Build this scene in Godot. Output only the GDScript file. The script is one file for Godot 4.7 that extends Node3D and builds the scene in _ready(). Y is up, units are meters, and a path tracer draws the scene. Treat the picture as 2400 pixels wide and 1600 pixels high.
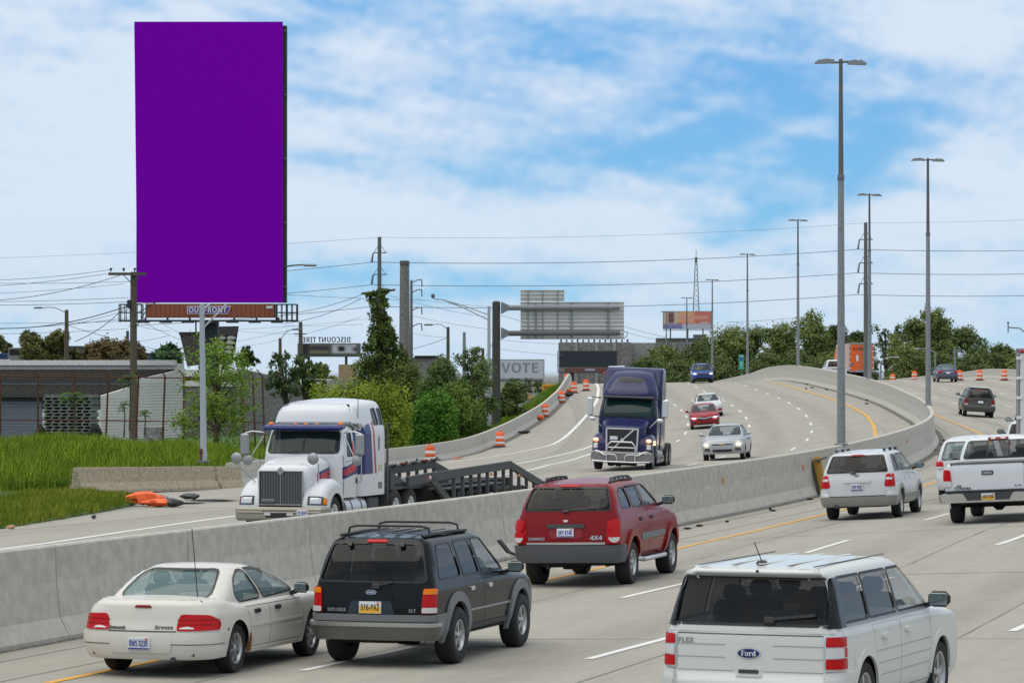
extends Node3D

const K:=8000.0
const EYE:=3.8
var M:={}
var rng:=RandomNumberGenerator.new()

# the road as surveyed: barrier line, its level, and the cross-falls of the two carriageways, by distance
const XB:=[[-30,-29.9],[0,-21.0],[20,-15.05],[47,-7.05],[70,-0.15],[85,4.25],[104,9.5],[130,15.4],[155,19.35],[163,20.25],[190,22.3],[223,23.7],[250,24.1],[300,24.1],[1200,24.1]]
const E0:=[[-30,0],[62,0],[85,0.08],[104,0.17],[130,0.45],[155,0.66],[163,0.8],[190,1.32],[223,2.1],[257,2.75],[280,3.15],[300,3.32],[320,3.2],[348,2.6],[409,1.7],[500,0.5],[700,-1.5],[1200,-2]]
const SL:=[[-30,0],[80,0.008],[110,0.025],[140,0.04],[165,0.06],[200,0.085],[240,0.078],[270,0.07],[290,0.04],[310,0.015],[340,0.02],[1200,0.02]]
const SR:=[[-30,0],[45,0],[62,0.02],[75,0.048],[100,0.045],[140,0.035],[165,0.03],[182,-0.02],[203,-0.06],[240,-0.05],[270,-0.02],[300,0.0],[340,0.022],[400,0.03],[1200,0.03]]
const KL:=[[-30,0],[108,0],[127,1],[1200,1]]
const PARA:=[[100,-26.5],[112,-26.2],[127,-25.2],[150,-26.5],[171,-27.0],[195,-25.0],[229,-22.8],[263,-21.0],[290,-19.6],[310,-18.9],[340,-18.3],[420,-18],[1200,-18]]

func tab(t: Array,x: float)->float:
	var n:=t.size()
	if x<=t[0][0]: return t[0][1]
	if x>=t[n-1][0]: return t[n-1][1]
	var i:=0
	while t[i+1][0]<x: i+=1
	var h: float=t[i+1][0]-t[i][0]
	var u: float=(x-t[i][0])/h
	var d: float=(t[i+1][1]-t[i][1])/h
	var m0:=d
	var m1:=d
	if i>0:
		var a: float=(t[i][1]-t[i-1][1])/(t[i][0]-t[i-1][0])
		m0=0.0 if a*d<=0 else 2*a*d/(a+d)
	if i<n-2:
		var b: float=(t[i+2][1]-t[i+1][1])/(t[i+2][0]-t[i+1][0])
		m1=0.0 if b*d<=0 else 2*b*d/(b+d)
	return t[i][1]*(1+2*u)*(1-u)*(1-u)+t[i+1][1]*u*u*(3-2*u)+h*u*(1-u)*((1-u)*m0-u*m1)

func xb(d: float)->float: return tab(XB,d)
func bend(d: float)->float: return xb(d+0.5)-xb(d-0.5)

func level(v: float,d: float)->float:
	if v>=0: return tab(E0,d)+v*tab(SR,d)
	var ve:=v if v>-14.0 else -14.0+(v+14.0)*tab(KL,d)
	return tab(E0,d)+ve*tab(SL,d)

func on_road(v: float,d: float,up:=0.0)->Vector3:
	var s:=bend(d)
	var q:=sqrt(1+s*s)
	var d2:=d-v*s/q*0.0
	return Vector3(xb(d)+v*q,level(v,d2)+up,-d)

func road_y(x: float,d: float)->float:
	var s:=bend(d)
	return level((x-xb(d))/sqrt(1+s*s),d)

func at(px: float,py: float,d: float)->Vector3:
	return Vector3((px-1200.0)*d/K,EYE-(py-879.0)*d/K,-d)

func _ready()->void:
	rng.seed=7
	var cam:=Camera3D.new()
	cam.name="camera"
	cam.fov=11.421
	cam.near=1.0
	cam.far=6000.0
	cam.position=Vector3(0,EYE,0)
	cam.rotation.x=atan(79.0/K)
	add_child(cam)
	var we:=WorldEnvironment.new()
	we.name="environment"
	var env:=Environment.new()
	env.background_mode=Environment.BG_SKY
	env.tonemap_mode=Environment.TONE_MAPPER_LINEAR
	env.tonemap_exposure=1.0
	env.sdfgi_enabled=true
	env.ssao_enabled=true
	env.ssil_enabled=true
	var sky:=Sky.new()
	var pano:=PanoramaSkyMaterial.new()
	pano.panorama=ImageTexture.create_from_image(sky_picture())
	pano.energy_multiplier=1.0
	sky.sky_material=pano
	env.sky=sky
	we.environment=env
	add_child(we)
	var sun:=DirectionalLight3D.new()
	sun.name="sun"
	sun.light_energy=0.7
	sun.light_color=Color(1.0,0.97,0.91)
	sun.light_angular_distance=75.0
	sun.shadow_enabled=true
	add_child(sun)
	sun.look_at_from_position(Vector3(-26,90,8),Vector3.ZERO)
	make_materials()
	setting()
	traffic()
	roadside()
	background()

# ---------------------------------------------------------------- sky: blue air with thin, drawn-out cloud
func sky_picture()->Image:
	var w:=4096
	var h:=2048
	var im:=Image.create(w,h,false,Image.FORMAT_RGBF)
	im.fill(Color(0.26,0.26,0.25))
	var soft:=FastNoiseLite.new()
	soft.seed=21
	soft.frequency=1.0
	soft.fractal_octaves=5
	soft.fractal_gain=0.55
	var wisp:=FastNoiseLite.new()
	wisp.seed=5
	wisp.frequency=1.0
	wisp.fractal_octaves=4
	wisp.domain_warp_enabled=true
	wisp.domain_warp_amplitude=0.6
	wisp.domain_warp_frequency=0.8
	var drift:=[
		[-6.5,4.6,3.0,1.6,0.0,0.40],[-7.5,2.4,2.6,1.4,0.0,0.40],[-3.0,2.6,3.4,0.55,-14.0,0.45],[0.8,2.35,3.4,0.45,-10.0,0.36],
		[2.4,3.7,2.8,0.55,4.0,-0.55],[4.2,4.6,1.9,0.6,16.0,-0.55],[1.8,5.4,3.0,0.5,-8.0,-0.35],[6.0,3.9,1.5,0.55,24.0,-0.55],[4.8,2.75,1.6,0.25,14.0,-0.35],[-1.5,5.0,2.5,0.8,10.0,-0.18],
		[7.2,2.6,2.4,0.8,14.0,0.48],[7.6,5.6,1.6,0.5,-18.0,0.40],[-0.6,1.5,3.0,0.35,-4.0,-0.40],[-5.0,1.4,2.0,0.3,0.0,-0.2],[3.5,1.2,5.0,0.4,4.0,0.15],
		[-3.8,5.4,1.6,0.6,30.0,-0.35],[-2.6,4.2,2.2,0.3,14.0,0.2],[2.9,4.3,1.3,0.12,20.0,0.35],[4.4,3.95,1.1,0.1,18.0,0.3],
	]
	for y in h:
		var el:=(0.5-(y+0.5)/h)*PI
		if el<-0.02:
			continue
		var fine:=el<0.15
		var ed:=rad_to_deg(el)
		var deep:=clampf(pow(maxf(0.0,sin(el)),0.45),0,1)
		for x in w:
			var az:=wrapf((x+0.5)/w*TAU,-PI,PI)
			var ad:=rad_to_deg(az)
			var inside:=fine and absf(ad)<12.0
			if not inside and (x % 4 != 0 or y % 4 != 0):
				continue
			var stretch:=1.0+2.2*(1.0-smoothstep(0.0,0.5,el))
			var p:=Vector3(sin(az)*cos(el),sin(el)*stretch,-cos(az)*cos(el))
			var far:=p*4.2/(0.35+sin(maxf(el,0.0)))
			var c:=0.64+0.32*soft.get_noise_3dv(far)+0.30*wisp.get_noise_3dv(far*Vector3(2.3,2.9,2.3))
			var b:=0.0
			if inside:
				for k in drift:
					var t:=deg_to_rad(k[4])
					var u: float=((ad-k[0])*cos(t)+(ed-k[1])*sin(t))/k[2]
					var v: float=((ed-k[1])*cos(t)-(ad-k[0])*sin(t))/k[3]
					var r:=u*u+v*v
					if r<9.0:
						b+=k[5]*exp(-r)
				c+=0.34*wisp.get_noise_3d(ad*0.42+ed*0.3,ed*2.1+ad*0.35,3.0)+0.20*soft.get_noise_3d(ad*0.9+ed*0.5,ed*5.5+ad*0.9,9.0)+0.20*wisp.get_noise_3d(ad*2.5,ed*7.0-ad*0.8,5.0)
			c=clampf(c+b+0.30*(1.0-smoothstep(0.2,1.9,ed)),0.0,1.0)
			c=0.10+0.90*c*c*(3-2*c)
			var blue:=Color(0.06,0.38,0.80).lerp(Color(0.20,0.60,0.86),clampf(1.0-ed/5.0,0,1))
			var white:=Color(0.70,0.80,0.93).lerp(Color(0.62,0.74,0.88),clampf(1.0-ed/3.0,0,1))
			white=white.lerp(Color(0.95,0.93,0.90),smoothstep(5.5,22.0,ed))
			var col:=blue.lerp(white,0.10+0.88*c)
			if inside:
				im.set_pixel(x,y,col)
			else:
				im.fill_rect(Rect2i(x,y,4,4),col)
	return im

# ---------------------------------------------------------------- mesh builder
class B:
	var V:=PackedVector3Array()
	var N:=PackedVector3Array()
	var U:=PackedVector2Array()
	var C:=PackedColorArray()
	var tint:=Color.WHITE
	var tinted:=false

	func tri(a: Vector3,b: Vector3,c: Vector3,na:=Vector3.ZERO,nb:=Vector3.ZERO,nc:=Vector3.ZERO,ua:=Vector2.ZERO,ub:=Vector2.ZERO,uc:=Vector2.ZERO)->void:
		var g:=(c-a).cross(b-a)
		if g.length_squared()<1e-14: return
		if na==Vector3.ZERO:
			na=g.normalized(); nb=na; nc=na
		elif g.dot(na+nb+nc)<0:
			var t:=b; b=c; c=t
			var tn:=nb; nb=nc; nc=tn
			var tu:=ub; ub=uc; uc=tu
		V.append(a); V.append(b); V.append(c)
		N.append(na); N.append(nb); N.append(nc)
		U.append(ua); U.append(ub); U.append(uc)
		if tinted:
			C.append(tint); C.append(tint); C.append(tint)

	func quad(a: Vector3,b: Vector3,c: Vector3,d: Vector3,n:=Vector3.ZERO)->void:
		if n==Vector3.ZERO: n=(c-a).cross(b-a).normalized()
		tri(a,b,c,n,n,n,Vector2(0,0),Vector2(1,0),Vector2(1,1))
		tri(a,c,d,n,n,n,Vector2(0,0),Vector2(1,1),Vector2(0,1))

	func quad_n(a: Vector3,b: Vector3,c: Vector3,d: Vector3,na: Vector3,nb: Vector3,nc: Vector3,nd: Vector3,ua:=Vector2(0,0),ub:=Vector2(1,0),uc:=Vector2(1,1),ud:=Vector2(0,1))->void:
		tri(a,b,c,na,nb,nc,ua,ub,uc)
		tri(a,c,d,na,nc,nd,ua,uc,ud)

	func box(c: Vector3,s: Vector3,t:=Transform3D())->void:
		var h:=s/2
		for ax in 3:
			for sg in [-1.0,1.0]:
				var n:=Vector3.ZERO
				n[ax]=sg
				var u:=Vector3.ZERO
				u[(ax+1) % 3]=h[(ax+1) % 3]
				var w:=Vector3.ZERO
				w[(ax+2) % 3]=h[(ax+2) % 3]
				var o:=c+n*h[ax]
				quad(t*(o-u-w),t*(o+u-w),t*(o+u+w),t*(o-u+w),(t.basis*n).normalized())

	func cbox(c: Vector3,s: Vector3,r: float,t:=Transform3D())->void:
		var h:=s/2
		r=minf(r,minf(h.x,minf(h.y,h.z))*0.98)
		var q:=h-Vector3(r,r,r)
		for ax in 3:
			for sg in [-1.0,1.0]:
				var n:=Vector3.ZERO
				n[ax]=sg
				var u:=Vector3.ZERO
				u[(ax+1) % 3]=q[(ax+1) % 3]
				var w:=Vector3.ZERO
				w[(ax+2) % 3]=q[(ax+2) % 3]
				var o:=c+n*h[ax]
				quad(t*(o-u-w),t*(o+u-w),t*(o+u+w),t*(o-u+w),(t.basis*n).normalized())
		for ax in 3:
			var a1:=(ax+1) % 3
			var a2:=(ax+2) % 3
			for s1 in [-1.0,1.0]:
				for s2 in [-1.0,1.0]:
					var p:=Vector3.ZERO
					p[a1]=s1*h[a1]; p[a2]=s2*q[a2]
					var p2:=Vector3.ZERO
					p2[a1]=s1*q[a1]; p2[a2]=s2*h[a2]
					var l:=Vector3.ZERO
					l[ax]=q[ax]
					var n:=Vector3.ZERO
					n[a1]=s1; n[a2]=s2
					quad(t*(c+p-l),t*(c+p+l),t*(c+p2+l),t*(c+p2-l),(t.basis*n).normalized())
		for sx in [-1.0,1.0]:
			for sy in [-1.0,1.0]:
				for sz in [-1.0,1.0]:
					var sv:=Vector3(sx,sy,sz)
					var n:=(t.basis*sv).normalized()
					tri(t*(c+sv*Vector3(h.x,q.y,q.z)),t*(c+sv*Vector3(q.x,h.y,q.z)),t*(c+sv*Vector3(q.x,q.y,h.z)),n,n,n)

	func tube(ps: Array,rs,n:=8,caps:=true)->void:
		var m:=ps.size()
		var rings:=[]
		var prev:=Vector3.ZERO
		for i in m:
			var d: Vector3=(ps[mini(i+1,m-1)]-ps[maxi(i-1,0)]).normalized()
			var x:=prev-d*prev.dot(d)
			if x.length()<0.01:
				x=d.cross(Vector3.UP if absf(d.y)<0.9 else Vector3.RIGHT)
			x=x.normalized()
			prev=x
			var y:=d.cross(x)
			var r: float=rs[i] if rs is Array else rs
			var ring:=[]
			for k in n:
				var a:=TAU*k/n
				var o:=x*cos(a)+y*sin(a)
				ring.append([ps[i]+o*r,o])
			rings.append(ring)
		for i in m-1:
			for k in n:
				var a=rings[i][k]; var b=rings[i][(k+1) % n]; var c=rings[i+1][(k+1) % n]; var d2=rings[i+1][k]
				quad_n(a[0],b[0],c[0],d2[0],a[1],b[1],c[1],d2[1])
		if caps:
			for e in [0,m-1]:
				var nn: Vector3=(ps[0]-ps[1]).normalized() if e==0 else (ps[m-1]-ps[m-2]).normalized()
				for k in n:
					tri(ps[e],rings[e][k][0],rings[e][(k+1) % n][0],nn,nn,nn)

	func bar(a: Vector3,b: Vector3,w: float,h: float,up:=Vector3.UP)->void:
		var d:=b-a
		var l:=d.length()
		if l<1e-4: return
		d /= l
		if absf(d.dot(up))>0.95: up=Vector3.RIGHT
		var x:=d.cross(up).normalized()
		var y:=x.cross(d)
		box(Vector3.ZERO,Vector3(w,h,l),Transform3D(Basis(x,y,-d),(a+b)/2))

	func lathe(prof: Array,n: int,t:=Transform3D(),sharp:=false)->void:
		var m:=prof.size()
		for i in m-1:
			var e:=Vector2(prof[i+1][0]-prof[i][0],prof[i+1][1]-prof[i][1])
			var na:=Vector2(e.y,-e.x).normalized()
			var n0:=na
			var n1:=na
			if not sharp:
				if i>0:
					var e0:=Vector2(prof[i][0]-prof[i-1][0],prof[i][1]-prof[i-1][1])
					var q:=Vector2(e0.y,-e0.x).normalized()
					if q.dot(na)>0.4: n0=(q+na).normalized()
				if i<m-2:
					var e1:=Vector2(prof[i+2][0]-prof[i+1][0],prof[i+2][1]-prof[i+1][1])
					var q1:=Vector2(e1.y,-e1.x).normalized()
					if q1.dot(na)>0.4: n1=(q1+na).normalized()
			for k in n:
				var a:=TAU*k/n
				var b:=TAU*(k+1)/n
				var ca:=Vector3(cos(a),0,sin(a))
				var cb:=Vector3(cos(b),0,sin(b))
				var up:=Vector3.UP
				quad_n(t*(ca*prof[i][0]+up*prof[i][1]),t*(cb*prof[i][0]+up*prof[i][1]),t*(cb*prof[i+1][0]+up*prof[i+1][1]),t*(ca*prof[i+1][0]+up*prof[i+1][1]),
					(t.basis*(ca*n0.x+up*n0.y)).normalized(),(t.basis*(cb*n0.x+up*n0.y)).normalized(),(t.basis*(cb*n1.x+up*n1.y)).normalized(),(t.basis*(ca*n1.x+up*n1.y)).normalized())

	func prism(poly: PackedVector2Array,z0: float,z1: float,t:=Transform3D())->void:
		var ix:=Geometry2D.triangulate_polygon(poly)
		for zz in [z0,z1]:
			var n:=(t.basis*Vector3(0,0,1 if (zz>minf(z0,z1)) else -1)).normalized()
			for i in range(0,ix.size(),3):
				tri(t*Vector3(poly[ix[i]].x,poly[ix[i]].y,zz),t*Vector3(poly[ix[i+1]].x,poly[ix[i+1]].y,zz),t*Vector3(poly[ix[i+2]].x,poly[ix[i+2]].y,zz),n,n,n)
		var cw:=1.0 if Geometry2D.is_polygon_clockwise(poly) else -1.0
		for i in poly.size():
			var a:=poly[i]
			var b:=poly[(i+1) % poly.size()]
			var e:=b-a
			var n:=(t.basis*Vector3(-e.y,e.x,0)*cw).normalized()
			quad(t*Vector3(a.x,a.y,z0),t*Vector3(b.x,b.y,z0),t*Vector3(b.x,b.y,z1),t*Vector3(a.x,a.y,z1),n)

	func mesh()->ArrayMesh:
		var m:=ArrayMesh.new()
		if V.is_empty(): return m
		var arr:=[]
		arr.resize(Mesh.ARRAY_MAX)
		arr[Mesh.ARRAY_VERTEX]=V
		arr[Mesh.ARRAY_NORMAL]=N
		arr[Mesh.ARRAY_TEX_UV]=U
		if tinted: arr[Mesh.ARRAY_COLOR]=C
		m.add_surface_from_arrays(Mesh.PRIMITIVE_TRIANGLES,arr)
		return m

func obj(called: String,b,m: Material,parent: Node=self,where:=Transform3D())->MeshInstance3D:
	var o:=MeshInstance3D.new()
	o.name=called
	o.mesh=b.mesh() if b is B else b
	o.material_override=m
	o.transform=where
	parent.add_child(o,true)
	return o

func thing(called: String,label: String,category: String,where:=Transform3D(),group:="")->Node3D:
	var o:=Node3D.new()
	o.name=called
	o.transform=where
	add_child(o,true)
	return tag(o,label,category,group)

func tag(o: Node3D,label: String,category: String,group:="")->Node3D:
	o.set_meta("label",label)
	o.set_meta("category",category)
	if group: o.set_meta("group",group)
	return o

func kind(o: Node3D,k: String)->Node3D:
	o.set_meta("kind",k)
	return o

func spot(p: Vector3,turn:=0.0)->Transform3D:
	return Transform3D(Basis(Vector3.UP,turn),p)

func lettering(words: String,height: float,m: Material,parent: Node,where: Transform3D,called:="lettering",serif:=false,width:=0.0,deep:=0.01,bold:=true)->MeshInstance3D:
	var t:=TextMesh.new()
	var f:=SystemFont.new()
	f.font_names=PackedStringArray(["Droid Serif" if serif else "Droid Sans"])
	f.font_weight=700 if bold else 400
	t.font=f
	t.text=words
	t.font_size=64
	t.pixel_size=height/46.0
	t.depth=deep
	t.curve_step=4.0
	if width>0:
		var w:=t.get_aabb().size.x
		if w>0.001: where=where*Transform3D(Basis.from_scale(Vector3(width/w,1,1)))
	return obj(called,t,m,parent,where)

# ---------------------------------------------------------------- materials
func mat(called: String,c: Color,rough:=0.6,metal:=0.0)->StandardMaterial3D:
	if M.has(called): return M[called]
	var m:=StandardMaterial3D.new()
	m.resource_name=called
	m.albedo_color=c
	m.roughness=rough
	m.metallic=metal
	M[called]=m
	return m

func lin(r: float,g: float,b: float)->Color:
	return Color(r,g,b).linear_to_srgb()

func paint(called: String,c: Color,rough:=0.35,coat:=0.7,metal:=0.0)->StandardMaterial3D:
	var m:=mat(called,c,rough,metal)
	m.metallic_specular=0.2
	m.clearcoat_enabled=true
	m.clearcoat=coat*0.45
	m.clearcoat_roughness=0.06
	return m

func glass(called: String,c: Color,alpha: float)->StandardMaterial3D:
	var m:=mat(called,c,0.04)
	m.albedo_color=Color(c.r,c.g,c.b,alpha)
	m.transparency=BaseMaterial3D.TRANSPARENCY_ALPHA
	m.metallic_specular=0.36
	return m

func noise_tex(sd: int,freq: float,oct: int,lo: Color,hi: Color,size:=256,p0:=0.0,p1:=1.0,bump:=0.0)->Texture2D:
	var f:=FastNoiseLite.new()
	f.seed=sd
	f.frequency=freq
	f.fractal_octaves=oct
	var t:=NoiseTexture2D.new()
	t.width=size
	t.height=size
	t.seamless=true
	t.noise=f
	if bump>0:
		t.as_normal_map=true
		t.bump_strength=bump
	else:
		var g:=Gradient.new()
		g.offsets=PackedFloat32Array([p0,p1])
		g.colors=PackedColorArray([lo,hi])
		t.color_ramp=g
	return t

func grained(called: String,c: Color,rough: float,spread: float,size: float,sd: int,bump:=0.0,size2:=0.0)->StandardMaterial3D:
	var m:=mat(called,Color.WHITE,rough)
	var a:=Color(c.r*(1-spread),c.g*(1-spread),c.b*(1-spread))
	var b:=Color(minf(1,c.r*(1+spread)),minf(1,c.g*(1+spread)),minf(1,c.b*(1+spread)))
	m.albedo_texture=noise_tex(sd,0.02,5,a,b,512,0.2,0.8)
	m.uv1_triplanar=true
	m.uv1_world_triplanar=true
	m.uv1_scale=Vector3.ONE/size
	if bump>0:
		m.normal_enabled=true
		m.normal_texture=noise_tex(sd+1,0.08,4,Color.BLACK,Color.WHITE,256,0,1,bump)
		m.normal_scale=0.6
	return m

func lens(called: String,c: Color)->void:
	var m:=mat(called,c,0.3)
	m.metallic_specular=0.25
	m.clearcoat_enabled=true
	m.clearcoat=0.25
	m.clearcoat_roughness=0.1

func make_materials()->void:
	grained("concrete",lin(0.30,0.295,0.27),0.9,0.13,4.0,3,3.0)
	grained("barrier concrete",lin(0.44,0.427,0.38),0.9,0.06,3.4,11,0.6)
	grained("new barrier concrete",lin(0.45,0.435,0.39),0.9,0.08,3.0,13,1.0)
	grained("old barrier concrete",lin(0.37,0.315,0.225),0.95,0.14,1.8,12,4.0)
	grained("ground grass",lin(0.05,0.10,0.016),1.0,0.4,5.0,14)
	grained("far earth",lin(0.10,0.105,0.06),1.0,0.3,30.0,15)
	grained("asphalt",lin(0.07,0.07,0.068),0.95,0.2,3.0,16)
	grained("far grey",lin(0.21,0.20,0.195),0.95,0.12,12.0,17)
	grained("far grey light",lin(0.30,0.295,0.28),0.95,0.1,12.0,18)
	grained("whitewash",lin(0.72,0.69,0.66),0.9,0.08,2.2,19)
	grained("weathered grey wall",lin(0.20,0.19,0.19),0.9,0.2,3.0,20)
	grained("roof felt",lin(0.035,0.033,0.03),1.0,0.3,4.0,22)
	M["roof felt"].metallic_specular=0.0
	grained("wood pole",lin(0.10,0.082,0.06),0.95,0.3,1.0,23)
	grained("galvanized",lin(0.21,0.23,0.245),0.5,0.08,1.5,24)
	grained("rust",lin(0.10,0.035,0.022),0.95,0.4,0.6,25)
	grained("bark",lin(0.07,0.055,0.04),1.0,0.3,1.0,26)
	mat("joint",lin(0.19,0.183,0.165),0.95)
	mat("white line",lin(0.66,0.66,0.64),0.8)
	mat("yellow line",lin(0.66,0.33,0.035),0.8)
	mat("black plastic",lin(0.018,0.018,0.019),0.55)
	mat("dark plastic",lin(0.045,0.047,0.05),0.6)
	mat("grey plastic",lin(0.16,0.165,0.17),0.6)
	mat("underside",lin(0.012,0.012,0.012),0.9)
	mat("rubber",lin(0.017,0.017,0.018),0.85)
	mat("chrome",lin(0.62,0.62,0.63),0.22,0.9)
	mat("alloy",lin(0.45,0.455,0.46),0.35,0.7)
	mat("steel",lin(0.30,0.31,0.32),0.45,0.5)
	mat("interior",lin(0.03,0.031,0.033),0.85)
	mat("seat cloth",lin(0.055,0.056,0.058),0.95)
	lens("tail red",lin(0.46,0.004,0.006))
	lens("dark red lens",lin(0.22,0.006,0.008))
	lens("clear lens",lin(0.58,0.58,0.58))
	lens("amber lens",lin(0.75,0.20,0.006))
	mat("headlamp",lin(0.55,0.57,0.6),0.12,0.4).clearcoat_enabled=true
	mat("orange",lin(0.80,0.115,0.015),0.55)
	mat("dull orange",lin(0.62,0.10,0.018),0.7)
	mat("reflective white",lin(0.66,0.68,0.69),0.5)
	mat("tyre base",lin(0.022,0.022,0.022),0.9)
	glass("clear glass",Color(0.52,0.66,0.66),0.30)
	glass("green glass",Color(0.12,0.25,0.24),0.30)
	glass("privacy glass",Color(0.02,0.024,0.028),0.86)
	mat("dark glass",lin(0.012,0.014,0.016),0.08).metallic_specular=0.3
	mat("steel grey paint",lin(0.045,0.05,0.052),0.6)
	mat("dark pole paint",lin(0.05,0.049,0.045),0.7)
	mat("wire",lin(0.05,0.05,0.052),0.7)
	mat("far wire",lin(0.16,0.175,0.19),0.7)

# ---------------------------------------------------------------- the setting
func band(st: B,v0: Array,v1: Array,d0: float,d1: float,step: float,up: float)->void:
	var d:=d0
	while d<d1-0.01:
		var e:=minf(d+step,d1)
		var a:=on_road(tab(v0,d),d,up)
		var b:=on_road(tab(v1,d),d,up)
		var c:=on_road(tab(v1,e),e,up)
		var g:=on_road(tab(v0,e),e,up)
		st.quad(a,b,c,g,Vector3.UP)
		d=e

func shifted(t: Array,by: float)->Array:
	var r:=[]
	for p in t: r.append([p[0],p[1]+by])
	return r

func stripe(called: String,t: Array,w: float,d0: float,d1: float,m: Material)->void:
	var st:=B.new()
	band(st,shifted(t,-w/2),shifted(t,w/2),d0,d1,2.0,0.008)
	kind(obj(called,st,m),"structure")

func dashes(t: Array,d0: float,d1: float,m: Material,long:=3.8,every:=12.2)->void:
	var d:=d0
	while d<d1:
		var st:=B.new()
		band(st,shifted(t,-0.065),shifted(t,0.065),d,d+long,1.3,0.008)
		kind(obj("lane_marking",st,m),"structure")
		d+=every

func road_picture(sd: int,lanes: Array,span: float)->Image:
	var w:=512
	var h:=1024
	var im:=Image.create(w,h,false,Image.FORMAT_RGB8)
	var n1:=FastNoiseLite.new()
	n1.seed=sd
	n1.frequency=1.0
	n1.fractal_octaves=4
	var n2:=FastNoiseLite.new()
	n2.seed=sd+9
	n2.frequency=1.0
	n2.fractal_octaves=2
	for y in h:
		var a:=TAU*y/h
		var cy:=cos(a)*10.0
		var sy:=sin(a)*10.0
		for x in w:
			var u:=span*(x+0.5)/w
			var t:=1.0+0.10*n1.get_noise_3d(u*1.1,cy*0.25,sy*0.25)+0.07*n1.get_noise_3d(u*4.5,cy*1.2+40.0,sy*1.2)+0.05*n2.get_noise_3d(u*9.0,cy*0.12,sy*0.12+90.0)
			for l in lanes:
				var q: float=(u-l)/0.75
				t-=0.12*exp(-q*q)
				for s in [-0.85,0.85]:
					var q2: float=(u-l-s)/0.33
					t+=0.035*exp(-q2*q2)
			t *= 1.0+0.035*n2.get_noise_2d(u*0.05,y*0.9)+0.03*n2.get_noise_2d(u*12.0,y*1.7)
			im.set_pixel(x,y,Color(0.305*t,0.287*t,0.246*t).linear_to_srgb())
	return im

func carriageway(called: String,edges: Callable,d0: float,d1: float,span: float,sd: int,lanes: Array,nv: int)->void:
	var st:=B.new()
	var step:=3.0
	var d:=d0
	var far:=0.0
	while d<d1-0.01:
		var e:=minf(d+step,d1)
		var l0: Vector2=edges.call(d)
		var l1: Vector2=edges.call(e)
		for i in nv:
			var f0:=float(i)/nv
			var f1:=float(i+1)/nv
			var va:=lerpf(l0.x,l0.y,f0); var vb:=lerpf(l0.x,l0.y,f1)
			var vc:=lerpf(l1.x,l1.y,f1); var vd:=lerpf(l1.x,l1.y,f0)
			st.quad_n(on_road(va,d),on_road(vb,d),on_road(vc,e),on_road(vd,e),Vector3.UP,Vector3.UP,Vector3.UP,Vector3.UP,
				Vector2(absf(va)/span,d/64.0),Vector2(absf(vb)/span,d/64.0),Vector2(absf(vc)/span,e/64.0),Vector2(absf(vd)/span,e/64.0))
		d=e
	var m:=mat(called+" concrete",Color.WHITE,0.88)
	m.albedo_texture=ImageTexture.create_from_image(road_picture(sd,lanes,span))
	m.normal_enabled=true
	m.normal_texture=noise_tex(sd+3,0.09,4,Color.BLACK,Color.WHITE,256,0,1,2.0)
	m.normal_scale=0.35
	m.uv1_scale=Vector3(1,1,1)
	kind(obj(called,st,m),"structure")

const WALL:=[[0.30,0.0],[0.30,0.075],[0.165,0.33],[0.10,0.85],[0.09,1.345],[0.07,1.37]]

func wall_piece(st: B,path: Callable,d0: float,d1: float,prof: Array,steps: int,ends:=true)->void:
	var full:=[]
	for p in prof: full.append(p)
	for i in range(prof.size()-1,-1,-1): full.append([-prof[i][0],prof[i][1]])
	for k in steps:
		var a:=lerpf(d0,d1,float(k)/steps)
		var b:=lerpf(d0,d1,float(k+1)/steps)
		var pa: Array=path.call(a)
		var pb: Array=path.call(b)
		for i in full.size()-1:
			var p0: Vector3=pa[0]+pa[1]*full[i][0]+Vector3.UP*full[i][1]
			var p1: Vector3=pa[0]+pa[1]*full[i+1][0]+Vector3.UP*full[i+1][1]
			var p2: Vector3=pb[0]+pb[1]*full[i+1][0]+Vector3.UP*full[i+1][1]
			var p3: Vector3=pb[0]+pb[1]*full[i][0]+Vector3.UP*full[i][1]
			var e:=Vector2(full[i+1][0]-full[i][0],full[i+1][1]-full[i][1])
			var na: Vector3=(pa[1]*e.y-Vector3.UP*e.x).normalized()
			var nb: Vector3=(pb[1]*e.y-Vector3.UP*e.x).normalized()
			st.quad_n(p0,p1,p2,p3,na,na,nb,nb)
	if ends:
		for e in [d0,d1]:
			var pa: Array=path.call(e)
			var fw: Vector3=pa[1].cross(Vector3.UP).normalized()*(1.0 if e==d1 else -1.0)
			for i in prof.size()-1:
				st.quad(pa[0]+pa[1]*prof[i][0]+Vector3.UP*prof[i][1],pa[0]+pa[1]*prof[i+1][0]+Vector3.UP*prof[i+1][1],
					pa[0]-pa[1]*prof[i+1][0]+Vector3.UP*prof[i+1][1],pa[0]-pa[1]*prof[i][0]+Vector3.UP*prof[i][1],-fw)

func median_path(d: float)->Array:
	var v:=lerpf(-0.3,0.1,smoothstep(150.0,190.0,d))
	var s:=bend(d)
	var side:=Vector3(1,0,s).normalized()
	var p:=on_road(v,d)
	p.y=tab(E0,d)-0.02
	return [p,side]

func para_path(d: float)->Array:
	var v:=tab(PARA,d)
	var p:=on_road(v,d)
	var p2:=on_road(tab(PARA,d+0.5),d+0.5)
	var f:=p2-p
	f.y=0
	p.y-=0.02
	return [p,f.normalized().cross(Vector3.UP)]

func right_path(d: float)->Array:
	var p:=on_road(21.3,d)
	p.y-=0.02
	return [p,Vector3.RIGHT]

func straight(a: Vector3,b: Vector3)->Callable:
	return func(t: float)->Array:
		var f:=b-a
		f.y=0
		return [a.lerp(b,t),f.normalized().cross(Vector3.UP)]

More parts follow.
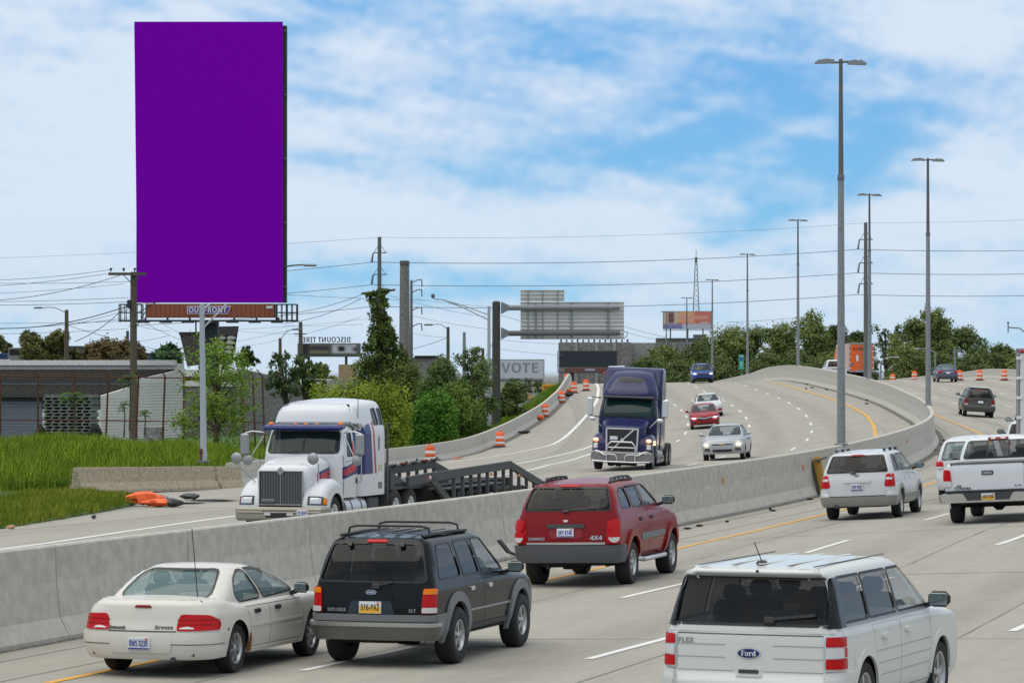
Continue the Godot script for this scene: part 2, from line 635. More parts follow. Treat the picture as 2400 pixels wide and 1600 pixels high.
func mound(x: float,d: float)->float:
	var base:=-0.75
	if d<126.0:
		base=0.0
	else:
		base=lerpf(0.0,-0.75,smoothstep(126.0,175.0,d))
	var back:=smoothstep(118.0,150.0,d)
	var h:=base+0.55*back*(1.0-smoothstep(-16.0,-8.0,x))+0.45*smoothstep(-14.0,-22.0,x)*(1.0-smoothstep(140,180,d))
	h+=0.12*sin(x*0.9+d*0.21)*smoothstep(108.0,125.0,d)
	if d>200.0: h=lerpf(h,-0.6,smoothstep(200.0,240.0,d))
	return h

func setting()->void:
	var g:=B.new()
	g.quad(Vector3(-1800,-2.6,40),Vector3(1800,-2.6,40),Vector3(1800,-2.6,-3200),Vector3(-1800,-2.6,-3200),Vector3.UP)
	kind(obj("ground",g,M["far earth"]),"structure")
	carriageway("right_road",func(d): return Vector2(0.0,23.0),8.0,430.0,24.0,31,[4.2,7.6,11.6,15.4],8)
	carriageway("left_road",func(d): return Vector2(-34.0 if d<127.0 else tab(PARA,d)-0.2,0.0),8.0,430.0,36.0,47,[4.3,7.8,11.4,15.2,19.0],12)
	var white: Material=M["white line"]
	var yellow: Material=M["yellow line"]
	stripe("yellow_edge_line",[[30,2.6],[45,2.66],[61,2.95],[78,3.0],[110,2.5],[162,2.32],[201,2.1],[320,2.1],[430,2.1]],0.13,30,420,yellow)
	stripe("yellow_edge_line",[[30,-2.6],[170,-2.7],[188,-2.3],[204,-1.95],[230,-2.0],[300,-1.95],[430,-1.95]],0.17,60,420,yellow)
	var r1:=[[30,4.9],[44,5.06],[47,5.2],[58,5.62],[69,6.26],[83,6.5],[120,6.2],[200,5.9],[430,5.9]]
	var r2:=[[30,7.6],[46,8.12],[49,8.27],[69,9.87],[71,10.05],[120,10.0],[200,9.6],[430,9.4]]
	for d in [31.2,43.9,57.2,68.4,80.6]: dashes(r1,d,d+0.1,white)
	dashes(r1,93.0,420.0,white)
	for d in [33.5,45.7,57.5,68.8]: dashes(r2,d,d+0.1,white)
	dashes(r2,81.0,420.0,white)
	dashes([[30,12.0],[70,13.4],[120,13.4],[430,13.0]],38.0,420.0,white)
	stripe("edge_line",[[30,18.6],[430,17.4]],0.13,150,420,white)
	dashes([[100,-6.5],[158,-6.73],[170,-6.18],[211,-5.2],[277,-4.8],[430,-5.2]],96.5,420.0,white)
	dashes([[100,-9.9],[170,-9.3],[213,-8.78],[244,-8.66],[430,-8.8]],101.0,420.0,white)
	dashes([[100,-13.4],[158,-13.5],[186,-13.0],[200,-12.6],[230,-12.28],[430,-12.4]],172.0,420.0,white)
	stripe("edge_line",[[150,-26.2],[176,-24.0],[188,-22.1],[199,-20.3],[221,-19.5],[247,-18.5],[274,-17.25],[300,-16.6],[430,-16.2]],0.24,172,420,white)
	stripe("gore_line",[[150,-20.4],[163,-19.4],[172,-18.75],[189,-17.85],[205,-17.0],[216,-16.4],[300,-16.0]],0.24,158,216,white)
	stripe("edge_line",[[30,-12.0],[76,-12.3],[84,-12.9],[94,-13.9],[120,-15.6],[142,-16.5],[155,-17.3],[172,-17.0],[190,-16.9],[216,-16.3],[300,-15.9]],0.2,40,216,white)
	var j:=B.new()
	for v in [-19.5,-15.9,-2.1,0.75,2.0,4.35,8.9,12.3]:
		band(j,[[30,v-0.02],[430,v-0.02]],[[30,v+0.02],[430,v+0.02]],34,330,3.0,0.004)
	var d:=36.0
	while d<200.0:
		var a0:=on_road(0.4,d,0.0045)
		for i in 8:
			var va:=0.4+i*2.6
			j.quad(on_road(va,d,0.0045),on_road(va+2.6,d,0.0045),on_road(va+2.6,d+0.05,0.0045),on_road(va,d+0.05,0.0045),Vector3.UP)
			if d>90:
				j.quad(on_road(-va,d,0.0045),on_road(-va-2.6,d,0.0045),on_road(-va-2.6,d+0.06,0.0045),on_road(-va,d+0.06,0.0045),Vector3.UP)
		d+=13.0
	kind(obj("slab_joints",j,M["joint"]),"structure")
	var dirt:=B.new()
	band(dirt,[[30,0.0],[150,0.0],[190,0.35],[430,0.35]],[[30,0.17],[70,0.14],[100,0.24],[150,0.3],[190,0.6],[430,0.6]],36,320,2.0,0.005)
	band(dirt,[[30,-0.95],[150,-0.85],[190,-0.45],[430,-0.4]],[[30,-0.6],[150,-0.6],[190,-0.2],[430,-0.2]],60,320,2.0,0.005)
	var pd:=shifted(PARA,0.3)
	band(dirt,pd,shifted(PARA,0.75),140,310,2.0,0.005)
	kind(obj("road_dirt",dirt,grained("road dirt",lin(0.12,0.112,0.095),1.0,0.35,1.2,61)),"structure")

	var bar:=thing("median_barrier","tall grey concrete median barrier curving away between the two carriageways","concrete barrier")
	var cuts:=[38.0,43.5,49.3]
	while cuts[-1]<410.0:
		cuts.append(cuts[-1]+rng.randf_range(3.9,6.0)*(1.0 if cuts[-1]<140 else 1.5))
	for i in cuts.size()-1:
		var st:=B.new()
		wall_piece(st,median_path,cuts[i]+0.012,cuts[i+1]-0.012,WALL,3)
		obj("segment",st,M["barrier concrete"],bar)
	var core:=B.new()
	wall_piece(core,median_path,38.0,410.0,[[0.25,0.0],[0.25,0.07],[0.13,0.33],[0.07,0.85],[0.06,1.33]],120)
	obj("joint_filler",core,M["joint"],bar)
	for q in [[1676,1147],[1884,1109],[2113,1053]]:
		var dd: float={1676: 90.4,1884: 101.5,2113: 128.0}[q[0]]
		var p: Array=median_path(dd)
		var r:=B.new()
		r.cbox(Vector3.ZERO,Vector3(0.03,0.16,0.10),0.01)
		obj("reflector",r,M["amber lens"],bar,Transform3D(Basis(p[1],Vector3.UP,p[1].cross(Vector3.UP)),p[0]+p[1]*0.115+Vector3.UP*0.92))
	var pb:=thing("ramp_barrier","pale low concrete barrier curving up along the exit ramp behind the orange barrels","concrete barrier")
	var low:=[[0.27,0.0],[0.27,0.07],[0.14,0.33],[0.09,0.93],[0.08,0.95]]
	var pc:=128.0
	while pc<400.0:
		var st:=B.new()
		wall_piece(st,para_path,pc,pc+8.96,low,5)
		obj("segment",st,M["new barrier concrete"],pb)
		pc+=9.0
	var ob:=thing("old_barrier","stained tan concrete barrier end beside the tall grass, left of the white truck","concrete barrier")
	var pa:=Vector3(-14.2,-0.06,-111.0)
	var pm:=Vector3(-11.05,-0.42,-126.2)
	var pz:=Vector3(-10.3,-0.5,-128.4)
	var oldp:=[[0.30,0.0],[0.29,0.10],[0.15,0.36],[0.09,0.84],[0.08,0.86]]
	var cutsb:=[0.0,0.2,0.41,0.6,0.80,0.985]
	for i in 5:
		var s1:=B.new()
		wall_piece(s1,straight(pa,pm),cutsb[i]+0.0008,cutsb[i+1]-0.0008,oldp,1)
		obj("segment",s1,M["old barrier concrete"],ob)
	var s2:=B.new()
	wall_piece(s2,straight(pm,pz),0.06,1.0,oldp,1)
	obj("segment",s2,M["old barrier concrete"],ob)
	var s3:=B.new()
	wall_piece(s3,straight(pa.lerp(pm,0.02)+Vector3(0,-0.02,0),pm+Vector3(0,-0.02,0)),0.0,0.98,[[0.25,0.0],[0.24,0.09],[0.1,0.36],[0.05,0.8]],1)
	obj("joint_filler",s3,M["joint"],ob)
	var rb:=thing("right_barrier","low concrete barrier along the far right edge behind the three orange barrels","concrete barrier")
	pc=262.0
	while pc<425.0:
		var st:=B.new()
		wall_piece(st,right_path,pc,pc+8.96,low,2)
		obj("segment",st,M["new barrier concrete"],rb)
		pc+=9.0

	var gr:=B.new()
	var cols:=44
	var rows:=60
	var P:=func(i: int,k: int)->Vector3:
		var dd:=lerpf(62.0,330.0,pow(float(k)/rows,1.3))
		var edge: float
		if dd<127.5:
			edge=tab([[60,-15.0],[75,-13.7],[85,-12.8],[92,-12.05],[102,-11.35],[105,-11.3],[108,-12.4],[111,-14.3],[127,-10.9],[128,-10.8]],dd)
			if dd>111.0: edge=lerpf(-14.4,-11.25,(dd-111.0)/15.2)
		else:
			var pp: Array=para_path(dd)
			edge=pp[0].x-0.26
		var f:=float(i)/cols
		var x:=edge-170.0*f*f*f-3.0*f
		var y:=mound(x,dd)
		if dd<111.0: y=lerpf(-0.05,y,smoothstep(0.0,0.15,f))+0.0
		if dd>165.0:
			var ry:=road_y(edge,dd)
			y=lerpf(ry+0.1,y,smoothstep(0.0,7.0,edge-x))
		elif dd>127.0:
			y=lerpf(-0.35,y,smoothstep(0.0,2.0,edge-x))
		return Vector3(x,y+(0.02 if i>0 else -0.15),-dd)
	for k in rows:
		for i in cols:
			gr.quad(P.call(i,k),P.call(i+1,k),P.call(i+1,k+1),P.call(i,k+1))
	kind(obj("grass_bank",gr,M["ground grass"]),"structure")
	var fl:=B.new()
	fl.quad(Vector3(-900,-1.2,-318),Vector3(3.0,-1.2,-318),Vector3(40.0,-1.2,-1500),Vector3(-1200,-1.2,-1500),Vector3.UP)
	fl.quad(Vector3(47.5,0.2,-240),Vector3(400,0.2,-240),Vector3(900,0.2,-1500),Vector3(48,0.2,-1500),Vector3.UP)
	kind(obj("terrain",fl,M["far earth"]),"structure")

# ---------------------------------------------------------------- vehicle bodies: a shell is a stack of rounded outlines
# A shell: W half width by height, XR rear end by height, XF front end by height, top height along the length, rr/rf plan radii, br/bf bow of the ends,
# rt edge rounding, base height. Lengths are measured forward from the rear end of the vehicle.
class Shell:
	var W: Array
	var XR: Array
	var XF: Array
	var top: Array
	var rr:=0.2
	var rf:=0.2
	var br:=0.05
	var bf:=0.05
	var rt:=0.04
	var sb:=0.0
	var base:=0.2
	var mid:=2.4
	var crown:=0.03
	var zr:=1.0
	var zf:=1.0
	var f0:=-999.0
	var f1:=999.0
	var host

	func setup(h,d: Dictionary)->Shell:
		host=h
		for k in d: set(k,d[k])
		zr=tab(top,top[0][0])
		zr=tab(top,tab(XR,zr))
		zf=tab(top,tab(XF,tab(top,top[-1][0])))
		for i in 4:
			zr=tab(top,seam(true,zr,zr))
			zf=tab(top,seam(false,zf,zf))
		f0=seam(true,zr,zr)
		f1=seam(false,zf,zf)
		return self

	func high(a: float)->float: return tab(top,clampf(a,f0,f1))

	func tab(t: Array,x: float)->float: return host.tab(t,x)

	func ins(h: float,zt: float)->float:
		if h<=zt-rt: return 0.0
		var q:=minf((h-zt+rt)/rt,1.0)
		return rt*(1.0-sqrt(maxf(0.0,1.0-q*q)))

	func p(ch: int,a: float,h: float)->Vector3:
		var zt:=zr if ch==1 else (zf if ch==2 else high(a))
		var s:=1.0
		if ch>0 and a<0.0:
			s=-1.0
			a=-a
		var i:=ins(h,zt)
		var xr:=tab(XR,h)+i
		var xf:=tab(XF,h)-i
		var w:=tab(W,h)-i
		var r1:=minf(rr,w*0.9)
		var r2:=minf(rf,w*0.9)
		var lr:=w-r1
		var ar:=r1*PI/2
		var ls:=xf-xr-r1-r2
		var af:=r2*PI/2
		var q:=a
		if ch==0: q=lr+ar+(a-xr-r1)
		elif ch==2: q=lr+ar+ls+af+(w-r2)-a
		var y: float
		var f: float
		if q<lr:
			y=q; f=xr
		elif q<lr+ar:
			var t:=(q-lr)/r1
			y=lr+r1*sin(t); f=xr+r1*(1-cos(t))
		elif q<lr+ar+ls:
			y=w; f=xr+r1+(q-lr-ar)
		elif q<lr+ar+ls+af:
			var t2:=(q-lr-ar-ls)/r2
			y=w-r2*(1-cos(t2)); f=xf-r2+r2*sin(t2)
		else:
			y=w-r2-(q-lr-ar-ls-af); f=xf
		var yy:=y/maxf(w,0.01)
		f+=br*yy*yy*maxf(0.0,1.0-(f-xr)/0.9)
		f-=bf*yy*yy*maxf(0.0,1.0-(xf-f)/0.9)
		if sb>0.0:
			var k:=(f-mid)/mid
			y *= 1.0-sb*k*k
		return Vector3(y*s,h,f)

	func n(ch: int,a: float,h: float)->Vector3:
		var e:=0.012
		var o:=p(ch,a,h)
		var da:=p(ch,a+e,h)-p(ch,a-e,h)
		var h2:=minf(h+e,zr if ch==1 else (zf if ch==2 else high(a)))
		var dh:=p(ch,a,h2)-p(ch,a,h-e)
		var g:=da.cross(dh)
		if g.length_squared()<1e-14: return Vector3.UP
		g=g.normalized()
		var out:=Vector3(o.x,0.15,(o.z-mid)*0.25)
		if ch==1: out=Vector3(o.x*0.3,0.1,-1)
		elif ch==2: out=Vector3(o.x*0.3,0.1,1)
		return g if g.dot(out)>0 else -g

	func seam(rear: bool,h: float,zt: float)->float:
		var i:=ins(h,zt)
		var w:=tab(W,h)-i
		if rear:
			var r1:=minf(rr,w*0.9)
			return tab(XR,h)+i+r1-r1*PI/4
		var r2:=minf(rf,w*0.9)
		return tab(XF,h)-i-r2+r2*PI/4

	func edge(rear: bool,h: float)->float:
		var i:=ins(h,zr if rear else zf)
		var w:=tab(W,h)-i
		var r:=minf(rr if rear else rf,w*0.9)
		return w-r+r*PI/4

func loc(v: Vector3,s: float,c: float)->Vector3:
	return Vector3(v.x*s,v.y,c-v.z)

func poly(a: Array)->PackedVector2Array:
	var p:=PackedVector2Array()
	for i in range(0,a.size(),2): p.append(Vector2(a[i],a[i+1]))
	return p

func rpoly(a: Array,r:=0.05,n:=3)->PackedVector2Array:
	var p:=poly(a)
	var o:=PackedVector2Array()
	for i in p.size():
		var b:=p[i]
		var u:=(p[(i+p.size()-1) % p.size()]-b)
		var w:=(p[(i+1) % p.size()]-b)
		var k:=minf(r,minf(u.length(),w.length())*0.45)
		var s:=b+u.normalized()*k
		var e:=b+w.normalized()*k
		for j in n+1:
			var t:=float(j)/n
			o.append(s.lerp(b,t).lerp(b.lerp(e,t),t))
	return o

func skin(st: B,sh: Shell,ch: int,sg: float,region: PackedVector2Array,holes: Array,off: float,mid: float,da:=0.16,dh:=0.085,wall:=0.0)->void:
	var lo:=region[0]
	var hi:=region[0]
	for q in region:
		lo=lo.min(q); hi=hi.max(q)
	var na:=maxi(1,int(ceil((hi.x-lo.x)/da)))
	var nh:=maxi(1,int(ceil((hi.y-lo.y)/dh)))
	var cache:={}
	for i in na:
		for k in nh:
			var a0:=lerpf(lo.x,hi.x,float(i)/na); var a1:=lerpf(lo.x,hi.x,float(i+1)/na)
			var h0:=lerpf(lo.y,hi.y,float(k)/nh); var h1:=lerpf(lo.y,hi.y,float(k+1)/nh)
			var cell:=PackedVector2Array([Vector2(a0,h0),Vector2(a1,h0),Vector2(a1,h1),Vector2(a0,h1)])
			var parts: Array=Geometry2D.intersect_polygons(cell,region)
			for hole in holes:
				var nx:=[]
				for pp in parts: nx.append_array(Geometry2D.clip_polygons(pp,hole))
				parts=nx
			for pp in parts:
				if pp.size()<3: continue
				var ix:=Geometry2D.triangulate_polygon(pp)
				for j in range(0,ix.size(),3):
					var pv:=[]
					for m in 3:
						var c: Vector2=pp[ix[j+m]]
						if not cache.has(c):
							var nn:=sh.n(ch,c.x,c.y)
							var v:=sh.p(ch,c.x,c.y)+nn*off
							cache[c]=[loc(v,sg,mid),Vector3(nn.x*sg,nn.y,-nn.z)]
						pv.append(cache[c])
					st.tri(pv[0][0],pv[1][0],pv[2][0],pv[0][1],pv[1][1],pv[2][1],pp[ix[j]],pp[ix[j+1]],pp[ix[j+2]])
	if wall != 0.0:
		for i in region.size():
			var a:=region[i]
			var b:=region[(i+1) % region.size()]
			var m:=maxi(1,int(a.distance_to(b)/0.12))
			for k in m:
				var c:=a.lerp(b,float(k)/m)
				var d:=a.lerp(b,float(k+1)/m)
				var nc:=sh.n(ch,c.x,c.y)
				var nd:=sh.n(ch,d.x,d.y)
				var pc:=sh.p(ch,c.x,c.y)
				var pd:=sh.p(ch,d.x,d.y)
				var cen:=sh.p(ch,(lo.x+hi.x)/2,(lo.y+hi.y)/2)
				var v1:=loc(pc+nc*off,sg,mid); var v2:=loc(pd+nd*off,sg,mid)
				var v3:=loc(pd+nd*(off-wall),sg,mid); var v4:=loc(pc+nc*(off-wall),sg,mid)
				var g:=(v2-v1).cross(v4-v1).normalized()
				if g.dot(v1-loc(cen,sg,mid))<0: g=-g
				if g.length()>0.5: st.quad(v1,v2,v3,v4,g)

func lid(st: B,sh: Shell,mid: float,off:=0.0)->void:
	var pts:=[]
	for i in 9: pts.append([1,sh.edge(true,sh.zr)*i/8.0])
	var f0: float=sh.seam(true,sh.zr,sh.zr)
	var f1: float=sh.seam(false,sh.zf,sh.zf)
	for i in range(1,24): pts.append([0,lerpf(f0,f1,i/24.0)])
	for i in range(8,-1,-1): pts.append([2,sh.edge(false,sh.zf)*i/8.0])
	var rows:=[]
	for q in pts:
		var zt:=sh.zr if q[0]==1 else (sh.zf if q[0]==2 else sh.high(q[1]))
		rows.append(sh.p(q[0],q[1],zt))
	var fa: float=rows[0].z
	var fb: float=rows[-1].z
	var n:=10
	for i in rows.size()-1:
		var a: Vector3=rows[i]
		var b: Vector3=rows[i+1]
		for k in n:
			var t0:=lerpf(-1,1,float(k)/n)
			var t1:=lerpf(-1,1,float(k+1)/n)
			var v:=[]
			for c in [[a,t0],[a,t1],[b,t1],[b,t0]]:
				var e: Vector3=c[0]
				var m:=clampf(minf(e.z-fa,fb-e.z)/0.5,0,1)
				var cr:=sh.crown*m*(2-m)
				var y:=absf(e.x)*float(c[1])
				var g: float=(sh.high(e.z+0.03)-sh.high(e.z-0.03))/0.06
				var nn:=Vector3(2*cr*c[1]/maxf(0.2,absf(e.x)),1,g).normalized()
				v.append([loc(Vector3(y,e.y+cr*(1-c[1]*c[1])+off,e.z),1,mid),nn])
			st.quad_n(v[0][0],v[1][0],v[2][0],v[3][0],v[0][1],v[1][1],v[2][1],v[3][1])

func side_region(sh: Shell,bottom: Array,rows:=24)->PackedVector2Array:
	var o:=PackedVector2Array()
	for q in bottom: o.append(Vector2(q[0],q[1]))
	var hb: float=bottom[-1][1]
	for i in range(1,rows):
		var h:=lerpf(hb,sh.zf,float(i)/rows)
		o.append(Vector2(sh.seam(false,h,sh.zf),h))
	var fe:=sh.seam(false,sh.zf,sh.zf)
	var re:=sh.seam(true,sh.zr,sh.zr)
	for i in 21:
		var f:=lerpf(fe,re,i/20.0)
		o.append(Vector2(f,sh.high(f)))
	hb=bottom[0][1]
	for i in range(rows-1,0,-1):
		var h:=lerpf(hb,sh.zr,float(i)/rows)
		o.append(Vector2(sh.seam(true,h,sh.zr),h))
	return o

func end_region(sh: Shell,rear: bool,hb: float,rows:=24)->PackedVector2Array:
	var o:=PackedVector2Array()
	var zt:=sh.zr if rear else sh.zf
	for i in rows+1:
		var h:=lerpf(hb,zt,float(i)/rows)
		o.append(Vector2(sh.edge(rear,h),h))
	for i in range(rows,-1,-1):
		var h:=lerpf(hb,zt,float(i)/rows)
		o.append(Vector2(-sh.edge(rear,h),h))
	return o

func arch(f: float,r: float,hub: float,sill: float)->Array:
	var o:=[]
	var s:=clampf((sill-hub)/r,-0.95,0.95)
	var a0:=PI-asin(s)
	var a1:=asin(s)
	for i in 15:
		var a:=lerpf(a0,a1,i/14.0)
		o.append([f+cos(a)*r,hub+sin(a)*r])
	return o

func ring_poly(f: float,hub: float,r0: float,r1: float,a0: float,a1: float)->PackedVector2Array:
	var o:=PackedVector2Array()
	for i in 17:
		var a:=lerpf(a0,a1,i/16.0)
		o.append(Vector2(f+cos(a)*r1,hub+sin(a)*r1))
	for i in 17:
		var a:=lerpf(a1,a0,i/16.0)
		o.append(Vector2(f+cos(a)*r0,hub+sin(a)*r0))
	return o

var tyre_meshes:={}

func wheel(parent: Node,c: Vector3,side: float,r: float,w: float,rim: float,spokes: int,style:="alloy",fine:=true)->void:
	var key:="%s %s %s %s %s" % [r,w,rim,spokes,style]
	if not tyre_meshes.has(key):
		var n:=30 if fine else 18
		var t:=B.new()
		var h:=w/2
		var rx:=Transform3D(Basis(Vector3(0,0,1),-PI/2),Vector3.ZERO)
		t.lathe([[rim-0.03,-h*0.86],[rim,-h*0.92],[r*0.82+rim*0.18,-h],[r-0.025,-h*0.93],[r-0.006,-h*0.78],[r,-h*0.5],[r,h*0.5],[r-0.006,h*0.78],[r-0.025,h*0.93],[r*0.82+rim*0.18,h],[rim,h*0.92],[rim-0.01,h*0.86]],n,rx)
		var groove:=B.new()
		var m:=B.new()
		m.lathe([[rim*0.98,h*0.9],[rim,h*0.93],[rim*0.965,h*0.95],[rim*0.90,h*0.80],[rim*0.86,h*0.25]],n,rx)
		if style=="alloy":
			for k in spokes:
				var a:=TAU*k/spokes
				var d:=Vector3(0,cos(a),sin(a))
				var x:=Vector3(0,-sin(a),cos(a))
				var w0:=rim*(0.30 if spokes<=5 else 0.2)*(1.0 if spokes<8 else 0.7)
				var w1:=w0*0.72
				var z0:=h*0.88
				var z1:=h*0.72
				var p:=[]
				for q in [[0.14,w1,z0-0.01],[0.9,w0,z1]]:
					for s in [-0.5,0.5]: p.append(d*rim*float(q[0])+x*float(q[1])*s+Vector3.RIGHT*float(q[2]))
				m.quad(p[0],p[1],p[3],p[2],Vector3(1,0,0))
				for e in [[0,2,-1.0],[1,3,1.0]]:
					m.quad(p[e[0]],p[e[1]],p[e[1]]-Vector3.RIGHT*0.05,p[e[0]]-Vector3.RIGHT*0.05,x*float(e[2]))
			m.lathe([[0.0,h*0.9],[rim*0.16,h*0.9],[rim*0.2,h*0.84],[rim*0.2,h*0.5]],14,rx)
		else:
			m.lathe([[rim*0.9,h*0.55],[rim*0.62,h*0.35],[rim*0.55,h*0.42],[rim*0.34,h*0.5],[rim*0.33,h*0.95],[rim*0.2,h*1.05],[0.0,h*1.06]],n,rx)
			for k in spokes:
				var a:=TAU*k/spokes
				m.lathe([[0.0,h*0.62],[0.02,h*0.62],[0.02,h*0.4]],6,Transform3D(rx.basis,Vector3(0,cos(a),sin(a))*rim*0.48))
		var dk:=B.new()
		dk.lathe([[rim*0.88,h*0.3],[rim*0.2,h*0.32],[0.0,h*0.33]],n,rx)
		if style != "alloy":
			for k in spokes:
				var a:=TAU*(k+0.5)/spokes
				dk.lathe([[0.0,h*0.56],[rim*0.075,h*0.56],[rim*0.08,h*0.3]],8,Transform3D(rx.basis,Vector3(0,cos(a),sin(a))*rim*0.72))
		tyre_meshes[key]=[t.mesh(),m.mesh(),dk.mesh()]
	var o:=Node3D.new()
	o.name="wheel"
	o.position=c
	if side<0: o.rotation.y=PI
	parent.add_child(o,true)
	obj("tyre",tyre_meshes[key][0],M["rubber"],o)
	obj("rim",tyre_meshes[key][1],M["alloy"] if style=="alloy" else M.get(style,M["reflective white"]),o)
	obj("brake_disc",tyre_meshes[key][2],M["underside"],o)

func plate(parent: Node,where: Transform3D,words: String,look:="mi")->void:
	var st:=B.new()
	st.cbox(Vector3.ZERO,Vector3(0.305,0.155,0.012),0.004)
	var p:=obj("licence_plate",st,M["reflective white"],parent,where)
	var ink:=mat("plate blue",lin(0.03,0.06,0.30),0.6)
	if look=="mi":
		var b:=B.new()
		b.box(Vector3(0,-0.064,0.0075),Vector3(0.285,0.018,0.002))
		obj("blue_band",b,ink,p)
	elif look=="yellow":
		ink=mat("plate black",lin(0.04,0.035,0.03),0.6)
		var b:=B.new()
		b.box(Vector3(0,-0.03,0.0072),Vector3(0.29,0.085,0.002))
		obj("yellow_band",b,mat("plate yellow",lin(0.75,0.42,0.03),0.6),p)
	if words: lettering(words,0.078,ink,p,Transform3D(Basis(),Vector3(0,0,0.0085)),"plate_number",false,0.25,0.003)
	var s:=B.new()
	s.box(Vector3(0.11,0.056,0.0075),Vector3(0.03,0.026,0.002))
	obj("tab_sticker",s,M["dull orange"],p)

func mirror(parent: Node,c: Vector3,side: float,m: Material,big:=1.0)->void:
	var st:=B.new()
	st.cbox(Vector3.ZERO,Vector3(0.23,0.16,0.11)*big,0.05*big)
	st.bar(Vector3(-0.08*side,-0.05,0),Vector3(-0.2*side*big,-0.09,-0.03),0.06,0.05)
	var o:=obj("wing_mirror",st,m,parent,Transform3D(Basis(),c))
	var g:=B.new()
	g.cbox(Vector3(0,0,0.056*big),Vector3(0.185,0.118,0.008)*big,0.003)
	obj("mirror_glass",g,mat("mirror glass",lin(0.35,0.42,0.42),0.06,0.8),o)

func seats(parent: Node,c: float,rows: Array,belt: float,half: float)->void:
	for f in rows:
		for s in [-1.0,1.0]:
			var st:=B.new()
			var x: float=s*half*0.5
			st.cbox(Vector3(x,belt-0.12,c-f),Vector3(0.48,0.62,0.16),0.06)
			st.cbox(Vector3(x,belt+0.27,c-f+0.03),Vector3(0.25,0.17,0.10),0.045)
			st.bar(Vector3(x-0.06,belt+0.15,c-f),Vector3(x-0.06,belt+0.24,c-f+0.02),0.02,0.02)
			st.bar(Vector3(x+0.06,belt+0.15,c-f),Vector3(x+0.06,belt+0.24,c-f+0.02),0.02,0.02)
			obj("seat",st,M["seat cloth"],parent)

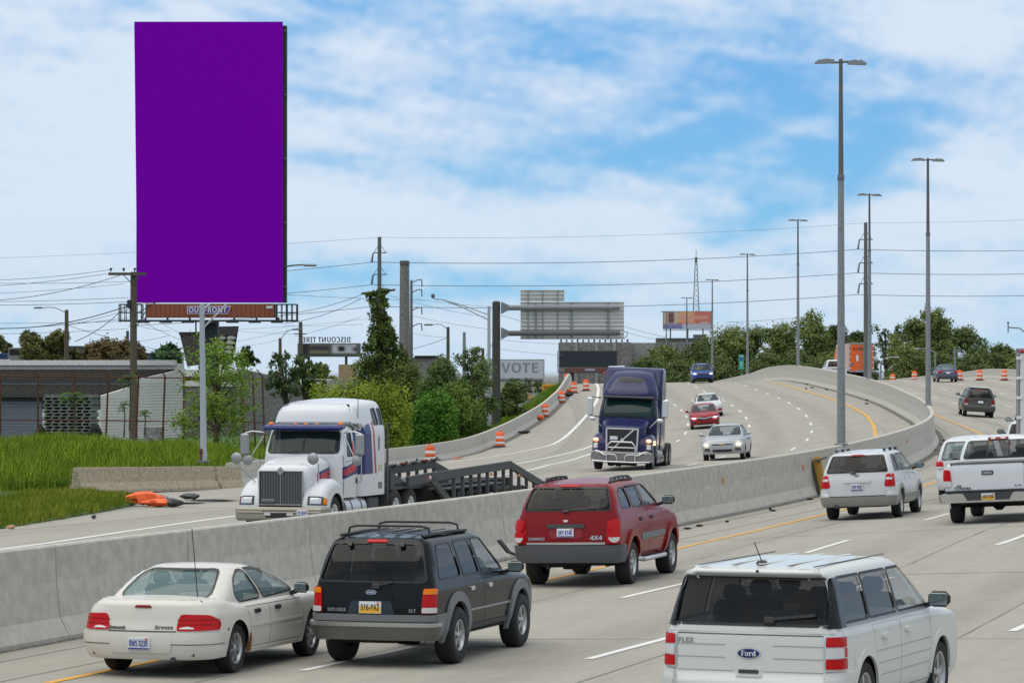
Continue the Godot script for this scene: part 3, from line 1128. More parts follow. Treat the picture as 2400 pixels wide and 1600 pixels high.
# s: the specification. Everything is measured forward from the rear end and up from the ground.
func build_car(o: Node3D,s: Dictionary)->void:
	var mid: float=s.mid
	var lo:=Shell.new().setup(self,s.lower)
	var ca:=Shell.new().setup(self,s.cabin)
	o.set_meta("shells",0)
	o.remove_meta("shells")
	var pm: Material=s.paint
	var sill: float=s.sill
	var hub: float=s.hub
	var ar: float=s.arch
	var fine: bool=s.get("fine",true)
	var da:=0.16 if fine else 0.3
	var dh:=0.085 if fine else 0.13
	var cuts:={0: [],1: [],2: []}
	for w in s.windows: cuts[w[0]].append(w[1])
	var doors: Array=s.get("doors",[])
	var lowcuts:=[]
	for d in doors: lowcuts.append(d)
	var body:=B.new()
	var bottom:=[]
	bottom.append([lo.seam(true,sill,lo.zr),sill+s.get("rear_lift",0.0)])
	bottom.append_array(arch(s.axles[0],ar,hub,sill))
	bottom.append_array(arch(s.axles[1],ar,hub,sill))
	bottom.append([lo.seam(false,sill,lo.zf),sill])
	var reg:=side_region(lo,bottom)
	for sg in [1.0,-1.0]: skin(body,lo,0,sg,reg,lowcuts,0.0,mid,da,dh)
	skin(body,lo,1,1.0,end_region(lo,true,sill+s.get("rear_lift",0.0)),s.get("rear_cuts",[]),0.0,mid,da,dh)
	skin(body,lo,2,1.0,end_region(lo,false,sill),s.get("front_cuts",[]),0.0,mid,da,dh)
	lid(body,lo,mid)
	var cb:=[[ca.seam(true,ca.base,ca.zr),ca.base],[ca.seam(false,ca.base,ca.zf),ca.base]]
	var creg:=side_region(ca,cb)
	for sg in [1.0,-1.0]: skin(body,ca,0,sg,creg,cuts[0],0.0,mid,da,dh)
	skin(body,ca,1,1.0,end_region(ca,true,ca.base),cuts[1],0.0,mid,da,dh)
	skin(body,ca,2,1.0,end_region(ca,false,ca.base),cuts[2],0.0,mid,da,dh)
	lid(body,ca,mid)
	obj("body",body,pm,o)
	for d in doors:
		for shrunk in Geometry2D.offset_polygon(d,-0.007):
			for sg in [1.0,-1.0]:
				var st:=B.new()
				skin(st,lo,0,sg,shrunk,[],0.0,mid,da,dh,0.02)
				obj("door",st,pm,o)
	for w in s.windows:
		var sides:=[1.0,-1.0] if w[0]==0 else [1.0]
		for sg in sides:
			var st:=B.new()
			skin(st,ca,w[0],sg,w[1],[],-0.012,mid,da,dh)
			var pane:=obj(w[3],st,M[w[2]],o)
			var outer:=Geometry2D.offset_polygon(w[1],s.get("surround",0.022))
			if outer.size():
				var trim:=B.new()
				skin(trim,ca,w[0],sg,outer[0],[w[1]],0.004,mid,da,dh)
				obj("window_frame",trim,s.get("trim",M["black plastic"]),pane)
	for q in s.pieces:
		var sh:=lo if q[0]=="l" else ca
		var sides:=[1.0]
		if q[1]==0: sides=[1.0,-1.0] if q[2]==0 else [float(q[2])]
		for sg in sides:
			var outl:=[q[3]]
			if q[1]>0 and q[2]==0:
				var mm:=PackedVector2Array()
				for v in q[3]: mm.append(Vector2(-v.x,v.y))
				outl.append(mm)
			for ol in outl:
				var st:=B.new()
				skin(st,sh,q[1],sg,ol,[],q[4],mid,0.09 if fine else 0.2,0.07 if fine else 0.12,q[4]+0.012)
				obj(q[6],st,q[5] if q[5] is Material else M[q[5]],o)
	var hw:=lo.tab(lo.W,sill+0.1)
	var un:=B.new()
	var fl: float=s.get("floor",sill+0.04)
	var wn: float=hw-s.tw-0.1
	var ct: float=minf(s.cover,minf(lo.zf,lo.zr)-0.2)
	un.box(Vector3(0,(fl+ct)/2,mid-(s.L*0.5)),Vector3(wn*2,ct-fl,s.L-0.7))
	un.box(Vector3(0,(fl+s.cover)/2,mid-(s.axles[0]+s.axles[1])/2),Vector3(hw*2-0.1,s.cover-fl,s.axles[1]-s.axles[0]-ar*2.05))
	un.box(Vector3(0,fl+0.08,mid-0.35),Vector3(wn*2+0.2,0.16,0.5))
	for ax in s.axles:
		un.tube([Vector3(-hw+0.15,hub,mid-ax),Vector3(hw-0.15,hub,mid-ax)],0.06,8)
		for sg in [-1.0,1.0]:
			for i in 12:
				var a0:=PI*i/12.0
				var a1:=PI*(i+1)/12.0
				var r:=ar-0.004
				un.quad(Vector3(sg*(hw-0.03),hub+sin(a0)*r,mid-ax-cos(a0)*r),Vector3(sg*(hw-0.03),hub+sin(a1)*r,mid-ax-cos(a1)*r),
					Vector3(sg*wn,hub+sin(a1)*r,mid-ax-cos(a1)*r),Vector3(sg*wn,hub+sin(a0)*r,mid-ax-cos(a0)*r))
			un.box(Vector3(sg*wn,hub+ar*0.45,mid-ax),Vector3(0.02,ar*1.1,ar*2))
	obj("underbody",un,M["underside"],o)
	var inn:=B.new()
	var cf: float=ca.tab(ca.XF,ca.base)
	var cr: float=ca.tab(ca.XR,ca.base)
	inn.box(Vector3(0,s.cover+0.01,mid-(cf+cr)/2),Vector3((ca.tab(ca.W,ca.base)-0.05)*2,0.02,cf-cr-0.12))
	inn.cbox(Vector3(0,s.belt-0.04,mid-cf+0.62),Vector3(hw*1.5,0.22,0.5),0.08)
	obj("interior",inn,M["interior"],o)
	seats(o,mid,s.seats,s.belt,hw)
	for k in 2:
		for sg in [1.0,-1.0]:
			wheel(o,Vector3(sg*(s.track/2),hub*0.995,mid-s.axles[k]),sg,s.tr,s.tw,s.rim,s.spokes,s.get("rimstyle","alloy"),fine)

func drive(o: Node3D,rr: Vector3,heading: float,track: float,wb_half: float,side:=1.0)->void:
	var f:=Vector3(sin(heading),0,-cos(heading))
	var r:=Vector3(cos(heading),0,sin(heading))
	var c:=rr-r*side*track/2+f*wb_half
	var yf:=road_y(c.x+f.x*1.4,-(c.z+f.z*1.4))
	var yb:=road_y(c.x-f.x*1.4,-(c.z-f.z*1.4))
	var yr:=road_y(c.x+r.x*0.8,-(c.z+r.z*0.8))
	var yl:=road_y(c.x-r.x*0.8,-(c.z-r.z*0.8))
	f=(f+Vector3.UP*(yf-yb)/2.8).normalized()
	r=(r+Vector3.UP*(yr-yl)/1.6).normalized()
	var u:=r.cross(f).normalized()
	r=f.cross(u).normalized()
	o.transform=Transform3D(Basis(r,u,-f),Vector3(c.x,(yf+yb)/2,c.z))

# ---------------------------------------------------------------- cars
func scaled(t: Array,sx: float,sy: float)->Array:
	var o:=[]
	for p in t: o.append([p[0]*sx,p[1]*sy])
	return o

func pscaled(p: PackedVector2Array,sx: float,sy: float)->PackedVector2Array:
	var o:=PackedVector2Array()
	for v in p: o.append(Vector2(v.x*sx,v.y*sy))
	return o

func sedan_spec(pm: Material,L: float,wide: float,high: float,fine:=true)->Dictionary:
	var x:=L/4.74
	var y:=high/1.325
	var w:=wide/1.81
	return {
		"L": L,"mid": 2.45*x,"paint": pm,"sill": 0.24*y,"hub": 0.315,"arch": 0.365,"axles": [1.08*x,3.82*x],"track": 1.53*w,"tr": 0.317,"tw": 0.2,"rim": 0.2,"spokes": 7,
		"cover": 0.80*y,"belt": 0.89*y,"seats": [1.75*x,2.75*x],"fine": fine,
		"lower": {"W": scaled([[0.18,0.82],[0.35,0.885],[0.55,0.905],[0.75,0.895],[0.9,0.835],[0.98,0.79]],y,w),"XR": scaled([[0.18,0.12],[0.3,0.03],[0.45,0.0],[0.6,0.015],[0.64,0.05],[0.9,0.10],[0.98,0.15]],y,x),
			"XF": scaled([[0.18,4.62],[0.35,4.73],[0.5,4.74],[0.62,4.72],[0.74,4.66],[0.9,4.6]],y,x),"top": scaled([[0,0.955],[0.25,0.97],[0.6,0.975],[0.9,0.945],[1.4,0.885],[3.2,0.89],[3.7,0.885],[4.15,0.86],[4.5,0.80],[4.74,0.75]],x,y),
			"rr": 0.3,"rf": 0.42,"br": 0.14,"bf": 0.22,"rt": 0.06,"sb": 0.02,"base": 0.2,"mid": 2.37*x,"crown": 0.03},
		"cabin": {"W": scaled([[0.82,0.81],[0.95,0.785],[1.0,0.77],[1.15,0.70],[1.25,0.64],[1.34,0.55]],y,w),"XR": scaled([[0.82,0.54],[0.93,0.66],[1.0,0.76],[1.1,0.93],[1.2,1.12],[1.3,1.36]],y,x),
			"XF": scaled([[0.82,3.86],[0.93,3.62],[1.0,3.43],[1.15,3.0],[1.25,2.66],[1.33,2.36]],y,x),"top": scaled([[0.9,1.26],[1.3,1.30],[1.9,1.335],[2.4,1.335],[2.8,1.31],[3.2,1.25]],x,y),
			"rr": 0.2,"rf": 0.2,"br": 0.1,"bf": 0.14,"rt": 0.07,"base": 0.82*y,"mid": 2.2*x,"crown": 0.02},
		"windows": [
			[0,pscaled(rpoly([1.15,0.99,1.30,0.905,2.05,0.915,1.85,1.275,1.55,1.262,1.28,1.16],0.09),x,y),"clear glass","rear_door_window"],
			[0,pscaled(rpoly([2.15,0.915,3.30,0.95,3.02,1.06,2.66,1.205,2.42,1.275,1.95,1.28],0.06),x,y),"clear glass","front_door_window"],
			[1,pscaled(rpoly([-0.62,0.98,0.62,0.98,0.50,1.285,-0.50,1.285],0.1),w,y),"clear glass","rear_window"],
			[2,pscaled(rpoly([-0.70,0.95,0.70,0.95,0.56,1.262,-0.56,1.262],0.08),w,y),"green glass","windscreen"]],
		"doors": [pscaled(poly([1.50,0.44,1.63,0.30,2.17,0.30,2.15,0.83,1.38,0.83,1.47,0.66]),x,y),pscaled(poly([2.185,0.30,3.36,0.30,3.40,0.6,3.32,0.83,2.165,0.83]),x,y)],
		"pieces": [
			["l",0,0,pscaled(rpoly([1.62,0.73,1.80,0.73,1.80,0.78,1.62,0.78],0.02),x,y),0.022,"black plastic","door_handle"],
			["l",0,0,pscaled(rpoly([2.34,0.735,2.52,0.735,2.52,0.785,2.34,0.785],0.02),x,y),0.022,"black plastic","door_handle"],
			["l",0,0,pscaled(poly([1.52,0.565,3.36,0.565,3.36,0.60,1.52,0.60]),x,y),0.012,pm,"side_moulding"],
		],
	}

func front_set(s: Dictionary,y: float,hw: float,lamp: Array,grille: Array,lower: Array,fogs:=true)->void:
	s.pieces.append(["l",2,0,rpoly(lamp,0.05),0.012,"headlamp","headlight"])
	s.pieces.append(["l",2,1,rpoly(grille,0.03),0.008,"black plastic","grille"])
	s.pieces.append(["l",2,1,rpoly(lower,0.03),0.010,"black plastic","lower_grille"])
	if fogs: s.pieces.append(["l",2,0,rpoly([hw*0.62,y*0.31,hw*0.86,y*0.32,hw*0.86,y*0.37,hw*0.6,y*0.36],0.02),0.010,"dark plastic","fog_light"])

func lamp_glow(o: Node3D,p: Vector3,c: Color,r:=0.075,e:=0.25)->void:
	var b:=SphereMesh.new()
	b.radius=r
	b.height=r*1.4
	b.radial_segments=12
	b.rings=6
	var m:=mat("lit lamp %s" % c.to_html(),Color.WHITE,0.3)
	m.emission_enabled=true
	m.emission=c
	m.emission_energy_multiplier=2.2
	obj("headlight_bulb",b,m,o,spot(p))
	var l:=OmniLight3D.new()
	l.name="headlight_glow"
	l.light_color=c
	l.light_energy=e
	l.light_size=r
	l.omni_range=30.0
	l.omni_attenuation=2.0
	l.shadow_enabled=true
	l.position=p+Vector3(0,0,0)
	o.add_child(l,true)

func exhaust(o: Node3D,p: Vector3,r:=0.035)->void:
	var b:=B.new()
	b.tube([p,p+Vector3(0,0.01,-0.3)],r,8)
	obj("exhaust_pipe",b,M["dark plastic"],o)

func badge_oval(o: Node3D,where: Transform3D,w: float,words: String)->void:
	var rim:=B.new()
	rim.lathe([[0.0,0.008],[0.46,0.008],[0.5,0.0]],28,Transform3D(Basis(Vector3(w,0,0),Vector3(0,0,1),Vector3(0,-w*0.42,0)),Vector3.ZERO))
	var b:=obj("badge",rim,M["chrome"],o,where)
	var f:=B.new()
	f.lathe([[0.0,0.011],[0.44,0.0105],[0.45,0.006]],28,Transform3D(Basis(Vector3(w,0,0),Vector3(0,0,1),Vector3(0,-w*0.40,0)),Vector3.ZERO))
	obj("badge_field",f,paint("badge blue",lin(0.012,0.025,0.11)),b)
	lettering(words,w*0.20,M["reflective white"],b,Transform3D(Basis(),Vector3(0,0,0.012)),"badge_lettering",true,w*0.62,0.004)

func on_end(s: Dictionary,rear: bool,y: float,h: float,rise:=0.012,cabin:=false)->Transform3D:
	var sh:=Shell.new().setup(self,s.cabin if cabin else s.lower)
	var ch:=1 if rear else 2
	var n:=sh.n(ch,y,h)
	var p:=loc(sh.p(ch,y,h)+n*rise,1,s.mid)
	var z:=Vector3(n.x,n.y,-n.z).normalized()
	var x:=Vector3.UP.cross(z).normalized()
	return Transform3D(Basis(x,z.cross(x),z),p)

func on_side(s: Dictionary,f: float,h: float,side: float,rise:=0.01)->Transform3D:
	var sh:=Shell.new().setup(self,s.lower)
	var n:=sh.n(0,f,h)
	var p:=loc(sh.p(0,f,h)+n*rise,side,s.mid)
	var z:=Vector3(n.x*side,n.y,-n.z).normalized()
	var x:=Vector3.UP.cross(z).normalized()
	return Transform3D(Basis(x,z.cross(x),z),p)

func rear_wiper(o: Node3D,t: Transform3D,l: float)->void:
	var b:=B.new()
	b.bar(Vector3(-0.02,0,0.02),Vector3(l,0.05,0.03),0.03,0.02,Vector3(0,0,1))
	b.cbox(Vector3(-0.03,-0.01,0.01),Vector3(0.12,0.08,0.04),0.015)
	obj("rear_wiper",b,M["black plastic"],o,t)

func white_sedan()->void:
	var o:=thing("sedan","older white four-door sedan with rust at the sill, nearest the barrier at lower left","car",Transform3D(),"cars driving away")
	var s:=sedan_spec(paint("ivory paint",lin(0.62,0.60,0.545)),4.74,1.82,1.32)
	s.pieces.append_array([
		["l",1,1,rpoly([-1.34,0.25,1.34,0.25,1.32,0.42,-1.32,0.42],0.04),0.03,s.paint,"rear_bumper"],
		["l",1,1,rpoly([-1.34,0.435,1.34,0.435,1.30,0.565,-1.30,0.565],0.04),0.038,s.paint,"rear_bumper"],
		["l",1,1,rpoly([-0.42,0.33,0.42,0.33,0.42,0.55,-0.42,0.55],0.07),0.046,s.paint,"plate_recess"],
		["l",1,0,rpoly([0.46,0.595,1.10,0.60,1.08,0.70,0.86,0.785,0.50,0.80],0.05),0.012,"tail red","tail_light"],
		["l",1,0,rpoly([0.50,0.61,0.70,0.61,0.64,0.645,0.53,0.645],0.02),0.016,"clear lens","reversing_light"],
		["l",1,0,poly([0.47,0.665,1.08,0.665,1.08,0.672,0.47,0.672]),0.016,"dark red lens","lens_rib"],
		["l",1,0,poly([0.47,0.725,1.04,0.725,1.04,0.732,0.47,0.732]),0.016,"dark red lens","lens_rib"],
		["l",1,1,rpoly([-0.12,0.875,0.12,0.875,0.10,0.905,-0.10,0.905],0.012),0.012,"dark red lens","brake_light"],
		["l",0,0,poly([0.66,0.57,0.72,0.57,0.70,0.60,0.66,0.60]),0.004,"dark red lens","side_marker"],
		["l",0,0,rpoly([1.46,0.235,3.44,0.235,3.44,0.285,1.46,0.285],0.02),0.014,s.paint,"sill_panel"],
		["l",0,1,rpoly([1.44,0.25,1.56,0.24,1.50,0.36,1.47,0.50,1.445,0.47],0.03),0.0175,grained("rust stain",lin(0.20,0.085,0.03),0.95,0.4,0.2,71),"rust_patch"],
		["l",1,1,poly([-0.47,0.58,0.47,0.58,0.47,0.592,-0.47,0.592]),0.003,"black plastic","boot_lid_gap"],
	])
	build_car(o,s)
	plate(o,on_end(s,true,0.0,0.44,0.055),"0WS 0230")
	lettering("Plymouth",0.05,M["dark plastic"],o,on_end(s,true,-0.36,0.625,0.004),"badge_lettering",true,0.26,0.006)
	lettering("Breeze",0.05,M["dark plastic"],o,on_end(s,true,0.30,0.635,0.004),"badge_lettering",true,0.24,0.006)
	mirror(o,Vector3(0.97,0.97,2.45-3.14),1.0,M["black plastic"],0.9)
	mirror(o,Vector3(-0.97,0.97,2.45-3.14),-1.0,M["black plastic"],0.9)
	exhaust(o,Vector3(0.42,0.24,2.40))
	var an:=B.new()
	an.tube([Vector3(0.50,0.95,1.78),Vector3(0.49,1.86,1.95)],0.006,5)
	obj("aerial",an,M["black plastic"],o)
	var sw:=B.new()
	for i in 16:
		var a:=TAU*i/16
		var b:=TAU*(i+1)/16
		sw.bar(Vector3(-0.36+0.19*cos(a),1.0+0.19*sin(a),-0.78),Vector3(-0.36+0.19*cos(b),1.0+0.19*sin(b),-0.78),0.03,0.03)
	obj("steering_wheel",sw,M["interior"],o)
	drive(o,Vector3(-3.62,0,-43.7),deg_to_rad(17.3),1.53,1.37)

func suv_common(s: Dictionary,o: Node3D,words: String,look: String,plate_h: float)->void:
	plate(o,on_end(s,true,0.0,plate_h,0.022),words,look)

func black_suv()->void:
	var o:=thing("sport_utility_vehicle","black four-door SUV with grey wheel-arch flares and roof rack beside the white sedan","SUV",Transform3D(),"cars driving away")
	var pm:=paint("black green paint",lin(0.006,0.008,0.0085),0.25,0.6)
	var gp: Material=M["grey plastic"]
	var s:={
		"L": 4.84,"mid": 2.485,"paint": pm,"sill": 0.42,"hub": 0.375,"arch": 0.455,"axles": [1.07,3.90],"track": 1.52,"tr": 0.375,"tw": 0.25,"rim": 0.205,"spokes": 5,
		"cover": 1.0,"belt": 1.12,"seats": [1.75,2.75],"floor": 0.36,
		"lower": {"W": [[0.35,0.78],[0.5,0.835],[0.75,0.852],[1.0,0.845],[1.1,0.825],[1.16,0.80]],"XR": [[0.35,0.10],[0.6,0.03],[0.75,0.02],[1.0,0.045],[1.16,0.075]],"XF": [[0.35,4.74],[0.6,4.84],[0.85,4.80],[1.0,4.70]],
			"top": [[0,1.13],[2.9,1.125],[3.35,1.09],[4.2,1.02],[4.84,0.92]],"rr": 0.14,"rf": 0.3,"br": 0.06,"bf": 0.16,"rt": 0.05,"sb": 0.015,"mid": 2.42,"crown": 0.02},
		"cabin": {"W": [[1.05,0.82],[1.13,0.805],[1.4,0.74],[1.6,0.68],[1.70,0.61]],"XR": [[1.05,0.055],[1.13,0.07],[1.4,0.16],[1.6,0.265],[1.70,0.34]],"XF": [[1.05,3.58],[1.2,3.32],[1.4,3.0],[1.6,2.7],[1.70,2.5]],
			"top": [[0,1.66],[0.6,1.685],[1.6,1.695],[2.4,1.68],[3.0,1.62]],"rr": 0.13,"rf": 0.16,"br": 0.06,"bf": 0.1,"rt": 0.07,"base": 1.05,"mid": 2.0,"crown": 0.02},
		"windows": [
			[0,rpoly([0.40,1.15,1.34,1.155,1.22,1.58,0.56,1.57],0.07),"privacy glass","quarter_window"],
			[0,rpoly([1.46,1.155,2.12,1.155,2.0,1.585,1.34,1.585],0.04),"privacy glass","rear_door_window"],
			[0,rpoly([2.24,1.155,3.20,1.155,3.06,1.26,2.66,1.54,2.52,1.585,2.11,1.585],0.05),"green glass","front_door_window"],
			[1,rpoly([-0.73,1.13,0.73,1.13,0.60,1.60,-0.60,1.60],0.06),"privacy glass","rear_window"],
			[2,rpoly([-0.72,1.12,0.72,1.12,0.62,1.6,-0.62,1.6],0.06),"green glass","windscreen"]],
		"doors": [poly([1.54,0.60,1.62,0.47,2.26,0.47,2.22,1.075,1.40,1.075,1.48,0.85]),poly([2.28,0.47,3.38,0.47,3.40,0.7,3.34,1.05,2.24,1.07])],
		"pieces": [
			["l",1,1,rpoly([-0.93,0.385,0.93,0.385,0.95,0.60,-0.95,0.60],0.05),0.06,"bumper chrome","rear_bumper"],
			["l",1,1,rpoly([-0.95,0.56,0.95,0.56,0.95,0.605,-0.95,0.605],0.02),0.075,"bumper bright","bumper_step"],
			["l",1,1,poly([-1.06,0.615,1.06,0.615,1.06,0.70,-1.06,0.70]),0.025,gp,"bumper_trim"],
			["l",1,0,rpoly([0.69,0.72,0.91,0.72,0.91,1.04,0.71,1.04],0.02),0.014,"tail red","tail_light"],
			["l",1,0,rpoly([0.705,0.965,0.905,0.965,0.905,1.035,0.72,1.035],0.02),0.022,"amber lens","indicator"],
			["l",1,0,rpoly([0.70,0.728,0.905,0.728,0.905,0.795,0.70,0.795],0.02),0.022,"clear lens","reversing_light"],
			["l",1,1,rpoly([-0.33,0.70,0.33,0.70,0.27,0.89,-0.27,0.89],0.04),0.004,paint("dark blue grey panel",lin(0.03,0.042,0.055)),"plate_recess"],
			["l",1,1,rpoly([-0.30,0.885,0.30,0.885,0.30,0.955,-0.30,0.955],0.02),0.02,pm,"tailgate_trim"],
			["c",1,1,rpoly([-0.14,1.615,0.14,1.615,0.13,1.645,-0.13,1.645],0.01),0.02,"tail red","brake_light"],
			["l",0,0,ring_poly(1.07,0.375,0.45,0.575,-0.15,PI+0.12),0.035,gp,"arch_flare"],
			["l",0,0,ring_poly(3.90,0.375,0.45,0.575,-0.05,PI+0.15),0.035,gp,"arch_flare"],
			["l",0,0,rpoly([0.16,0.42,0.62,0.42,0.56,0.70,0.14,0.70],0.02),0.026,gp,"bumper_side"],
			["l",0,0,poly([1.60,0.42,3.36,0.42,3.36,0.475,1.60,0.475]),0.02,M["dark plastic"],"sill_panel"],
			["l",0,0,poly([1.62,0.66,3.36,0.66,3.36,0.685,1.62,0.685]),0.012,"steel","side_moulding"],
			["l",0,0,rpoly([1.62,0.93,1.78,0.93,1.78,0.985,1.62,0.985],0.02),0.018,"chrome","door_handle"],
			["l",0,0,rpoly([2.40,0.93,2.56,0.93,2.56,0.985,2.40,0.985],0.02),0.018,"chrome","door_handle"],
		],
	}
	mat("bumper chrome",lin(0.16,0.155,0.15),0.4,0.6)
	mat("bumper bright",lin(0.5,0.5,0.5),0.3,0.8)
	build_car(o,s)
	suv_common(s,o,"516-PA2","yellow",0.79)
	badge_oval(o,on_end(s,true,0.0,0.985,0.008),0.15,"Ford")
	lettering("EXPLORER",0.045,M["steel"],o,on_end(s,true,-0.48,0.755,0.006),"badge_lettering",false,0.26,0.006)
	lettering("XLT",0.045,M["steel"],o,on_end(s,true,0.57,0.755,0.006),"badge_lettering",false,0.1,0.006)
	rear_wiper(o,on_end(s,true,0.10,1.07,0.008),0.2)
	for sg in [-1.0,1.0]:
		mirror(o,Vector3(sg*1.02,1.17,2.485-3.12),sg,M["black plastic"])
		var rk:=B.new()
		rk.tube([Vector3(sg*0.56,1.70,2.485-0.45),Vector3(sg*0.57,1.715,2.485-1.4),Vector3(sg*0.56,1.70,2.485-2.3)],[0.022,0.026,0.02],6)
		obj("rack_rail",rk,M["black plastic"],o)
		var hk:=B.new()
		hk.bar(Vector3(sg*0.36,1.63,2.485-0.27),Vector3(sg*0.36,1.57,2.485-0.22),0.06,0.03)
		obj("glass_hinge",hk,M["black plastic"],o)
	for f in [0.75,1.95]:
		var rk:=B.new()
		rk.tube([Vector3(-0.57,1.70,2.485-f),Vector3(-0.55,1.79,2.485-f),Vector3(-0.45,1.815,2.485-f),Vector3(0.45,1.815,2.485-f),Vector3(0.55,1.79,2.485-f),Vector3(0.57,1.70,2.485-f)],0.017,6)
		obj("rack_bar",rk,M["black plastic"],o)
	for x in [-0.33,-0.11,0.11,0.33]:
		var rk:=B.new()
		rk.cbox(Vector3(x,1.722,2.485-1.35),Vector3(0.035,0.012,1.5),0.004)
		obj("roof_strip",rk,M["black plastic"],o)
	exhaust(o,Vector3(0.62,0.36,2.1))
	var df:=B.new()
	df.cbox(Vector3(0.1,0.37,2.485-1.07),Vector3(0.34,0.26,0.3),0.1)
	df.cbox(Vector3(-0.1,0.38,2.05),Vector3(0.8,0.14,0.4),0.05)
	obj("differential",df,M["underside"],o)
	drive(o,Vector3(-0.80,0,-45.1),deg_to_rad(17.2),1.52,1.415)

func red_suv()->void:
	var o:=thing("sport_utility_vehicle","dark red four-wheel-drive SUV with grey rear bumper and silver step bars","SUV",Transform3D(),"cars driving away")
	var pm:=paint("red paint",lin(0.20,0.008,0.010),0.3,0.6)
	var s:={
		"L": 5.10,"mid": 2.66,"paint": pm,"sill": 0.46,"hub": 0.385,"arch": 0.48,"axles": [1.15,4.17],"track": 1.64,"tr": 0.385,"tw": 0.265,"rim": 0.225,"spokes": 5,
		"cover": 1.16,"belt": 1.32,"seats": [1.6,2.7],"floor": 0.4,
		"lower": {"W": [[0.4,0.86],[0.6,0.94],[0.85,0.96],[1.1,0.945],[1.28,0.91],[1.38,0.86]],"XR": [[0.4,0.10],[0.6,0.05],[0.8,0.04],[1.1,0.07],[1.38,0.14]],"XF": [[0.4,5.0],[0.65,5.10],[0.95,5.05],[1.1,4.9]],
			"top": [[0,1.345],[3.0,1.335],[3.7,1.29],[4.3,1.2],[4.85,1.09],[5.1,0.98]],"rr": 0.17,"rf": 0.35,"br": 0.07,"bf": 0.2,"rt": 0.06,"sb": 0.015,"mid": 2.55,"crown": 0.03},
		"cabin": {"W": [[1.25,0.90],[1.36,0.875],[1.6,0.80],[1.75,0.735],[1.85,0.65]],"XR": [[1.25,0.11],[1.36,0.14],[1.6,0.27],[1.76,0.40],[1.85,0.5]],"XF": [[1.25,3.85],[1.4,3.55],[1.6,3.15],[1.75,2.85],[1.85,2.6]],
			"top": [[0,1.76],[0.7,1.81],[1.6,1.84],[2.4,1.825],[3.0,1.75]],"rr": 0.16,"rf": 0.2,"br": 0.07,"bf": 0.12,"rt": 0.08,"base": 1.25,"mid": 2.1,"crown": 0.03},
		"windows": [
			[0,rpoly([0.62,1.38,1.34,1.37,1.24,1.70,0.92,1.71,0.68,1.62],0.08),"privacy glass","quarter_window"],
			[0,rpoly([1.46,1.37,2.22,1.36,2.10,1.71,1.36,1.71],0.04),"privacy glass","rear_door_window"],
			[0,rpoly([2.34,1.36,3.38,1.36,3.22,1.45,2.86,1.64,2.66,1.715,2.22,1.715],0.05),"green glass","front_door_window"],
			[1,rpoly([-0.78,1.36,0.78,1.36,0.68,1.735,-0.68,1.735],0.05),"privacy glass","rear_window"],
			[2,rpoly([-0.76,1.33,0.76,1.33,0.66,1.74,-0.66,1.74],0.06),"green glass","windscreen"]],
		"doors": [poly([1.66,0.62,1.70,0.52,2.36,0.52,2.32,1.28,1.48,1.28,1.58,0.96]),poly([2.385,0.52,3.58,0.52,3.62,0.8,3.5,1.24,2.345,1.275])],
		"pieces": [
			["l",1,1,rpoly([-1.32,0.46,1.32,0.46,1.36,0.60,-1.36,0.60],0.04),0.065,"bumper grey","rear_bumper"],
			["l",1,1,rpoly([-1.36,0.60,1.36,0.60,1.36,0.745,-1.36,0.745],0.03),0.05,"bumper grey","rear_bumper"],
			["l",1,1,poly([-0.72,0.76,0.72,0.76,0.72,0.80,-0.72,0.80]),0.03,"chrome","tailgate_strip"],
			["l",1,0,rpoly([0.73,0.77,0.98,0.77,1.0,1.18,0.76,1.18],0.06),0.012,"tail red","tail_light"],
			["l",1,0,ring_poly(0.87,1.085,0.0,0.105,0.0,TAU),0.045,"tail red","round_lens"],
			["l",1,0,ring_poly(0.87,0.885,0.0,0.11,0.0,TAU),0.045,"tail red","round_lens"],
			["l",1,0,ring_poly(0.87,0.880,0.0,0.085,PI,TAU),0.05,"clear lens","reversing_light"],
			["l",1,1,rpoly([-0.31,0.86,0.31,0.86,0.31,1.06,-0.31,1.06],0.1),0.004,paint("recess red",lin(0.25,0.025,0.03)),"plate_recess"],
			["l",1,1,rpoly([-0.35,1.05,0.35,1.05,0.35,1.115,-0.35,1.115],0.025),0.03,"dark plastic","tailgate_handle"],
			["l",1,1,rpoly([-0.03,1.15,0.03,1.15,0.045,1.19,-0.045,1.19],0.01),0.015,"chrome","badge"],
			["c",1,1,rpoly([-0.17,1.755,0.17,1.755,0.17,1.785,-0.17,1.785],0.01),0.015,"tail red","brake_light"],
			["l",0,0,ring_poly(1.15,0.385,0.475,0.60,0.16,PI-0.1),0.04,pm,"arch_flare"],
			["l",0,0,ring_poly(4.17,0.385,0.475,0.60,0.0,PI-0.1),0.04,pm,"arch_flare"],
			["l",0,0,rpoly([1.76,0.76,3.52,0.76,3.52,0.87,1.76,0.87],0.02),0.015,M["grey plastic"],"side_moulding"],
			["l",0,0,rpoly([1.72,1.10,1.90,1.10,1.90,1.165,1.72,1.165],0.03),0.022,"black plastic","door_handle"],
			["l",0,0,rpoly([2.52,1.10,2.70,1.10,2.70,1.165,2.52,1.165],0.03),0.022,"black plastic","door_handle"],
			["c",0,0,rpoly([1.34,1.715,2.16,1.715,2.14,1.735,1.34,1.735],0.006),0.03,"dark plastic","wind_deflector"],
		],
	}
	mat("bumper grey",lin(0.075,0.08,0.088),0.55)
	build_car(o,s)
	suv_common(s,o,"0RY 8T48","mi",0.965)
	lettering("DURANGO",0.05,M["chrome"],o,on_end(s,true,-0.54,0.86,0.006),"badge_lettering",false,0.3,0.006)
	lettering("4X4",0.075,M["chrome"],o,on_end(s,true,0.56,0.875,0.006),"badge_lettering",false,0.22,0.006)
	rear_wiper(o,on_end(s,true,0.02,1.33,0.01),0.5)
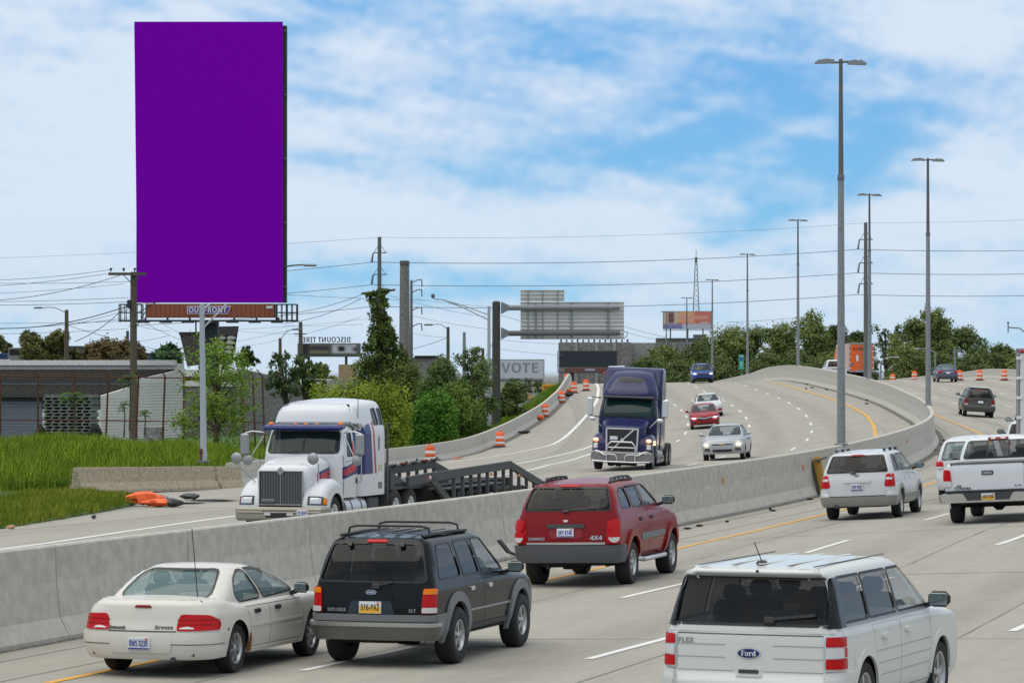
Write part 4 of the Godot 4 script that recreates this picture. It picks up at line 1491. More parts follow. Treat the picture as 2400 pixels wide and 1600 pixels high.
	for sg in [-1.0,1.0]:
		mirror(o,Vector3(sg*1.09,1.41,2.66-3.32),sg,M["black plastic"],1.05)
		var rk:=B.new()
		for k in 5:
			var f:=1.0+k*0.3
			rk.bar(Vector3(sg*0.60,1.82,2.66-f),Vector3(sg*0.58,1.89,2.66-f-0.05),0.04,0.05)
		rk.tube([Vector3(sg*0.61,1.81,2.66-0.85),Vector3(sg*0.58,1.885,2.66-1.15),Vector3(sg*0.575,1.90,2.66-1.7),Vector3(sg*0.58,1.885,2.66-2.3),Vector3(sg*0.60,1.82,2.66-2.5)],0.022,6)
		rk.tube([Vector3(sg*0.61,1.825,2.66-0.85),Vector3(sg*0.60,1.85,2.66-1.7),Vector3(sg*0.60,1.82,2.66-2.5)],0.02,6)
		obj("roof_rail",rk,M["dark plastic"],o)
		var st:=B.new()
		st.tube([Vector3(sg*0.80,0.44,2.66-1.72),Vector3(sg*0.96,0.40,2.66-1.85),Vector3(sg*0.98,0.40,2.66-3.4),Vector3(sg*0.82,0.44,2.66-3.52)],0.045,10)
		obj("step_bar",st,M["chrome"],o)
	exhaust(o,Vector3(-0.38,0.36,2.45),0.035)
	var df:=B.new()
	df.cbox(Vector3(0.0,0.40,2.66-1.15),Vector3(0.32,0.28,0.3),0.1)
	df.cbox(Vector3(-0.3,0.43,2.2),Vector3(0.5,0.16,0.5),0.06)
	df.lathe([[0.0,0.0],[0.19,0.0],[0.21,0.05],[0.21,0.2],[0.19,0.25],[0.0,0.25]],16,Transform3D(Basis(),Vector3(-0.02,0.30,2.0)))
	obj("spare_wheel_and_axle",df,M["underside"],o)
	drive(o,Vector3(2.05,0,-60.8),deg_to_rad(16.0),1.64,1.51)

func white_wagon()->void:
	var o:=thing("wagon","large boxy white wagon with dark wraparound rear glass, cut off by the bottom edge","car",Transform3D(),"cars driving away")
	var pm:=paint("cool white paint",lin(0.60,0.61,0.585),0.3,0.9)
	var s:={
		"L": 5.13,"mid": 2.575,"paint": pm,"sill": 0.30,"hub": 0.37,"arch": 0.43,"axles": [1.08,4.07],"track": 1.66,"tr": 0.37,"tw": 0.24,"rim": 0.25,"spokes": 5,
		"cover": 1.02,"belt": 1.15,"seats": [1.05,1.95,3.0],"floor": 0.28,"surround": 0.03,
		"lower": {"W": [[0.25,0.88],[0.4,0.945],[0.7,0.965],[1.0,0.955],[1.1,0.94],[1.18,0.91]],"XR": [[0.25,0.12],[0.4,0.03],[0.58,0.0],[0.62,0.05],[1.0,0.06],[1.18,0.09]],"XF": [[0.25,5.0],[0.45,5.12],[0.75,5.13],[0.95,5.05]],
			"top": [[0,1.155],[3.2,1.16],[3.8,1.14],[4.5,1.08],[5.13,0.98]],"rr": 0.16,"rf": 0.24,"br": 0.04,"bf": 0.14,"rt": 0.05,"sb": 0.012,"mid": 2.56,"crown": 0.03},
		"cabin": {"W": [[1.08,0.935],[1.16,0.915],[1.45,0.845],[1.62,0.79],[1.74,0.74]],"XR": [[1.08,0.07],[1.16,0.09],[1.45,0.155],[1.62,0.20],[1.66,0.14],[1.74,0.20]],"XF": [[1.08,4.05],[1.2,3.82],[1.4,3.5],[1.6,3.15],[1.74,2.9]],
			"top": [[0,1.715],[0.6,1.735],[2.0,1.745],[2.9,1.73],[3.5,1.68]],"rr": 0.16,"rf": 0.2,"br": 0.03,"bf": 0.1,"rt": 0.045,"base": 1.08,"mid": 2.3,"crown": 0.015},
		"windows": [
			[0,rpoly([0.42,1.19,1.30,1.185,1.30,1.615,0.48,1.615],0.03),"wagon glass","quarter_window"],
			[0,rpoly([1.36,1.185,2.36,1.185,2.30,1.615,1.36,1.615],0.02),"wagon glass","rear_door_window"],
			[0,rpoly([2.44,1.185,3.68,1.19,3.55,1.30,3.14,1.56,3.0,1.615,2.38,1.615],0.04),"green glass","front_door_window"],
			[1,rpoly([-0.84,1.17,0.84,1.17,0.78,1.615,-0.78,1.615],0.03),"privacy glass","rear_window"],
			[2,rpoly([-0.82,1.15,0.82,1.15,0.74,1.63,-0.74,1.63],0.06),"green glass","windscreen"]],
		"doors": [poly([1.52,0.5,1.60,0.36,2.40,0.36,2.38,1.10,1.34,1.10,1.46,0.76]),poly([2.415,0.36,3.60,0.36,3.64,0.8,3.62,1.09,2.395,1.10])],
		"pieces": [
			["l",1,1,rpoly([-1.30,0.32,1.30,0.32,1.36,0.52,-1.36,0.52],0.05),0.05,pm,"rear_bumper"],
			["l",1,0,rpoly([0.80,0.50,1.36,0.50,1.36,0.685,0.82,0.685],0.03),0.045,pm,"bumper_corner"],
			["l",1,0,rpoly([0.80,0.70,1.15,0.70,1.13,1.06,0.80,1.06],0.03),0.010,"chrome","lamp_bezel"],
			["l",1,0,rpoly([0.82,0.72,1.135,0.72,1.13,0.825,0.82,0.825],0.015),0.02,"tail red","tail_light"],
			["l",1,0,rpoly([0.82,0.835,1.03,0.835,1.03,0.935,0.82,0.935],0.015),0.02,"clear lens","reversing_light"],
			["l",1,0,rpoly([1.03,0.84,1.13,0.84,1.125,0.935,1.03,0.935],0.015),0.02,"tail red","tail_light"],
			["l",1,0,rpoly([0.82,0.945,1.12,0.945,1.115,1.045,0.82,1.045],0.015),0.02,"tail red","tail_light"],
			["l",1,1,poly([-0.79,1.052,0.79,1.052,0.79,1.062,-0.79,1.062]),0.002,"dark plastic","tailgate_crease"],
			["l",1,0,poly([0.26,0.945,0.79,0.945,0.79,0.952,0.26,0.952]),0.004,"groove grey","tailgate_groove"],
			["l",1,0,poly([0.26,0.815,0.79,0.815,0.79,0.822,0.26,0.822]),0.004,"groove grey","tailgate_groove"],
			["l",1,0,poly([0.16,0.68,0.79,0.68,0.79,0.687,0.16,0.687]),0.004,"groove grey","tailgate_groove"],
			["l",1,1,rpoly([-0.14,0.625,0.14,0.625,0.14,0.72,-0.14,0.72],0.02),0.012,pm,"handle_surround"],
			["l",1,1,rpoly([-0.11,0.66,0.11,0.66,0.11,0.70,-0.11,0.70],0.015),0.018,"dark plastic","tailgate_handle"],
			["c",1,0,poly([0.82,1.13,1.02,1.13,0.94,1.635,0.80,1.635]),0.006,"dark glass","glass_corner"],
			["c",0,0,poly([0.22,1.13,0.44,1.13,0.50,1.635,0.30,1.635]),0.006,"dark glass","glass_corner"],
			["c",0,0,poly([0.40,1.13,3.75,1.13,3.72,1.16,0.40,1.16]),0.010,"steel","belt_strip"],
			["l",0,0,rpoly([1.66,0.93,1.88,0.93,1.88,0.985,1.66,0.985],0.02),0.03,pm,"door_handle"],
			["l",0,0,rpoly([2.56,0.94,2.78,0.94,2.78,0.995,2.56,0.995],0.02),0.03,pm,"door_handle"],
			["l",0,1,rpoly([0.62,0.72,0.82,0.72,0.82,0.92,0.62,0.92],0.05),0.004,pm,"fuel_door"],
			["l",0,0,poly([1.56,0.55,3.58,0.55,3.58,0.557,1.56,0.557]),0.004,"groove grey","door_groove"],
			["l",0,0,poly([1.50,0.68,3.60,0.68,3.60,0.687,1.50,0.687]),0.004,"groove grey","door_groove"],
			["l",0,0,poly([1.46,0.81,3.62,0.81,3.62,0.817,1.46,0.817]),0.004,"groove grey","door_groove"],
			["l",0,0,ring_poly(1.08,0.37,0.425,0.50,0.1,PI-0.1),0.016,pm,"arch_lip"],
			["l",0,0,ring_poly(4.07,0.37,0.425,0.50,0.1,PI-0.1),0.016,pm,"arch_lip"],
		],
	}
	glass("wagon glass",Color(0.03,0.045,0.04),0.62)
	mat("groove grey",lin(0.30,0.30,0.29),0.6)
	build_car(o,s)
	badge_oval(o,on_end(s,true,0.0,0.865,0.006),0.26,"Ford")
	lettering("FLEX",0.05,M["steel"],o,on_end(s,true,-0.70,0.985,0.004),"badge_lettering",false,0.17,0.006)
	rear_wiper(o,on_end(s,true,0.24,1.21,0.012,true),0.46)
	for sg in [-1.0,1.0]:
		mirror(o,Vector3(sg*1.09,1.24,2.575-3.50),sg,M["black plastic"],1.1)
		var gr:=B.new()
		gr.bar(Vector3(sg*0.62,1.748,2.575-0.30),Vector3(sg*0.62,1.758,2.575-2.9),0.018,0.008)
		obj("roof_channel",gr,M["dark plastic"],o)
	for x in [-0.3,0.0,0.3]:
		var rb:=B.new()
		rb.cbox(Vector3(x,1.758,2.575-1.55),Vector3(0.06,0.012,2.2),0.005)
		obj("roof_rib",rb,pm,o)
	var an:=B.new()
	an.cbox(Vector3(-0.02,1.765,2.575-0.55),Vector3(0.08,0.05,0.18),0.02)
	an.tube([Vector3(-0.02,1.78,2.575-0.55),Vector3(-0.03,1.99,2.575-0.33)],0.006,5)
	obj("roof_aerial",an,M["black plastic"],o)
	var wj:=B.new()
	wj.cbox(Vector3(0.06,1.70,2.575-0.15),Vector3(0.03,0.03,0.03),0.008)
	obj("washer_jet",wj,M["black plastic"],o)
	drive(o,Vector3(3.58,0,-35.6),deg_to_rad(22.0),1.66,1.495)
	o.position.y+=0.09

func white_crossover()->void:
	var o:=thing("crossover","white and silver crossover with roof rails in the lane beside the barrier light pole","SUV",Transform3D(),"cars driving away")
	var pm:=paint("silver white paint",lin(0.58,0.59,0.60),0.3,0.9)
	var two:=paint("warm silver paint",lin(0.27,0.265,0.25),0.4,0.5)
	var s:={
		"L": 5.08,"mid": 2.55,"paint": pm,"sill": 0.33,"hub": 0.345,"arch": 0.40,"axles": [1.12,3.99],"track": 1.60,"tr": 0.345,"tw": 0.225,"rim": 0.225,"spokes": 5,
		"cover": 1.0,"belt": 1.12,"seats": [1.9,2.9],"floor": 0.3,
		"lower": {"W": [[0.28,0.84],[0.45,0.915],[0.7,0.93],[0.95,0.91],[1.08,0.88],[1.16,0.84]],"XR": [[0.28,0.12],[0.42,0.03],[0.58,0.0],[0.64,0.05],[0.9,0.06],[1.16,0.12]],"XF": [[0.28,4.95],[0.5,5.07],[0.75,5.05],[0.95,4.9]],
			"top": [[0,1.15],[3.0,1.12],[3.7,1.08],[4.4,1.0],[5.08,0.86]],"rr": 0.2,"rf": 0.35,"br": 0.08,"bf": 0.2,"rt": 0.06,"sb": 0.015,"mid": 2.54,"crown": 0.03},
		"cabin": {"W": [[1.05,0.88],[1.14,0.855],[1.4,0.775],[1.55,0.72],[1.65,0.65]],"XR": [[1.05,0.10],[1.15,0.12],[1.4,0.26],[1.55,0.38],[1.65,0.45]],"XF": [[1.05,3.9],[1.2,3.6],[1.4,3.2],[1.55,2.9],[1.65,2.65]],
			"top": [[0,1.59],[0.6,1.61],[1.5,1.635],[2.3,1.64],[3.0,1.57]],"rr": 0.17,"rf": 0.2,"br": 0.07,"bf": 0.12,"rt": 0.06,"base": 1.05,"mid": 2.2,"crown": 0.03},
		"windows": [
			[0,rpoly([0.50,1.17,1.30,1.16,1.26,1.52,0.78,1.53],0.06),"haze glass","quarter_window"],
			[0,rpoly([1.40,1.16,2.22,1.15,2.10,1.54,1.36,1.53],0.04),"clear glass","rear_door_window"],
			[0,rpoly([2.32,1.15,3.42,1.15,3.24,1.26,2.86,1.48,2.68,1.54,2.20,1.54],0.05),"clear glass","front_door_window"],
			[1,rpoly([-0.74,1.16,0.74,1.16,0.62,1.535,-0.62,1.535],0.04),"privacy glass","rear_window"],
			[2,rpoly([-0.74,1.12,0.74,1.12,0.66,1.55,-0.66,1.55],0.06),"green glass","windscreen"]],
		"doors": [poly([1.56,0.5,1.60,0.42,2.28,0.42,2.26,1.06,1.42,1.06,1.52,0.76]),poly([2.30,0.42,3.46,0.42,3.5,0.7,3.44,1.04,2.28,1.055])],
		"pieces": [
			["l",1,1,rpoly([-1.30,0.35,1.30,0.35,1.36,0.56,-1.36,0.56],0.04),0.035,two,"rear_bumper"],
			["l",1,0,rpoly([0.70,0.57,1.34,0.57,1.34,0.72,0.74,0.76],0.02),0.025,pm,"bumper_corner"],
			["l",1,0,rpoly([0.67,0.79,0.98,0.79,0.95,1.09,0.72,1.09],0.05),0.012,"tail red","tail_light"],
			["l",1,0,rpoly([0.71,0.95,0.87,0.95,0.87,1.01,0.71,1.01],0.015),0.018,"clear lens","reversing_light"],
			["l",1,1,rpoly([-0.34,0.90,0.34,0.90,0.34,0.985,-0.34,0.985],0.03),0.025,pm,"tailgate_handle"],
			["l",1,1,poly([-0.70,0.565,0.70,0.565,0.70,0.585,-0.70,0.585]),0.004,"black plastic","tailgate_gap"],
			["c",1,1,rpoly([-0.20,1.535,0.20,1.535,0.12,1.57,-0.12,1.57],0.01),0.012,"dark red lens","brake_light"],
			["l",0,0,ring_poly(1.12,0.345,0.395,0.50,-0.02,PI),0.02,two,"arch_flare"],
			["l",0,0,ring_poly(3.99,0.345,0.395,0.50,-0.02,PI),0.02,two,"arch_flare"],
			["l",0,0,rpoly([1.62,0.35,3.46,0.35,3.46,0.56,1.62,0.56],0.02),0.012,two,"lower_cladding"],
			["l",0,0,rpoly([1.70,0.93,1.88,0.93,1.88,0.98,1.70,0.98],0.02),0.022,pm,"door_handle"],
			["l",0,0,rpoly([2.48,0.93,2.66,0.93,2.66,0.98,2.48,0.98],0.02),0.022,pm,"door_handle"],
		],
	}
	glass("haze glass",Color(0.30,0.31,0.33),0.7)
	build_car(o,s)
	suv_common(s,o,"DMV 8864","mi",0.80)
	badge_oval(o,on_end(s,true,0.0,1.075,0.006),0.15,"Ford")
	rear_wiper(o,on_end(s,true,-0.05,1.13,0.01),-0.36)
	exhaust(o,Vector3(-0.52,0.34,2.52),0.05)
	for sg in [-1.0,1.0]:
		mirror(o,Vector3(sg*1.05,1.21,2.55-3.36),sg,M["black plastic"])
		var rk:=B.new()
		rk.tube([Vector3(sg*0.60,1.64,2.55-0.7),Vector3(sg*0.585,1.71,2.55-0.95),Vector3(sg*0.58,1.72,2.55-1.7),Vector3(sg*0.585,1.71,2.55-2.4),Vector3(sg*0.60,1.63,2.55-2.65)],0.022,6)
		obj("roof_rail",rk,M["steel"],o)
		var rf:=B.new()
		for f in [0.8,1.7,2.5]: rf.cbox(Vector3(sg*0.59,1.665,2.55-f),Vector3(0.06,0.08,0.16),0.02)
		obj("rail_foot",rf,M["black plastic"],o)
	drive(o,Vector3(9.46,0,-83.6),deg_to_rad(15.4),1.60,1.435)

func white_pickup()->void:
	var o:=thing("pickup_truck","white crew-cab pickup with chrome rear bumper, cut off by the right edge","pickup truck",Transform3D(),"cars driving away")
	var pm:=paint("bright white paint",lin(0.64,0.66,0.68),0.3,0.9)
	var s:={
		"L": 5.8,"mid": 3.0,"paint": pm,"sill": 0.52,"hub": 0.40,"arch": 0.49,"axles": [1.2,4.85],"track": 1.72,"tr": 0.40,"tw": 0.27,"rim": 0.24,"spokes": 5,
		"cover": 1.25,"belt": 1.36,"seats": [2.7,3.5],"floor": 0.45,
		"lower": {"W": [[0.5,0.95],[0.75,1.0],[1.05,1.01],[1.25,0.99],[1.37,0.96]],"XR": [[0.5,0.14],[0.7,0.12],[1.2,0.10],[1.37,0.12]],"XF": [[0.5,5.7],[0.8,5.8],[1.05,5.75],[1.2,5.6]],
			"top": [[0,1.37],[2.1,1.37],[2.3,1.36],[4.2,1.33],[5.0,1.25],[5.8,1.1]],"rr": 0.1,"rf": 0.35,"br": 0.03,"bf": 0.2,"rt": 0.035,"mid": 2.9,"crown": 0.01},
		"cabin": {"W": [[1.30,0.95],[1.42,0.92],[1.65,0.86],[1.82,0.80],[1.93,0.72]],"XR": [[1.30,2.25],[1.42,2.26],[1.65,2.33],[1.82,2.42],[1.93,2.5]],"XF": [[1.30,4.5],[1.5,4.15],[1.7,3.8],[1.93,3.4]],
			"top": [[2.2,1.90],[3.0,1.93],[3.6,1.92],[4.0,1.86]],"rr": 0.15,"rf": 0.2,"br": 0.05,"bf": 0.12,"rt": 0.06,"base": 1.30,"mid": 3.3,"crown": 0.03},
		"windows": [
			[0,rpoly([2.50,1.45,3.05,1.43,3.0,1.81,2.60,1.81],0.05),"privacy glass","rear_door_window"],
			[0,rpoly([3.15,1.43,4.1,1.43,3.9,1.6,3.6,1.81,3.10,1.81],0.05),"green glass","front_door_window"],
			[1,rpoly([-0.80,1.44,0.80,1.44,0.68,1.82,-0.68,1.82],0.05),"pickup glass","rear_window"],
			[2,rpoly([-0.80,1.40,0.80,1.40,0.70,1.82,-0.70,1.82],0.06),"green glass","windscreen"]],
		"doors": [],
		"pieces": [
			["l",1,1,rpoly([-0.80,0.77,0.80,0.77,0.80,1.345,-0.80,1.345],0.03),0.014,pm,"tailgate"],
			["l",1,1,poly([-0.84,1.345,0.84,1.345,0.84,1.368,-0.84,1.368]),0.03,"black plastic","tailgate_cap"],
			["l",1,1,rpoly([-0.13,1.10,0.13,1.10,0.13,1.20,-0.13,1.20],0.03),0.024,"black plastic","tailgate_handle"],
			["l",1,1,rpoly([-0.10,1.12,0.10,1.12,0.10,1.18,-0.10,1.18],0.02),0.03,"steel","handle_insert"],
			["l",1,0,rpoly([0.82,0.90,1.06,0.90,1.06,1.24,0.85,1.24],0.05),0.02,"tail red","tail_light"],
			["l",1,0,rpoly([0.83,0.86,1.05,0.86,1.05,0.985,0.83,0.985],0.03),0.026,"clear lens","reversing_light"],
			["l",1,1,poly([-0.98,0.715,0.98,0.715,0.98,0.76,-0.98,0.76]),0.05,"black plastic","bumper_step"],
			["l",1,0,rpoly([0.44,0.50,1.06,0.50,1.08,0.70,0.56,0.71],0.05),0.15,"chrome","bumper_corner"],
			["l",1,1,rpoly([-0.58,0.50,0.58,0.50,0.58,0.55,-0.58,0.55],0.02),0.145,"chrome","rear_bumper"],
			["l",1,1,rpoly([-0.55,0.545,0.55,0.545,0.55,0.71,-0.55,0.71],0.02),0.11,"dark plastic","bumper_centre"],
			["c",1,1,rpoly([-0.24,1.845,0.24,1.845,0.24,1.895,-0.24,1.895],0.02),0.02,"dark red lens","brake_light"],
			["c",1,0,rpoly([0.06,1.855,0.17,1.855,0.17,1.885,0.06,1.885],0.012),0.026,"clear lens","cargo_light"],
			["c",1,0,poly([0.235,1.44,0.265,1.44,0.265,1.82,0.235,1.82]),0.006,"black plastic","window_bar"],
			["l",0,0,ring_poly(1.2,0.40,0.485,0.57,-0.1,PI+0.1),0.02,pm,"arch_flare"],
			["l",0,0,ring_poly(4.85,0.40,0.485,0.57,-0.1,PI+0.1),0.02,pm,"arch_flare"],
		],
	}
	glass("pickup glass",Color(0.06,0.08,0.085),0.5)
	build_car(o,s)
	var cv:=B.new()
	cv.cbox(Vector3(0,1.375,3.0-1.2),Vector3(1.7,0.02,1.95),0.008)
	obj("bed_cover",cv,M["grey plastic"],o)
	plate(o,on_end(s,true,0.0,0.625,0.125),"XWD 5266","yellow")
	lettering("SR5",0.04,M["black plastic"],o,on_end(s,true,-0.66,0.865,0.02),"badge_lettering",false,0.12,0.006)
	lettering("TUNDRA",0.055,M["black plastic"],o,on_end(s,true,-0.58,0.81,0.02),"badge_lettering",false,0.38,0.006)
	lettering("5.7L",0.04,M["black plastic"],o,on_end(s,true,0.68,0.84,0.02),"badge_lettering",false,0.16,0.006)
	var df:=B.new()
	df.cbox(Vector3(0.1,0.42,3.0-1.2),Vector3(0.36,0.32,0.34),0.12)
	df.tube([Vector3(-0.5,0.5,2.7),Vector3(0.9,0.47,2.6)],0.05,8)
	obj("differential",df,M["underside"],o)
	for sg in [-1.0,1.0]: mirror(o,Vector3(sg*1.18,1.5,3.0-4.0),sg,M["black plastic"],1.4)
	drive(o,Vector3(10.25,0,-78.4),deg_to_rad(14.8),1.72,1.825,-1.0)

func white_van()->void:
	var o:=thing("minivan","white van showing only its left rear corner past the pickup","van",Transform3D(),"cars driving away")
	var pm:=paint("plain white paint",lin(0.62,0.63,0.64),0.35,0.7)
	var s:=suv_spec(pm,4.9,1.92,1.76)
	s.windows[3][2]="clear glass"
	s.pieces.append(["l",1,0,rpoly([0.70,1.0,0.98,1.0,0.96,1.14,0.74,1.14],0.03),0.012,"tail red","tail_light"])
	s.pieces.append(["l",1,0,rpoly([0.72,0.95,0.98,0.95,0.98,1.0,0.72,1.0],0.02),0.012,"clear lens","reversing_light"])
	build_car(o,s)
	drive(o,Vector3(11.75,0,-92.5),deg_to_rad(13.5),1.6,1.4,-1.0)

func suv_spec(pm: Material,L: float,wide: float,high: float,fine:=false)->Dictionary:
	var x:=L/4.75
	var y:=high/1.72
	var w:=wide/1.87
	return {
		"L": L,"mid": 2.41*x,"paint": pm,"sill": 0.36*y,"hub": 0.36,"arch": 0.425,"axles": [1.02*x,3.80*x],"track": 1.58*w,"tr": 0.36,"tw": 0.235,"rim": 0.22,"spokes": 5,
		"cover": 1.0*y,"belt": 1.12*y,"seats": [1.7*x,2.7*x],"floor": 0.32,"fine": fine,
		"lower": {"W": scaled([[0.3,0.86],[0.5,0.92],[0.75,0.935],[1.0,0.915],[1.16,0.86]],y,w),"XR": scaled([[0.3,0.1],[0.45,0.02],[0.62,0.0],[0.68,0.05],[1.16,0.11]],y,x),"XF": scaled([[0.3,4.65],[0.5,4.75],[0.8,4.72],[0.95,4.6]],y,x),
			"top": scaled([[0,1.15],[2.8,1.13],[3.4,1.09],[4.1,1.03],[4.75,0.92]],x,y),"rr": 0.18,"rf": 0.35,"br": 0.07,"bf": 0.2,"rt": 0.06,"sb": 0.015,"mid": 2.37*x,"crown": 0.03},
		"cabin": {"W": scaled([[1.05,0.88],[1.14,0.86],[1.4,0.78],[1.6,0.71],[1.72,0.62]],y,w),"XR": scaled([[1.05,0.09],[1.14,0.11],[1.4,0.22],[1.6,0.36],[1.72,0.46]],y,x),"XF": scaled([[1.05,3.6],[1.2,3.32],[1.4,2.98],[1.6,2.65],[1.72,2.4]],y,x),
			"top": scaled([[0,1.65],[0.6,1.69],[1.5,1.715],[2.2,1.70],[2.8,1.63]],x,y),"rr": 0.16,"rf": 0.2,"br": 0.07,"bf": 0.12,"rt": 0.08,"base": 1.05*y,"mid": 2.0*x,"crown": 0.03},
		"windows": [
			[0,pscaled(rpoly([0.52,1.17,1.24,1.16,1.18,1.57,0.76,1.56],0.06),x,y),"privacy glass","quarter_window"],
			[0,pscaled(rpoly([1.34,1.16,2.04,1.15,1.96,1.59,1.28,1.58],0.05),x,y),"privacy glass","rear_door_window"],
			[0,pscaled(rpoly([2.14,1.15,3.12,1.15,2.98,1.26,2.62,1.52,2.48,1.59,2.06,1.59],0.05),x,y),"green glass","front_door_window"],
			[1,pscaled(rpoly([-0.72,1.16,0.72,1.16,0.60,1.59,-0.60,1.59],0.06),w,y),"privacy glass","rear_window"],
			[2,pscaled(rpoly([-0.74,1.12,0.74,1.12,0.62,1.6,-0.62,1.6],0.06),w,y),"green glass","windscreen"]],
		"doors": [],
		"pieces": [
			["l",0,0,pscaled(rpoly([1.60,0.93,1.76,0.93,1.76,0.98,1.60,0.98],0.02),x,y),0.022,"black plastic","door_handle"],
			["l",0,0,pscaled(rpoly([2.38,0.93,2.54,0.93,2.54,0.98,2.38,0.98],0.02),x,y),0.022,"black plastic","door_handle"],
		],
	}

# ---------------------------------------------------------------- the other cars, and the trucks
func oncoming(o: Node3D,x: float,d: float,track: float,wb_half: float,turn:=0.0)->void:
	var h:=atan(bend(d))+turn+PI
	var f:=Vector3(sin(h),0,-cos(h))
	var r:=Vector3(cos(h),0,sin(h))
	drive(o,Vector3(x,0,-d)+r*track/2-f*wb_half,h,track,wb_half)

func silver_sedan()->void:
	var o:=thing("sedan","silver sedan with lit headlights coming round the bend, nearest the median barrier","car",Transform3D(),"oncoming cars")
	var s:=sedan_spec(paint("silver paint",lin(0.40,0.42,0.45),0.3,0.8,0.2),5.09,1.85,1.49)
	front_set(s,1.49,0.92,[0.52,0.60,0.98,0.62,0.96,0.74,0.58,0.72],[-0.44,0.655,0.44,0.655,0.46,0.70,-0.46,0.70],[-0.40,0.36,0.40,0.36,0.44,0.47,-0.44,0.47])
	s.pieces.append(["l",2,0,rpoly([0.54,0.40,0.84,0.42,0.84,0.47,0.52,0.45],0.02),0.014,"dark plastic","bumper_inlet"])
	build_car(o,s)
	var b:=B.new()
	b.cbox(Vector3.ZERO,Vector3(0.2,0.05,0.02),0.01)
	b.cbox(Vector3.ZERO,Vector3(0.07,0.07,0.02),0.01)
	obj("badge",b,mat("gold badge",lin(0.5,0.36,0.1),0.3,0.6),o,on_end(s,false,0,0.68,0.02))
	for sg in [-1.0,1.0]:
		mirror(o,Vector3(sg*1.02,1.09,-0.75),sg,s.paint,0.9)
		lamp_glow(o,on_end(s,false,sg*0.70,0.665,0.03).origin,Color(1.0,0.9,0.72),0.085)
	oncoming(o,9.3,147.2,1.58,1.45)

func red_sedan()->void:
	var o:=thing("sedan","bright red sedan with lit headlights and a chrome beak grille ahead of the white sedan","car",Transform3D(),"oncoming cars")
	var s:=sedan_spec(paint("bright red paint",lin(0.30,0.014,0.022),0.3,0.9),4.6,1.80,1.42,false)
	front_set(s,1.42,0.9,[0.42,0.61,0.94,0.64,0.92,0.73,0.50,0.70],[-0.40,0.55,0.40,0.55,0.46,0.70,-0.46,0.70],[-0.5,0.26,0.5,0.26,0.44,0.36,-0.44,0.36])
	s.pieces.append(["l",2,1,poly([-0.46,0.665,0.0,0.60,0.46,0.665,0.46,0.70,0.0,0.645,-0.46,0.70]),0.03,"chrome","grille_bar"])
	s.pieces.append(["l",2,0,rpoly([0.56,0.36,0.88,0.42,0.86,0.48,0.62,0.42],0.02),0.014,"black plastic","bumper_inlet"])
	build_car(o,s)
	for sg in [-1.0,1.0]:
		mirror(o,Vector3(sg*1.0,1.05,-0.7),sg,s.paint,0.9)
		lamp_glow(o,on_end(s,false,sg*0.64,0.655,0.02).origin,Color(0.95,0.97,1.0),0.07,0.2)
	oncoming(o,11.55,204.0,1.53,1.33)

func white_far_sedan()->void:
	var o:=thing("sedan","plain white sedan half hidden behind the red sedan","car",Transform3D(),"oncoming cars")
	var s:=sedan_spec(M["plain white paint"],4.8,1.82,1.45,false)
	front_set(s,1.45,0.9,[0.52,0.60,0.96,0.62,0.94,0.72,0.58,0.72],[-0.42,0.58,0.42,0.58,0.44,0.68,-0.44,0.68],[-0.42,0.30,0.42,0.30,0.44,0.42,-0.44,0.42])
	build_car(o,s)
	for sg in [-1.0,1.0]: mirror(o,Vector3(sg*1.0,1.06,-0.72),sg,s.paint,0.9)
	oncoming(o,12.75,221.0,1.55,1.38)

func blue_suv()->void:
	var o:=thing("sport_utility_vehicle","bright blue crossover with lit headlights and roof bars at the crest of the road","SUV",Transform3D(),"oncoming cars")
	var s:=suv_spec(paint("bright blue paint",lin(0.02,0.06,0.27),0.3,0.9),4.6,1.88,1.66)
	front_set(s,1.6,0.93,[0.52,0.72,0.96,0.74,0.94,0.88,0.58,0.86],[-0.44,0.66,0.44,0.66,0.46,0.84,-0.46,0.84],[-0.6,0.36,0.6,0.36,0.56,0.5,-0.56,0.5])
	build_car(o,s)
	for sg in [-1.0,1.0]:
		mirror(o,Vector3(sg*1.04,1.17,-0.7),sg,M["black plastic"])
		lamp_glow(o,on_end(s,false,sg*0.72,0.80,0.02).origin,Color(0.95,0.97,1.0),0.09,0.2)
		var rk:=B.new()
		rk.tube([Vector3(sg*0.55,1.68,1.6),Vector3(sg*0.55,1.74,1.2),Vector3(sg*0.55,1.74,-0.2),Vector3(sg*0.55,1.66,-0.4)],0.03,6)
		obj("roof_rail",rk,M["black plastic"],o)
	oncoming(o,16.7,300.0,1.56,1.35)

func far_pickup()->void:
	var o:=thing("sport_utility_vehicle","white and red vehicle showing only its top above the blue semi tractor","SUV",Transform3D(),"oncoming cars")
	var s:=suv_spec(paint("pale red paint",lin(0.40,0.06,0.05),0.35,0.8),4.9,1.95,1.82)
	front_set(s,1.8,0.95,[0.55,0.80,0.96,0.82,0.94,0.98,0.6,0.98],[-0.5,0.70,0.5,0.70,0.5,0.94,-0.5,0.94],[-0.6,0.42,0.6,0.42,0.56,0.55,-0.56,0.55])
	build_car(o,s)
	var rf:=B.new()
	rf.cbox(Vector3(0,1.80,0.7),Vector3(1.36,0.06,2.0),0.03)
	obj("roof_panel",rf,M["plain white paint"],o)
	for sg in [-1.0,1.0]: mirror(o,Vector3(sg*1.06,1.3,-0.7),sg,s.paint,1.2)
	oncoming(o,9.05,292.0,1.6,1.4)

